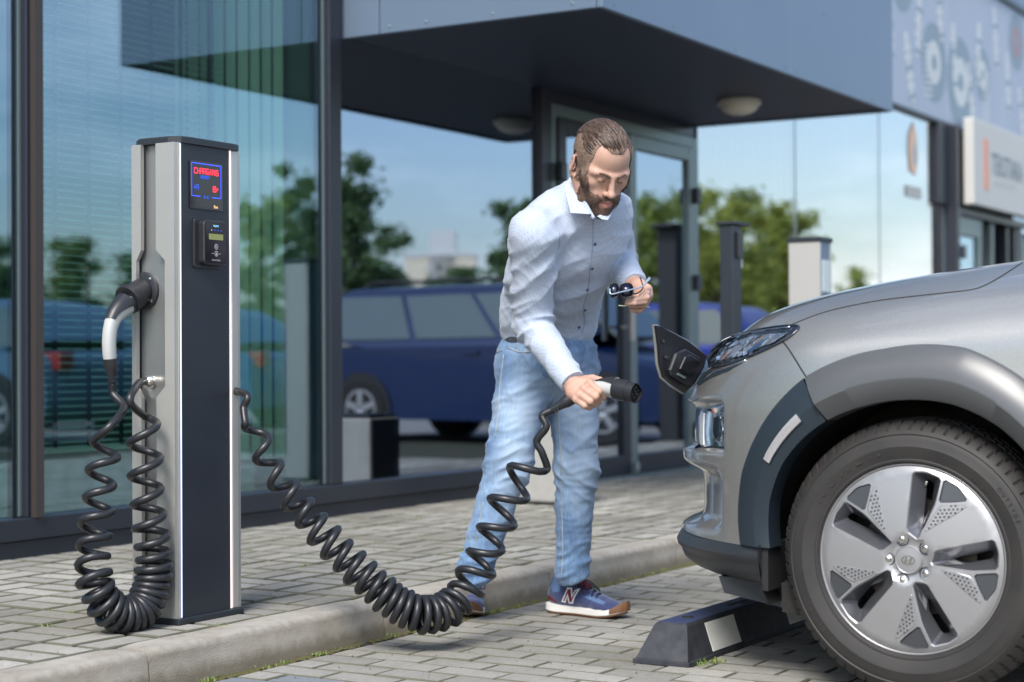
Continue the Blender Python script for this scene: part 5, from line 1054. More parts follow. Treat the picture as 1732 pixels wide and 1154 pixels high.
# head frame
def head_frame():
    p, y, ro = math.radians(30), math.radians(27), math.radians(15); f = T_ * math.cos(p) - U_ * math.sin(p); u = U_ * math.cos(p) + T_ * math.sin(p); s = R_
    f2 = f * math.cos(y) + s * math.sin(y); s2 = s * math.cos(y) - f * math.sin(y)
    def rr(v): x, yv, z = v @ R_, v @ U_, v @ T_; return R_ * (x * math.cos(ro) + yv * math.sin(ro)) + U_ * (-x * math.sin(ro) + yv * math.cos(ro)) + T_ * z
    return rr(s2), rr(f2), rr(u)
HS, HF, HU = head_frame(); HM = np.array([HS, HF, HU]); HC = at(1034, 304.5, 4.93) - HF * .088 + HU * .0
Hd = lambda x, y, z: HC + HS * x + HF * y + HU * z
FC = {}
def head_fields(F, beard=False):
    E = lambda c, r, k=.012, sub=False, M=HM: F.ell(Hd(*c), r, M, k, sub); C = lambda a, b, ra, rb=None, k=.010, sub=False: F.cap(Hd(*a), Hd(*b), ra, rb, k, sub)
    E((0, -.012, .038), (.0745, .094, .085)); E((0, .030, .045), (.062, .058, .056), .02); E((0, .028, -.028), (.061, .062, .085), .025)
    for s in (-1, 1):
        C((s * .056, .000, -.045), (s * .040, .040, -.092), .020, .017, .025); C((s * .040, .040, -.092), (0, .076, -.104), .017, .018, .022)
        E((s * .044, .058, -.020), (.022, .022, .018), .022); C((s * .046, .078, .0145), (s * .012, .0905, .0115), .0085, .0075, .010)
        C((s * .056, .060, .012), (s * .060, .045, -.01), .009, .008, .02); E((s * .026, .074, -.062), (.018, .018, .022), .02)
    E((0, .078, -.070), (.026, .020, .026), .02); E((0, .082, -.103), (.017, .017, .015), .016)
    for s in (-1, 1):
        E((s * .0305, .0985, -.001), (.0165, .0150, .0105), .010, True); E((s * .0305, .0785, -.003), (.0125, .0125, .0110), .003)
        C((s * .044, .076, .0035), (s * .020, .0895, .0040), .0034, .0034, .003); C((s * .040, .0775, -.0125), (s * .021, .085, -.0145), .0032, .003, .006)
    C((0, .090, .010), (0, .108, -.030), .0080, .0095, .010); E((0, .1125, -.0365), (.0115, .0120, .0100), .006)
    for s in (-1, 1): E((s * .0125, .1010, -.0395), (.0075, .0095, .0075), .005); E((s * .0062, .1085, -.0470), (.0032, .0045, .0025), .002, True)
    C((-.020, .0905, -.0665), (0, .1010, -.0635), .0038, .0052, .004); C((.020, .0905, -.0665), (0, .1010, -.0635), .0038, .0052, .004)
    C((-.016, .0905, -.0765), (0, .0985, -.0785), .0042, .0062, .005); C((.016, .0905, -.0765), (0, .0985, -.0785), .0042, .0062, .005)
    C((-.019, .0960, -.0705), (0, .1050, -.0705), .0018, .0024, .002, True); C((.019, .0960, -.0705), (0, .1050, -.0705), .0018, .0024, .002, True)
    for s in (-1, 1):
        ME = np.array([HS * s * .93 - HF * .36, HF * .93 + HS * s * .36, HU]); 
        c_ = (s * .0800, -.016, -.008); F.ell(Hd(*c_), (.0060, .0185, .0310), ME, .005); F.ell(Hd(s * .0865, -.0125, -.004), (.0050, .0105, .0190), ME, .003, True)
        F.ell(Hd(s * .0775, -.008, -.034), (.0055, .0085, .0085), ME, .004); F.ell(Hd(s * .0795, -.006, -.008), (.004, .004, .006), ME, .003)
t0_ = Hd(0, -.038, -.055)
# ---- the body: one skin from scalp to ankles, hands included
allp = np.array(list(J.values())); lo = np.minimum(allp.min(0) - .12, [9e9, 9e9, -9e9]); hi = np.maximum(allp.max(0) + .12, HC + .16); lo[2] = .03; hi[2] = max(hi[2], HC[2] + .16)
B = Field(lo, hi, .0031)
def limb(F, a, b, ra, rb, k=.02): F.cap(J[a] if isinstance(a, str) else a, J[b] if isinstance(b, str) else b, ra, rb, k)
F = B
F.seg(J['pel'], J['wai'], (.130, .085), (.120, .08), LAT, .03); F.seg(J['wai'], J['che'], (.120, .08), (.130, .085), LAT, .03); F.seg(J['che'], J['sho'], (.130, .080), (.110, .06), LAT, .03)
for s in 'rl':
    limb(F, s + 'sh', s + 'el', .044, .034); limb(F, s + 'el', s + 'wr', .034, .0255); limb(F, 'sho', s + 'sh', .05, .04, .03)
    limb(F, 'pel', s + 'hp', .085, .07, .04); limb(F, s + 'hp', s + 'kn', .070, .048); limb(F, s + 'kn', s + 'an', .048, .036)
F.cap(J['nkb'] - HU * .03, t0_, .058, .053, .03); F.cap(t0_, Hd(0, -.02, .0), .053, .05, .02)
F.cap(Hd(.0, .052, -.086), J['nkb'] + FWD * .045 + U_ * .006, .022, .030, .03)
head_fields(F)
# right hand closed round the grip of the plug: knuckle row runs down the back of the hand
HD = 4.95
def hp(zx, zy, d): return at(940 + zx / 9.618, 600 + zy / 9.618, d)
wr = J['rwr']
palm = [hp(250, 560, 4.955), hp(560, 470, 4.915), hp(330, 740, 4.905)]
F.cap(wr, hp(330, 520, 4.945), .0270, .0250, .015); F.cap(hp(330, 500, 4.945), hp(540, 470, 4.925), .0200, .0170, .012); F.cap(hp(300, 600, 4.935), hp(450, 580, 4.915), .0210, .0165, .012); F.cap(hp(280, 640, 4.93), hp(350, 700, 4.91), .0180, .0150, .012); F.cap(hp(300, 570, 4.935), hp(395, 640, 4.912), .0210, .0160, .012)
fing = [  # knuckle, middle joint, end joint, tip
    ((555, 470, 4.908), (705, 600, 4.885), (775, 690, 4.905), (700, 745, 4.930), .0100),
    ((460, 560, 4.900), (650, 690, 4.880), (700, 765, 4.900), (620, 790, 4.925), .0100),
    ((390, 650, 4.898), (560, 765, 4.882), (625, 815, 4.900), (545, 820, 4.922), .0096),
    ((330, 725, 4.902), (470, 830, 4.890), (545, 858, 4.902), (480, 840, 4.920), .0094)]
for a, b_, c_, d_, r_ in fing:
    a, b_, c_, d_ = hp(*a), hp(*b_), hp(*c_), hp(*d_); F.cap(a, b_, r_ * 1.10, r_, .0035); F.cap(b_, c_, r_, r_ * .92, .003); F.cap(c_, d_, r_ * .92, r_ * .82, .003); F.ell(a + T_ * .002, (r_ * 1.12,) * 3, None, .006)
F.cap(hp(440, 420, 4.955), hp(600, 400, 4.965), .0150, .0130, .012); F.cap(hp(600, 400, 4.965), hp(715, 425, 4.962), .0125, .0112, .006); F.cap(hp(715, 425, 4.962), hp(800, 500, 4.950), .0110, .0095, .004)
# left hand holding sunglasses and a card
def lq(zx, zy, d): return at(1000 + zx / 11.54, 440 + zy / 11.54, d)
F.cap(J['lwr'], lq(940, 520, 5.12), .0260, .0235, .012); F.cap(lq(900, 500, 5.12), lq(1090, 570, 5.08), .0190, .0160, .012); F.cap(lq(920, 560, 5.12), lq(1110, 690, 5.07), .0190, .0150, .012); F.cap(lq(900, 600, 5.12), lq(1060, 790, 5.07), .0170, .0140, .012)
for a, b_, c_, d_, r_ in (((1100, 560, 5.07), (1090, 640, 5.02), (960, 690, 5.00), (850, 705, 5.01), .0084), ((1135, 690, 5.06), (1090, 735, 5.01), (870, 770, 4.99), (720, 775, 5.00), .0082), ((1085, 780, 5.06), (1050, 820, 5.01), (850, 845, 4.99), (690, 850, 5.00), .0078), ((1040, 850, 5.06), (1000, 885, 5.02), (870, 905, 5.01), (760, 900, 5.01), .0068)):
    a, b_, c_, d_ = lq(*a), lq(*b_), lq(*c_), lq(*d_); F.cap(a, b_, r_ * 1.12, r_, .0035); F.cap(b_, c_, r_, r_ * .95, .003); F.cap(c_, d_, r_ * .95, r_ * .84, .003)
F.cap(lq(930, 640, 5.12), lq(1010, 900, 5.07), .0150, .0125, .01); F.cap(lq(1010, 900, 5.07), lq(930, 975, 5.04), .0118, .0105, .004); F.cap(lq(930, 975, 5.04), lq(805, 968, 5.03), .0105, .0088, .003)
man = thing('person', 'bearded man in dotted white shirt and pale jeans bending with a charging plug', 'person', (J['pel'][0], J['pel'][1], 0))
bV, bQ = B.mesh(1)
body_o = part(man, 'body', (bV, bQ.tolist()), M_skin, True, fix=False)
del B, F
# beard and moustache: thin layer over jaw, chin and lip
def local(V): return (V - HC) @ HM.T
hV = local(bV); hN = vnorm(bV, bQ)
def shell(sel, off, name, m, noise_amp=0.0):
    keep = sel(hV) ; q = bQ[keep[bQ].min(1) > 0]; idx = np.unique(q); mp_ = np.full(len(bV), -1); mp_[idx] = np.arange(len(idx)); V = bV[idx]; w_ = sel(hV[idx]); r = np.random.RandomState(2)
    V = V + hN[idx] * (off * np.clip(w_, 0, 1) + noise_amp * r.rand(len(idx)))[:, None]; return part(man, name, (V, mp_[q].tolist()), m, True, fix=False)
def beard_w(p):
    x, y, z = np.abs(p[:, 0]), p[:, 1], p[:, 2]
    line = -.045 - .020 * sst(.030, .012, x) + .046 * sst(.048, .066, x)      # cheek line rising to the sideburn
    low = -.068 - .057 * sst(.020, .072, y)
    w = sst(0, .012, line - z) * sst(0, .012, z - low) * sst(.030, .050, y + .026 * (z > -.040))
    lips = sst(.026, .019, x) * sst(-.0855, -.0820, z) * sst(-.0590, -.0620, z); mous = sst(.030, .024, x) * sst(-.064, -.062, z) * sst(-.050, -.054, z) * sst(.08, .09, y); chin = sst(.004, .0, x) * 0
    bare = sst(.026, .020, x) * sst(-.0600, -.0625, z) * sst(-.0860, -.0830, z)
    w = np.maximum(w, mous) * (1 - bare); return np.where((z < .01) & (y > -.03), w, 0) * (w > .02)
shell(beard_w, .0022, 'beard', M_beard, .0016)
def lip_w(p):
    x, y, z = np.abs(p[:, 0]), p[:, 1], p[:, 2]; return ((x < .0195) & (z > -.0845) & (z < -.0605 - .10 * np.maximum(x - .004, 0)) & (y > .085)) * 1.0
shell(lip_w, .0007, 'lips', M_lip)
for s in (-1, 1):
    P = [Hd(s * .047, .0805, .0150), Hd(s * .036, .0905, .0195), Hd(s * .024, .0975, .0185), Hd(s * .013, .1000, .0130)]; P = spline(P, 6); part(man, 'eyebrow', tube(P, np.linspace(.0018, .0042, len(P)), 8), M_brow, True)
    P = spline([Hd(s * .0425, .0795, -.0035), Hd(s * .036, .0885, -.0055), Hd(s * .029, .0920, -.0065), Hd(s * .0195, .0900, -.0050)], 5); part(man, 'eyelashes', tube(P, .00125, 6), M_brow, True)
# hair: short sides, long top combed back
def hair_w(p):
    x, y, z = np.abs(p[:, 0]), p[:, 1], p[:, 2]; c = .008 + .024 * np.exp(-((x - .040) / .015) ** 2) - .062 * sst(.050, .074, x); v = -.62 * y + .78 * z
    return sst(0, .010, v - c) * sst(-.052, -.036, z - .02 * (y > .005)) * (1 - (x > .070) * (np.hypot(y + .016, (z + .008) * .6) < .024))
def sub(sel, offs, name, m, par=None):
    w = sel(hV); keep = w > .03; q = bQ[keep[bQ].min(1) > 0]; idx = np.unique(q); mp_ = np.full(len(bV), -1); mp_[idx] = np.arange(len(idx)); V = bV[idx] + hN[idx] * offs(hV[idx], w[idx])[:, None]
    return part(man, name, (V, mp_[q].tolist()), m, True, fix=False)
hair = sub(hair_w, lambda p, w: .0012 + w * .0022, 'short_hair', M_fade)
top_w = lambda p: hair_w(p) * sst(.048, .066, p[:, 2]) * sst(.066, .052, np.abs(p[:, 0]))
top = sub(top_w, lambda p, w: .0010 + w * .0015, 'hair', M_hair)
tint(M_hair, .40, 2.2, True); r = np.random.RandomState(9)
from mathutils.kdtree import KDTree
hsel = np.nonzero((hV[:, 2] > -.14) & (np.linalg.norm(hV, axis=1) < .17))[0]; kd = KDTree(len(hsel))
for i_, v_ in enumerate(hsel): kd.insert(Vector(hV[v_]), i_)
kd.balance(); nL = hN @ HM.T
def grow(sel, n, steps, st, dirf, offs, rad, thr=.2):
    w_ = sel(hV); cand = hsel[w_[hsel] > thr]; gs_ = []
    for _ in range(n):
        v_ = cand[r.randint(len(cand))]; p_ = hV[v_] + r.normal(0, .0012, 3); pts = []; dv = r.normal(0, .12, 3)
        for j in range(steps):
            c_, i_, _d = kd.find(Vector(p_)); k_ = hsel[i_]; nn_ = nL[k_]; q_ = p_ - nn_ * ((p_ - hV[k_]) @ nn_); pts.append(Hd(*(q_ + nn_ * offs[j]))); dd_ = dirf(q_) + dv; dd_ = dd_ - nn_ * (dd_ @ nn_); dd_ /= np.linalg.norm(dd_) + 1e-9; p_ = q_ + dd_ * st
        P_ = spline(pts, 2); gs_.append(tube(P_, np.interp(np.linspace(0, 1, len(P_)), [0, .3, .75, 1], [rad * .5, rad, rad, rad * .3]), 4))
    return join(*gs_)
part(top, 'hair_strands', grow(top_w, 1100, 6, .0105, lambda q: np.array([-.30 - 1.2 * max(q[0], -.03), -1.0, .25]), [.0012, .0050, .0068, .0072, .0062, .0040], .00135, .06), M_hair, True, stuff=True)
M_fs = mat('clipped_hair', (.07, .045, .032), .6); tint(M_fs, .5, 1.9, True); M_bs = mat('beard_hair', (.055, .033, .022), .6); tint(M_bs, .45, 2.6, True)
part(hair, 'hair_strands', grow(hair_w, 1100, 3, .0040, lambda q: np.array([0, -.7, -.6]), [.0010, .0032, .0040], .00055, .3), M_fs, True, stuff=True)
beard_o = [c for c in kids(man) if c.name.startswith('beard')][0]
part(beard_o, 'beard_hair', grow(beard_w, 1300, 3, .0030, lambda q: np.array([0, .1, -1.0]), [.0005, .0032, .0046], .00050, .15), M_bs, True, stuff=True)

# ---- jeans
lo = np.array([min(J[k][i] for k in ('pel', 'ran', 'lan', 'rkn', 'lkn')) for i in range(3)]) - .16; hi = np.array([max(J[k][i] for k in ('wai', 'ran', 'lan', 'rkn', 'lkn')) for i in range(3)]) + .16
lo[2] = .045; Fj = Field(lo, hi, .0052); wp = at(928, 556, 5.43); cr_ = at(932, 655, 5.45)
Fj.seg(J['pel'] + U_ * -.01, wp, (.153, .114), (.147, .106), LAT, .03); Fj.ell(at(893, 618, 5.50), (.094, .100, .11), None, .05); Fj.ell(at(935, 610, 5.40), (.12, .10, .10), None, .04)
Fj.seg(J['rhp'], J['rkn'], (.092, .088), (.068, .067), LAT, .035); Fj.seg(J['rkn'], J['ran'], (.068, .067), (.052, .050), LAT, .03)
Fj.seg(J['lhp'], J['lkn'], (.086, .084), (.065, .065), LAT, .035); Fj.seg(J['lkn'], J['lan'], (.065, .065), (.051, .050), LAT, .03)
for a, dr in (('ran', 0), ('lan', 0)): Fj.cap(J[a], J[a] - U_ * .024, .051, .053, .01)
for a in ('ran', 'lan'): Fj.put(lambda X, Y, Z, a=a: Z + (0 * X) - (J[a][2] - .050) - .45 * ((X - J[a][0]) * .85 - (Y - J[a][1]) * .5), J[a] - U_ * .07, .10, .004, True)
jV, jQ = Fj.mesh(2); N = vnorm(jV, jQ); sgd = lambda P, c: np.linalg.norm(P - c, axis=1)
d = np.zeros(len(jV))
for kn, an, hpk, s in (('rkn', 'ran', 'rhp', 1), ('lkn', 'lan', 'lhp', 2)):
    ax_ = J[an] - J[kn]; dk = sgd(jV, J[kn]); da = sgd(jV, J[an]); dh = sgd(jV, J[hpk])
    d += .013 * np.exp(-(dk / .115) ** 2) * folds(jV, ax_ + R_ * .25 * (1 if s == 1 else -1), .040, s) - .003 * np.exp(-(dk / .1) ** 2)
    d += .013 * np.exp(-(da / .095) ** 2) * folds(jV, ax_ + R_ * .15, .036, s + 5); d += .009 * np.exp(-(dh / .14) ** 2) * folds(jV, ax_ + R_ * -.55, .055, s + 9)
d += .008 * folds(jV, -U_ + R_ * .5, .085, 21) + .0022 * folds(jV, -U_ + R_ * .2, .026, 22, 1.0)
jV = jV + N * d[:, None]
# open hems
hem = np.minimum(sgd(jV, J['ran'] - U_ * .07), sgd(jV, J['lan'] - U_ * .07))
jeans = part(man, 'jeans', (jV, jQ.tolist()), M_jean, True, fix=False)
def ax_d(P, a, b): ab = b - a; t_ = np.clip((P - a) @ ab / (ab @ ab), 0, 1); return t_, P - a - t_[:, None] * ab
wash = np.zeros(len(jV))
for h_, k_, a_ in (('rhp', 'rkn', 'ran'), ('lhp', 'lkn', 'lan')):
    t_, off = ax_d(jV, J[h_], J[k_]); fr_ = off @ (FWD * .5 + T_ * .6) / .09; wash += .75 * np.clip(fr_, 0, 1) ** 1.5 * np.exp(-((t_ - .55) / .42) ** 2) * (np.linalg.norm(off, axis=1) < .13)
    t_, off = ax_d(jV, J[k_], J[a_]); fr_ = off @ (FWD * .5 + T_ * .6) / .07; wash += .40 * np.clip(fr_, 0, 1) ** 1.5 * (np.linalg.norm(off, axis=1) < .09) * (1 - t_)
ag = jeans.data.attributes.new('wash', 'FLOAT', 'POINT'); ag.data.foreach_set('value', np.clip(wash, 0, .62).astype(np.float32))
# seams, pocket, belt, loops: laid on the cloth
from mathutils.bvhtree import BVHTree
def drape(bvh, pts, off, n=8):
    o = []
    for q in spline([(x, y, 0) for x, y in pts], n):
        r_ = ray(q[0], q[1]); h = bvh.ray_cast(Vector(EYEP), Vector(r_ / np.linalg.norm(r_)))
        if h[0] is not None: o.append(np.array(h[0]) + np.array(h[1]) * (off if h[1].dot(Vector(r_)) < 0 else -off))
    return np.array(o)
bj = BVHTree.FromPolygons([Vector(v) for v in jV.tolist()], jQ.tolist())
def cloth_line(par, bvh, name, pts, r_, m, off=.0004):
    P = drape(bvh, pts, off)
    if len(P) > 3: part(par, name, tube(P, r_, 6), m, True)
for pts, r_ in (([(852, 600), (846, 650), (842, 700), (838, 740)], .0018), ([(944, 690), (948, 760), (950, 850), (952, 930), (950, 975)], .0022), ([(1006, 585), (1010, 640), (1012, 700)], .0016),
                ([(934, 655), (926, 625), (930, 598), (940, 580), (958, 574)], .0018), ([(860, 588), (880, 596), (902, 594)], .0022), ([(833, 600), (850, 592)], .0018), ([(818, 850), (808, 900), (800, 950)], .0018), ([(880, 570), (872, 590)], .0016)): cloth_line(jeans, bj, 'seam', pts, r_, M_seam)
P = drape(bj, [(958, 574), (985, 570), (1006, 566)], .003, 4)
M_belt = mat('dark_belt', (.05, .06, .08), .5)
ps = (wp - J['pel']) / np.linalg.norm(wp - J['pel']); 
a_ = np.linspace(0, 2 * PI, 49)[:-1]; Ux = LAT - ps * (LAT @ ps); Ux /= np.linalg.norm(Ux); Vx = np.cross(ps, Ux)
belt = part(man, 'belt', rings([[wp - ps * (.012 - h_) + Ux * math.cos(a) * (.150 + e_) + Vx * math.sin(a) * (.108 + e_) for a in a_] for h_, e_ in ((-.018, -.006), (-.018, .002), (.012, .002), (.012, -.006))], caps=False), M_belt, 40)

# ---- shirt
lo = np.array([min(J[k][i] for k in J if k not in ('ran', 'lan', 'rkn', 'lkn', 'rhp', 'lhp')) for i in range(3)]) - .13; hi = np.array([max(J[k][i] for k in J if k not in ('ran', 'lan', 'rkn', 'lkn')) for i in range(3)]) + .12
Fs = Field(lo, hi, .0048); hem_ = at(930, 552, 5.44)
Fs.seg(hem_, J['wai'] + U_ * .02, (.160, .120), (.158, .115), LAT, .03); Fs.seg(J['wai'] + U_ * .02, J['rib'], (.158, .115), (.164, .118), LAT, .03); Fs.seg(J['rib'], J['che'], (.164, .118), (.176, .118), LAT, .03)
Fs.seg(J['che'], J['sho'], (.180, .118), (.160, .088), LAT, .035); Fs.seg(J['sho'], J['nkb'] - U_ * .004, (.150, .080), (.074, .070), LAT, .03)
Fs.cap(at(930, 385, 5.10), J['rsh'], .060, .066, .04); Fs.cap(J['rsh'], J['rel'], .066, .052, .025); Fs.cap(J['rel'], at(958, 634, 4.97), .052, .038, .02)
Fs.cap(at(1015, 352, 5.18), J['lsh'], .062, .062, .04); Fs.cap(J['lsh'], J['lel'], .064, .054, .025); Fs.cap(J['lel'], at(1067, 473, 5.19), .054, .039, .02)
Fs.ell(at(880, 528, 5.45), (.058, .058, .045), None, .03); Fs.cap(at(920, 388, 5.20), at(898, 480, 5.38), .052, .050, .05)
# collar opening
Fs.cap(J['nkb'] + FWD * .05 + U_ * .02, J['nkb'] + FWD * .10 - U_ * .045 , .030, .006, .01, True)
sV, sQ = Fs.mesh(2); N = vnorm(sV, sQ); d = np.zeros(len(sV))
w = lambda c, s_: np.exp(-(sgd(sV, c) / s_) ** 2)
arm = J['rel'] - J['rsh']; fa = J['rwr'] - J['rel']
d += .016 * w(J['rel'], .105) * folds(sV, arm + fa * .8, .042, 31); d += .013 * w((J['rsh'] + J['rel']) / 2, .12) * folds(sV, arm * .7 + R_ * .18 - U_ * .0, .058, 32); d += .010 * w((J['rel'] + J['rwr']) / 2, .10) * folds(sV, fa + U_ * .12, .050, 33)
d += .014 * w(at(925, 420, 5.05), .10) * folds(sV, R_ * .5 - U_ * .8, .050, 34); d += .013 * w(J['lel'], .11) * folds(sV, J['lwr'] - J['lsh'] + R_ * .1, .040, 35); d += .011 * w(at(1040, 400, 5.2), .09) * folds(sV, -U_ + R_ * .3, .045, 38)
d += .015 * (w(at(960, 520, 5.28), .14)) * folds(sV, -U_ + R_ * .55, .062, 36); d += .009 * w(at(985, 420, 5.08), .13) * folds(sV, R_ * 1.0 - U_ * .75, .07, 37); d += .010 * w(at(905, 510, 5.3), .10) * folds(sV, -U_ - R_ * .2, .04, 39)
d += .007 * folds(sV, -U_ + R_ * .4, .10, 41) + .0016 * folds(sV, U_ + R_, .028, 42, 1.0)
d *= 1 - .8 * w(J['nkb'], .07)
sV = sV + N * d[:, None]
shirt = part(man, 'shirt', (sV, sQ.tolist()), M_shirt, True, fix=False); bs = BVHTree.FromPolygons([Vector(v) for v in sV.tolist()], sQ.tolist())
M_shline = mat('shirt_seam_shade', (.30, .36, .52), .8); M_shedge = mat('shirt_plain', (.5, .53, .6), .8)
pk = [(1004, 371), (1004, 400), (1001, 440), (999, 455), (996, 490), (988, 520), (990, 545), (985, 563)]
P = drape(bs, pk, .0010, 8); Pw = []
for i, q in enumerate(P): Pw.append((q, q + R_ * .026 - T_ * -.0005))
cloth_line(shirt, bs, 'placket_edge', [(x - 1, y) for x, y in pk], .0017, M_shline, .0002)
for x, y in ((1006, 413), (1001, 454), (993, 490), (989, 524), (979, 553)):
    q = drape(bs, [(x, y), (x + .5, y + .5)], .0015, 2)
    if len(q): part(shirt, 'button', xf(lathe([(0, .0022), (.0042, .0018), (.0048, 0), (0, 0)], 14), np.array([R_, U_, T_ * .9 + R_ * .2]).T, q[0]), M_btn, 40)
cloth_line(shirt, bs, 'shoulder_seam', [(936, 372), (944, 390), (946, 410), (941, 432), (934, 450)], .0012, M_shline, .0002)
for e0, e1, rr_ in ((at(956, 632, 4.972), at(967, 645, 4.948), .0375), (at(1066, 470, 5.195), at(1072, 480, 5.165), .0370)):
    ax_ = (e1 - e0) / np.linalg.norm(e1 - e0); part(shirt, 'cuff', tube([e0 - ax_ * .010, e0 + ax_ * .006, e1 + ax_ * .008, e1 + ax_ * .0085, e1 - ax_ * .004], [rr_, rr_ + .0022, rr_ + .001, rr_ - .0035, rr_ - .005], 36, caps=False), M_shirt, 40)
# collar: stand and two leaves
def leaf(px, ds, name):
    P = np.array([at(x, y, d_) for (x, y), d_ in zip(px, ds)]); n_ = np.cross(P[1] - P[0], P[2] - P[0]); n_ /= np.linalg.norm(n_); n_ *= np.sign(n_ @ T_)
    m = len(P); c = P.mean(0) + n_ * .004; V = [c] + list(P) + [c - n_ * .004] + list(P - n_ * .0030); F_ = [(0, 1 + k, 1 + (k + 1) % m) for k in range(m)] + [(m + 1, m + 2 + (k + 1) % m, m + 2 + k) for k in range(m)] + [(1 + k, m + 2 + k, m + 2 + (k + 1) % m, 1 + (k + 1) % m) for k in range(m)]
    return part(shirt, name, G(V, F_), M_shirt, 25)
leaf([(971, 293), (962, 302), (955, 314), (958, 332), (962, 348), (965, 360), (980, 361), (997, 362), (994, 350), (986, 330), (977, 310)], [5.055, 5.04, 5.02, 4.99, 4.972, 4.965, 4.955, 4.955, 4.962, 4.975, 5.01], 'collar_leaf')
leaf([(1004, 371), (1010, 366), (1018, 371), (1028, 372), (1042, 352), (1052, 338), (1049, 330), (1035, 345), (1018, 360)], [4.955, 4.955, 4.955, 4.965, 5.00, 5.06, 5.08, 5.02, 4.965], 'collar_leaf')
part(shirt, 'collar_stand', tube(spline([at(1004, 370, 4.962), at(994, 352, 4.968), at(982, 325, 4.99), at(974, 303, 5.03), at(975, 293, 5.09)], 5), .0060, 8), M_shirt, True)
q = at(998, 364, 4.950); part(shirt, 'button', xf(lathe([(0, .0022), (.0036, .0018), (.0040, 0), (0, 0)], 14), np.array([R_, U_, T_]).T, q), M_btn, 40)

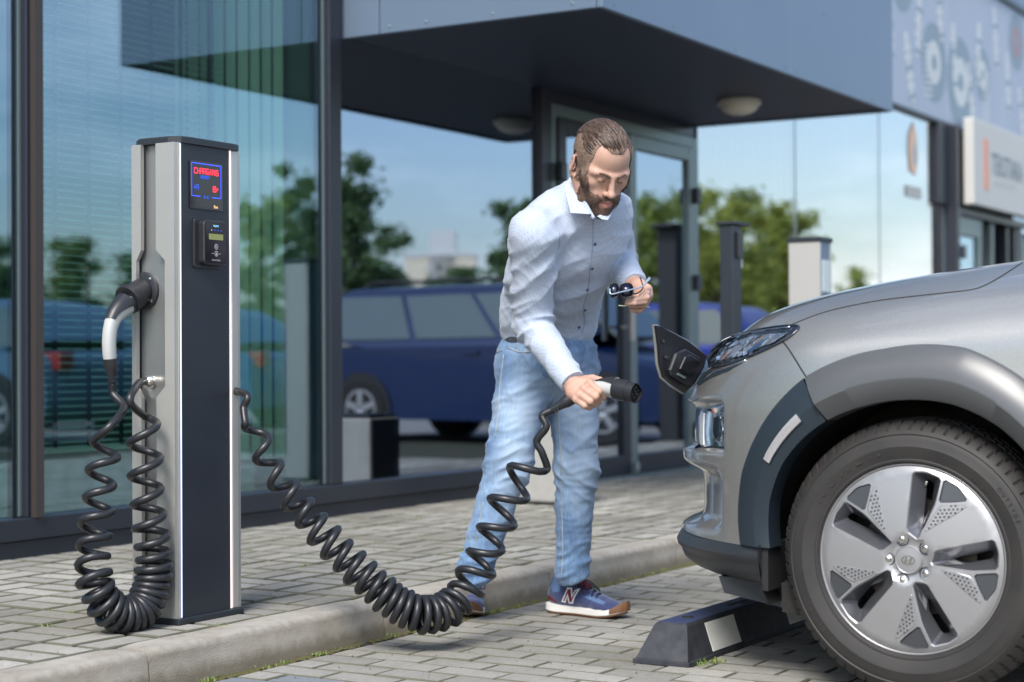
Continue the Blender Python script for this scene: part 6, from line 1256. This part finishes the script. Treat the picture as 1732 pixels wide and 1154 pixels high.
# ---- shoes
M_navy = mat('navy_suede', (.030, .045, .13), .85, sheen=.4, noise=(60, .25, (.045, .06, .16)), bump=(500, .3, .001)); M_bmesh = mat('blue_mesh', (.10, .17, .32), .8, bump=(900, .4, .001)); M_burg = mat('burgundy', (.20, .025, .045), .7); M_mid = mat('white_midsole', (.78, .77, .72), .6); M_gum = mat('gum_rubber', (.19, .085, .032), .6, noise=(20, .3, (.12, .05, .02))); M_lace = mat('navy_lace', (.015, .022, .06), .8); M_shw = mat('white_trim', (.8, .8, .8), .6)
def shoe(heel, toe, lift=0., side=1):
    """heel and toe points on the ground; local x across, y forward, z up"""
    f = toe - heel; f[2] = 0; L = .292; f /= np.linalg.norm(f); s = np.cross(f, [0, 0, 1.]); M3 = np.array([s, f, [0, 0, 1.]]); o = (heel + toe) / 2 - f * L / 2; o[2] = lift; tl = math.radians(0)
    Wl = lambda g: (g[0] @ M3 + o, g[1]); wid = smoothed([(0, .022), (.01, .030), (.05, .034), (.11, .033), (.17, .043), (.215, .047), (.255, .040), (.28, .024), (.292, .006)], 0, .292, 300, 8); ctr_ = lambda y: side * .008 * math.sin(min(y / .292, 1) * PI) * 1.0
    def lay(zf, y0, y1, ex, n=48, inn=0.0):
        o_ = []
        for k in range(n):
            a = 2 * PI * k / n; u = .5 - .5 * math.cos(a); y = y0 + (y1 - y0) * u; yn = (y - y0) / (y1 - y0) * .292; o_.append((math.copysign(max(float(wid(yn)) + ex - inn, .002), math.sin(a)) * (abs(math.sin(a)) > 1e-6) + ctr_(y), y, zf(y)))
        return o_
    toeup = lambda y: .016 * max(0, (y - .19) / .10) ** 2 + .005 * max(0, (.03 - y) / .03)
    root_ = part(man, 'shoe', Wl(rings([lay(lambda y: .0060 + toeup(y), .003, .289, .0015), lay(lambda y: .0085 + toeup(y), .0, .291, .0035), lay(lambda y: .024 + toeup(y) * .9 + .006 * sst(.12, .0, y), .001, .288, .0030), lay(lambda y: .0255 + toeup(y) * .9 + .006 * sst(.12, .0, y), .004, .284, .0)])), M_mid, 35)
    part(root_, 'outsole', Wl(rings([lay(lambda y: .0005 + toeup(y), .006, .287, -.002), lay(lambda y: .002 + toeup(y), .003, .290, .0015), lay(lambda y: .0062 + toeup(y), .002, .2905, .0022)])), M_gum, 35)
    # gum bumper wrapping up at the toe
    Pg = []
    for zf, ex in ((.010, .0040), (.034, .0035), (.040, .001)):
        Pg.append([(lambda y, a: (math.sin(a) * (float(wid(min(y, .2915))) + ex) + ctr_(y), y, zf * (1 if zf < .02 else 1 - .35 * ((y - .292) / .05) ** 2) + toeup(y)))(.245 + .0485 * math.cos(a), a) if False else (math.copysign(float(wid(.245 + .0465 * math.cos(a))) + ex, math.sin(a)) + ctr_(.245), .245 + (.0465 + ex) * math.cos(a), (zf if zf < .02 else zf - .014 * (1 - math.cos(a)) * 1.2) + toeup(.245 + .0465 * math.cos(a))) for a in np.linspace(-1.45, 1.45, 24)])
    part(root_, 'toe_bumper', Wl(gridgeo(np.array(Pg))), M_gum, True)
    Fu = Field(o - .0, o + .0, 1) if False else None
    Fu = Field(np.array([-.075, -.02, .015]), np.array([.075, .31, .16]), .0032); c0_ = ctr_(.1)
    st_ = [(.028, .058, .031, .034), (.055, .060, .034, .040), (.10, .056, .034, .036), (.15, .047, .038, .032), (.20, .036, .043, .026), (.235, .030, .042, .022), (.262, .026, .030, .018)]
    for (y0, z0, w0, h0), (y1, z1, w1, h1) in zip(st_[:-1], st_[1:]): Fu.seg((ctr_(y0), y0, z0), (ctr_(y1), y1, z1), (w0, h0), (w1, h1), (1, 0, 0), .012)
    Fu.seg((0, .052, .06), (0, .066, .112), (.034, .046), (.036, .050), (1, 0, 0), .012); Fu.cap((0, .090, .085), (0, .128, .075), .022, .018, .015)
    uV, uQ = Fu.mesh(2); uV[:, 2] = np.maximum(uV[:, 2], .022); up = part(root_, 'upper', Wl((uV, uQ.tolist())), M_navy, True)
    bu = BVHTree.FromPolygons([Vector(v) for v in uV.tolist()], uQ.tolist())
    def on_up(pts, sx, off=.0012, n=1):          # side view outline (y, z) pressed on the side of the upper
        v, F_ = cdt(pts, .006); o_ = []
        for y, z in v:
            h = bu.ray_cast(Vector((sx * .12, y, z)), Vector((-sx, 0, 0))); o_.append((np.array(h[0]) if h[0] is not None else np.array((0, y, z))) + [sx * off, 0, 0])
        V_ = np.array(o_); return np.vstack([V_, V_ - [sx * .003, 0, 0]]), [f_ if sx > 0 else f_[::-1] for f_ in F_] + [tuple(i + len(V_) for i in f_) for f_ in F_]
    for sx in (1, -1):
        part(root_, 'mesh_panel', Wl(on_up([(.012, .085), (.018, .115), (.045, .132), (.072, .108), (.060, .072), (.035, .068)], sx, .0008)), M_bmesh, 40)
        part(root_, 'heel_patch', Wl(on_up([(.001, .040), (.002, .058), (.020, .056), (.050, .040), (.040, .036)], sx, .0012)), M_burg, 40)
        part(root_, 'toe_mesh', Wl(on_up([(.150, .062), (.160, .072), (.200, .060), (.232, .050), (.225, .044), (.185, .052)], sx, .0008)), M_bmesh, 40)
        N_ = lambda g_: on_up(g_, sx, .0018)
        cN, sN = (.098, .062), .027
        def tn(P_): return [(cN[0] + (y + .22 * z) * sN * .95, cN[1] + z * sN * .95) for y, z in P_]
        big = tn([(-1.05, -.85), (-.55, 1.0), (.05, 1.0), (.30, .15), (.50, .75), (1.05, .95), (.55, -1.0), (-.05, -1.0), (-.35, -.10), (-.50, -.95)]); small = tn([(-.80, -.70), (-.42, .78), (-.05, .78), (.34, -.28), (.62, .62), (.82, .70), (.42, -.78), (.08, -.78), (-.32, .32), (-.60, -.72)])
        em = part(root_, 'emblem', Wl(on_up(big, sx, .0020)), M_shw, 40); part(root_, 'emblem_fill', Wl(on_up(small, sx, .0030)), M_burg, 40)
    part(root_, 'tongue', Wl(tube([(0, .150, .082), (0, .118, .104), (0, .108, .136), (0, .112, .150)], [.014, .018, .017, .008], 14)), M_burg, True)
    for k in range(5):
        y, z = .118 + k * .017, .099 - k * .0085; part(root_, 'lace', Wl(tube(spline([(-.024, y - .004, z - .006), (-.010, y, z + .006), (.010, y + .003, z + .006), (.024, y + .007, z - .008)], 4), .0026, 6)), M_lace, True)
    for s_ in (-1, 1): part(root_, 'lace_loop', Wl(tube(spline([(0, .115, .112), (s_ * .026, .130, .106), (s_ * .040, .160, .082), (s_ * .030, .168, .078), (s_ * .014, .140, .100), (0, .118, .110)], 6), .0022, 6)), M_lace, True)
    return root_
shoe(onz(944, 1036), onz(1046, 1046), side=-1)
shoe(onz(812, 1010), onz(786, 1064), side=1)
# ---- sunglasses and card in his left hand
M_gl = mat('sunglass_lens', (.015, .02, .045), .06, spec=.9, coat=1); M_gf = mat('sunglass_frame', (.012, .012, .014), .3); M_gs = mat('pale_blue_arm', (.42, .52, .62), .25, .5)
sgl = thing('sunglasses', 'dark sunglasses with pale blue arms held in the left hand of the man', 'sunglasses', lq(690, 590, 4.985))
def lens(cx, cy, rx, ry, d, nm):
    c = lq(cx, cy, d); u = R_ * (rx / 11.54 / FPX * d); v = U_ * (ry / 11.54 / FPX * d) ; sup = [(math.copysign(abs(math.cos(a)) ** .75, math.cos(a)), math.copysign(abs(math.sin(a)) ** .75, math.sin(a))) for a in np.arange(30) * 2 * PI / 30]
    P = [c + u * x + v * y for x, y in sup]; part(sgl, 'lens', (np.array([c + T_ * .002] + P + [c - T_ * .003]), [(0, 1 + k, 1 + (k + 1) % 30) for k in range(30)] + [(31, 1 + (k + 1) % 30, 1 + k) for k in range(30)]), M_gl, True)
    part(sgl, 'rim', tube(P + [P[0]], .0017, 8), M_gf, True)
lens(690, 592, 128, 140, 4.975, 'a'); lens(445, 592, 88, 140, 4.945, 'b')
part(sgl, 'bridge', tube(spline([lq(522, 560, 4.955), lq(545, 545, 4.955), lq(572, 562, 4.965)], 5), .0018, 8), M_gf, True)
part(sgl, 'temple', tube(spline([lq(362, 560, 4.93), lq(385, 665, 4.92), lq(560, 630, 4.93), lq(800, 572, 4.95), lq(1000, 512, 4.98), lq(1135, 370, 5.02)], 6), .0021, 8), M_gs, True)
part(sgl, 'temple', tube(spline([lq(812, 600, 4.975), lq(830, 660, 4.975), lq(930, 632, 4.985), lq(1010, 540, 5.0), lq(985, 430, 5.01), lq(955, 335, 5.02)], 6), .0020, 8), M_gf, True)
part(sgl, 'temple_tip', tube([lq(1062, 448, 5.005), lq(1100, 405, 5.012), lq(1140, 352, 5.02)], [.0022, .0042, .0046], 8), M_gs, True)
cdv = thing('card', 'thin pale plastic card pinched edge on between fingers and thumb', 'card', lq(840, 915, 5.02))
a_, b_ = lq(545, 898, 5.00), lq(1140, 922, 5.04); dx_ = (b_ - a_) / np.linalg.norm(b_ - a_); dy_ = -T_ * .99 + U_ * .05; dz_ = np.cross(dx_, dy_); wL = np.linalg.norm(b_ - a_)
part(cdv, 'sheet', prism(rpoly(wL, .050, .003, c=(wL / 2, .020)), .0016, a_, dx_, dy_), mat('card_plastic', (.70, .72, .52), .4))
part(cdv, 'stripe', prism([(.004, .0), (wL - .004, .0), (wL - .004, .008), (.004, .008)], .0002, a_ + dz_ * .0017, dx_, dy_), M_plas)

# ---- the plug in his right hand and its coiled cable
head_c = at(1068, 663, 4.86); axd = R_ * .78 + T_ * .60 - U_ * .16; upd = R_ * .42 - T_ * .55 + U_ * .95
axd /= np.linalg.norm(axd)
c2 = thing('charging_plug', 'charging plug held in the hand of the man, coiled cable running back to the post', 'charging plug', head_c)
ex, dd = plug(c2, head_c - axd * .055, axd, upd, True)
def P3(px, py, d): return at(px, py, d)
g0 = np.array([SX1 - .012, 3.30, onY(405, 652, 3.30)[2]])
cpath = [P3(428, 712, 4.86), P3(450, 775, 4.87), P3(490, 835, 4.86), P3(540, 897, 4.85), P3(590, 948, 4.84), P3(630, 988, 4.83), P3(668, 1020, 4.83), P3(710, 1038, 4.84), P3(748, 1036, 4.88), P3(782, 1008, 4.93), P3(808, 962, 4.96), P3(828, 915, 4.96), P3(848, 868, 4.96), P3(868, 828, 4.96), P3(890, 797, 4.96), P3(904, 778, 4.96)]
HP2 = coil(cpath, 26, [.026, .032, .038, .041, .042, .043, .044, .045, .045, .045, .045, .048], RT, [.6, .66, .82, 1.0, 1.1, 1.25, 1.6, 2.6, 2.4, 1.3, .95, .8, .7, .6, .5], [g0 + [.0, 0, 0], g0 + [.03, 0, .0], P3(416, 668, 4.87), P3(412, 690, 4.86)], [P3(917, 766, 4.95), P3(908, 746, 4.95), P3(924, 722, 4.94), ex + dd * .03, ex], end_dir=R_)
part(c2, 'cable', tube(HP2, RT, 10), M_rub, True)
# ================================================================== WHAT THE GLASS REFLECTS (stands behind and beside the camera)
def mir(px, py, d):      # place seen by reflection in the facade at that photo pixel
    p = at(px, py, d); return np.array([p[0], 2 * (WALL + .0) - p[1], p[2]])
M_bark = mat('bark', (.10, .085, .065), .9, bump=(30, .8, .02)); LEAF = []
for i, c in enumerate(((.28, .38, .12), (.42, .50, .13), (.20, .31, .13), (.44, .50, .18))):
    m_ = mat('leaves_%s' % ('fresh', 'bright', 'deep', 'pale')[i], c, .6, noise=(2.2, .2, tuple(v * .6 for v in c))); t, b = nodes(m_); tint(m_, .65, 1.35, True); src = b.inputs['Base Color'].links[0].from_socket; tl = t.nodes.new('ShaderNodeBsdfTranslucent'); ms = t.nodes.new('ShaderNodeMixShader'); ms.inputs[0].default_value = .65; t.links.new(src, tl.inputs[0]); t.links.new(b.outputs[0], ms.inputs[1]); t.links.new(tl.outputs[0], ms.inputs[2]); t.links.new(ms.outputs[0], t.nodes['Material Output'].inputs[0])
    LEAF.append(m_)
def tree(px, top, d, wd, leaf, label, seed, z0=0.0, n=2600):
    n = int(n * 3.2)
    r = np.random.RandomState(seed); p = mir(px, 600, d); h = EYE + (607 - top) / FPX * d; x, y = p[0], p[1]; wd = wd / FPX * d / 2
    t_ = thing('broadleaf_tree', label, 'tree', (x, y, z0), group='trees across the car park')
    trunk = [(x + .04 * h * math.sin(k * 1.3 + seed), y, z0 + h * .62 * k / 6) for k in range(7)]
    gs = [tube(trunk, np.linspace(.028 * h, .009 * h, 7), 8)]; lob = []
    for k in range(9):
        a = r.uniform(0, 6.28); q = np.array(trunk[2 + k % 5]); l = wd * r.uniform(.4, .85); e = q + [math.cos(a) * l, math.sin(a) * l, h * r.uniform(.08, .26)]
        gs.append(tube([q, (q + e) / 2 + [0, 0, -.02 * h], e], [.010 * h, .007 * h, .003 * h], 6)); lob.append(e)
    part(t_, 'trunk', join(*gs), M_bark, True)
    for k in range(26):
        a, q = r.uniform(0, 6.28), r.rand() ** .6; zz = r.uniform(.28, .96); ww = wd * (1 - abs(zz - .5) ** 1.7 * 1.6) * q; lob.append(np.array([x + math.cos(a) * ww, y + math.sin(a) * ww, z0 + h * zz]))
    lob = np.array(lob); k = r.randint(0, len(lob), n); rad = wd * r.uniform(.22, .42, len(lob))[k][:, None]; dd = r.randn(n, 3); dd /= np.linalg.norm(dd, axis=1)[:, None]
    c = lob[k] + dd * rad * (np.abs(r.randn(n, 1)) * .75) * [1, 1, .8]; c[:, 2] = np.clip(c[:, 2], z0 + .1 * h, z0 + h); s = wd * .034 + .05; u = r.randn(n, 3); u /= np.linalg.norm(u, axis=1)[:, None]; v = np.cross(u, r.randn(n, 3)); v /= np.linalg.norm(v, axis=1)[:, None]
    V = np.stack([c - u * s, c + v * s * .6, c + u * s, c - v * s * .6], 1).reshape(-1, 3)
    part(t_, 'crown', (V, [tuple(range(4 * i, 4 * i + 4)) for i in range(n)]), LEAF[leaf], fix=False)
    return t_
for i, (px, top, d, wd, lf, n, lb) in enumerate((
    (608, 258, 34, 120, 2, 2300, 'tall open green tree left of the pale block in the glass'), (668, 372, 40, 90, 2, 1500, 'small round tree just left of the pale block'),
    (560, 330, 38, 110, 0, 1800, 'green tree beside the window mullion reflection'), (500, 262, 33, 90, 0, 1700, 'slim tree showing sky through its crown'),
    (440, 318, 30, 110, 1, 2000, 'pale green tree reflected over the dark charging post'), (330, 390, 46, 120, 1, 1800, 'low bright tree hidden behind the silver post reflection'),
    (235, 420, 40, 110, 2, 2000, 'green tree reflected behind the slat blind'), (130, 395, 42, 100, 0, 2000, 'green tree reflected at the left slats'), (30, 400, 36, 120, 2, 2200, 'dark tree at the far left of the glass'),
    (-60, 380, 36, 110, 2, 1500, 'dark tree beyond the left pane'),
    (880, 330, 32, 110, 2, 2200, 'dense dark tree reflected behind the man'), (950, 285, 34, 120, 0, 2200, 'tall tree reflected above the shoulder of the man'), (1100, 330, 40, 150, 1, 2600, 'broad sunlit tree in the door glass'),
    (1215, 305, 42, 150, 1, 3000, 'broad sunlit tree right of the door'), (1320, 345, 45, 150, 1, 2600, 'sunlit tree at the first glazing joint'), (1165, 330, 44, 120, 3, 1800, 'pale tree behind the door jamb'),
    (1450, 440, 60, 90, 1, 1200, 'low shrub like tree under the white cloud'), (1270, 320, 48, 120, 0, 1800, 'green tree between two sunlit ones'), (760, 455, 70, 260, 2, 1800, 'low dark tree belt at the foot of the pale block'))):
    tree(px, top, d, wd, lf, lb, 30 + i, n=n)
# pale apartment block far off
M_blk = mat('cream_render', (.85, .74, .55), .8); M_blw = mat('block_window', (.20, .26, .30), .2); M_blb = mat('white_render', (.75, .74, .70), .8)
p = mir(748, 600, 330); sc_ = 330 / FPX; dirn = np.array([1, 0, 0.])
bk = thing('apartment_block', 'far cream and white apartment block reflected in the dark pane', 'building', (p[0], p[1], 0))
ux_ = -CM[0] * [1, -1, 0]; ux_ = np.array([CM[0][0], -CM[0][1], 0]); ux_ /= np.linalg.norm(ux_); uz = np.array([0, 0, 1.]); c0 = np.array([p[0], p[1], 0])
def bb(a0, a1, z0, z1, dep, m_, name, off=0., par=None):
    return part(par or bk, name, prism([(a0, z0), (a1, z0), (a1, z1), (a0, z1)], dep, c0 + np.cross(ux_, uz) * off, ux_, uz), m_)
wl = bb(-6.6, 6.6, 0, 20.0, -8, M_blk, 'wall'); bb(-2.4, 3.0, 0, 24.5, -9, M_blb, 'stair_tower', 1.0); bb(-6.9, 6.9, 20, 20.6, -8.4, M_blb, 'parapet', .2)
for f in range(7):
    for a in (-5.2, -3.4, 4.2, 5.6): 
        w_ = bb(a - .5, a + .5, f * 2.8 + 1.2, f * 2.8 + 2.7, -.1, M_blw, 'window', .12)
    bb(-1.2, 1.6, f * 2.8 + 1.4, f * 2.8 + 2.5, -.1, M_blw, 'window', 1.15)
    bb(2.9, 6.5, f * 2.8 + .3, f * 2.8 + 1.15, -1.2, M_blb, 'balcony', .5 + .9)

# ------------------------------------------------------------------ simple but complete cars
M_tyre2 = mat('car_tyre', (.018, .018, .018), .8); M_alloy2 = mat('car_alloy', (.5, .5, .52), .35, .8); M_cglass = mat('car_glass', (.08, .12, .12), .05, spec=.8, coat=.5); M_lampr = mat('tail_lamp', (.35, .02, .02), .2); M_lampw = mat('head_lamp', (.7, .72, .75), .1, .3, coat=1)
M_blackp = mat('black_trim', (.02, .02, .022), .5)
def simple_car(label, colour, loc, rz, L=4.3, Wd=1.75, Hh=1.5, kind='hatch', group='cars parked beyond the frame', name='parked_car', cat='car'):
    root = thing(name, label, cat, loc, rz, group); hw = Wd / 2
    paint = mat(name + '_paint', colour, .42, .25, coat=.35)
    # local: +y = nose, origin under the middle
    if kind == 'van': lower = [(-L/2, .35), (-L/2 + .02, .95), (-L/2 + .12, Hh * .62), (L/2 - 1.15, Hh * .62), (L/2 - .35, Hh * .52), (L/2 - .03, Hh * .42), (L/2, .32), (L/2 - .15, .22), (-L/2 + .1, .22)]; cab = [(-L/2 + .10, Hh * .62), (-L/2 + .22, Hh * .95), (-L/2 + .5, Hh), (L/2 - 1.75, Hh), (L/2 - 1.45, Hh * .96), (L/2 - .75, Hh * .62)]
    else: lower = [(-L/2, .38), (-L/2 + .03, .85), (-L/2 + .2, Hh * .64), (L/2 - 1.25, Hh * .66), (L/2 - .4, Hh * .56), (L/2 - .03, Hh * .42), (L/2, .32), (L/2 - .15, .2), (-L/2 + .1, .2)]; cab = [(-L/2 + .18, Hh * .64), (-L/2 + .65, Hh * .95), (-L/2 + 1.2, Hh), (L/2 - 2.3, Hh * .98), (L/2 - 1.9, Hh * .93), (L/2 - 1.1, Hh * .65)]
    def slab(P, wf, m_, nm, k=7):
        Rg = []
        for i in range(-k, k + 1):
            s = i / k; e = abs(s) ** 6; Rg.append([(s * wf(z) , y * (1 - .035 * e), z - .03 * e * (z > .5)) for y, z in P])
        Rg = [np.array(q) for q in Rg]; Rg = [Rg[0] * [1, .985, .985] + [0, 0, .006]] + Rg + [Rg[-1] * [1, .985, .985] + [0, 0, .006]]
        return part(root, nm, rings(Rg), m_, 35, local=True)
    def rs(P, it=2):
        for _ in range(it):
            P = [q for i in range(len(P)) for q in ((.8 * P[i][0] + .2 * P[(i+1) % len(P)][0], .8 * P[i][1] + .2 * P[(i+1) % len(P)][1]), (.2 * P[i][0] + .8 * P[(i+1) % len(P)][0], .2 * P[i][1] + .8 * P[(i+1) % len(P)][1]))]
        return P
    wl_ = lambda z: hw * (1 - .10 * max(0, (z - .75)) - .10 * max(0, .45 - z)); wc = lambda z: hw * (.93 - .30 * (z - Hh * .62) / (Hh * .38) * .62)
    slab(rs(lower), wl_, paint, 'body'); slab(rs(cab, 1), wc, paint, 'roof')
    zb, zt = Hh * .655, Hh * .93; ya, yb = cab[0][0] + .25, cab[-1][0] - .18; ta, tb = cab[1][0] + .12, cab[4][0] - .05; npan = 3
    for sd in (-1, 1):
        for k in range(npan):
            f0, f1 = k / npan + (.012 if k else 0), (k + 1) / npan - .012
            q = [(ya + (yb - ya) * f0, zb), (ya + (yb - ya) * f1, zb), (ta + (tb - ta) * f1, zt), (ta + (tb - ta) * f0, zt)]
            V = [(sd * (wc(z) + .006 + o_), y, z) for o_ in (-.03, 0) for y, z in q]
            part(root, 'side_window', G(V, [(0, 1, 2, 3), (4, 5, 6, 7), (0, 1, 5, 4), (1, 2, 6, 5), (2, 3, 7, 6), (3, 0, 4, 7)]), M_cglass, local=True)
        for yw in (L / 2 - .82, -L / 2 + .78):
            part(root, 'wheel_arch', xf(lathe([(0, -.1), (.37, -.1), (.37, 0), (0, 0.0)], 24, 'x'), loc=(sd * (hw - .048) + .05, yw, .33)), M_blackp, 40, local=True)
            wp = part(root, 'wheel', xf(lathe([(.19, -.09), (.30, -.095), (.32, -.07), (.32, .07), (.30, .095), (.19, .09)], 28, 'x'), loc=(sd * (hw - .075), yw, .32)), M_tyre2, 40, local=True)
            sp = [xf(box(-.012, .012, -.03, .03, .03, .19), rotx(k * 2 * PI / 5), (sd * (hw + .010), yw, .32)) for k in range(5)]
            part(wp, 'rim', join(xf(lathe([(0, sd * -.02), (.06, 0), (.06, sd * -.02)], 16, 'x'), loc=(sd * (hw + .020), yw, .32)), xf(lathe([(.175, 0), (.20, .0), (.20, -sd * .1), (.175, -sd * .1)], 28, 'x'), loc=(sd * (hw + .016), yw, .32)), *sp), M_alloy2, 40, local=True)
        part(root, 'headlight', box(sd * hw * .55 - .16, sd * hw * .55 + .16, L / 2 - .32, L / 2 - .06, Hh * .42, Hh * .50, .03), M_lampw, local=True)
        part(root, 'tail_light', box(sd * hw * .8 - .09, sd * hw * .8 + .09, -L / 2 - .01, -L / 2 + .2, Hh * .5, Hh * .62, .02), M_lampr, local=True)
        part(root, 'mirror', box(sd * (hw + .08) - .09, sd * (hw + .08) + .09, L / 2 - 1.55, L / 2 - 1.42, Hh * .63, Hh * .72, .03), paint, local=True)
        if kind == 'van': part(root, 'roof_rail', tube([(sd * hw * .68, ta + .3, Hh + .0), (sd * hw * .68, ta + .5, Hh + .04), (sd * hw * .68, tb - .4, Hh + .04), (sd * hw * .68, tb - .2, Hh)], .018, 8), M_blackp, True, local=True)
        part(root, 'door_handle', box(sd * (wl_(Hh * .55) + .006) - .012, sd * (wl_(Hh * .55) + .006) + .012, -.15, .02, Hh * .55, Hh * .575, .004), paint, local=True)
    ang = math.atan2(cab[5][0] - cab[4][0], cab[4][1] - cab[5][1]); ym, zm = (cab[5][0] + cab[4][0]) / 2, (cab[5][1] + cab[4][1]) / 2; ll = math.hypot(cab[5][0] - cab[4][0], cab[4][1] - cab[5][1])
    part(root, 'windscreen', xf(box(-hw * .74, hw * .74, -.01, .02, -ll * .43, ll * .43, .008), rotx(ang), (0, ym + .012, zm)), M_cglass, local=True)
    part(root, 'bumper', box(-hw * .86, hw * .86, L / 2 - .12, L / 2 + .02, .24, .40, .03), M_blackp, local=True); part(root, 'number_plate', box(-.26, .26, L / 2 + .021, L / 2 + .03, .30, .40), M_white, local=True)
    return root
pv = mir(612, 690, 17.5); VX, VY = pv[0] + .89, pv[1] + 4.3 / 2 - .78
van = simple_car('blue estate van with roof rails parked nose to the kerb', (.003, .020, .085), (VX, VY, 0), 0, 4.3, 1.78, 1.56, 'van')
g = text_geo('ROVER', .13, .001)
part(van, 'lettering', place((g[0] * [1.4, 1, 1], g[1]), (VX - .893, VY + 1.0, .62), (0, -1, 0), (0, 0, 1)), M_white, stuff=True)
p = mir(265, 600, 22); simple_car('blue small car reflected in the slat blind window', (.012, .10, .28), (p[0], p[1], 0), PI * .96, 4.1, 1.7, 1.48)
p = mir(-60, 600, 18.5); simple_car('silver blue car reflected in the leftmost pane', (.10, .20, .30), (p[0], p[1], 0), PI * 1.0, 4.4, 1.75, 1.45)
p = mir(1075, 600, 22); simple_car('bright blue car reflected low in the door glass', (.02, .04, .30), (p[0], p[1], 0), PI, 4.4, 1.78, 1.5)
p = mir(1200, 600, 30); simple_car('pale silver car reflected right of the door', (.45, .5, .62), (p[0], p[1], 0), PI, 4.5, 1.8, 1.5)
p = mir(1330, 600, 36); simple_car('white car reflected behind the white charger', (.6, .62, .68), (p[0], p[1], 0), PI * .98, 4.5, 1.8, 1.55)
# dark info pillar and pale bin on the pavement, both outside the frame or behind the car and seen in the glass
p = mir(1132, 600, 15.2)
pl = thing('info_pillar', 'tall black pillar reflected in the right door leaf', 'pillar', (p[0], p[1], SWZ))
part(pl, 'column', xf(box(-.11, .11, -.09, .09, 0, 1.84, .01), None, (p[0], p[1], SWZ)), M_blackp); part(pl, 'cap', xf(box(-.22, .13, -.11, .11, 1.842, 1.87, .004), None, (p[0], p[1], SWZ)), M_blackp)
M_conc = mat('pale_concrete', (.40, .40, .38), .85, noise=(14, .3, (.33, .33, .315)), bump=(120, .3, .002))
bn = thing('litter_bin', 'square pale concrete litter bin on the pavement behind the legs of the man', 'litter bin', (7.5, 4.24, SWZ))
part(bn, 'body', box(7.36, 7.63, 4.11, 4.38, SWZ + .015, SWZ + .41, .012), M_conc); part(bn, 'foot', box(7.385, 7.605, 4.135, 4.355, SWZ, SWZ + .014), M_blackp); part(bn, 'rim', box(7.375, 7.615, 4.125, 4.365, SWZ + .411, SWZ + .428, .004), M_blackp)
part(bn, 'liner', box(7.42, 7.57, 4.17, 4.32, SWZ + .4285, SWZ + .433), M_blackp); part(bn, 'shaded_back', box(7.375, 7.615, 4.381, 4.387, SWZ + .02, SWZ + .40), M_blackp)  # black sheet on the rear face paints in the shade on that side
bpy.context.view_layer.update()
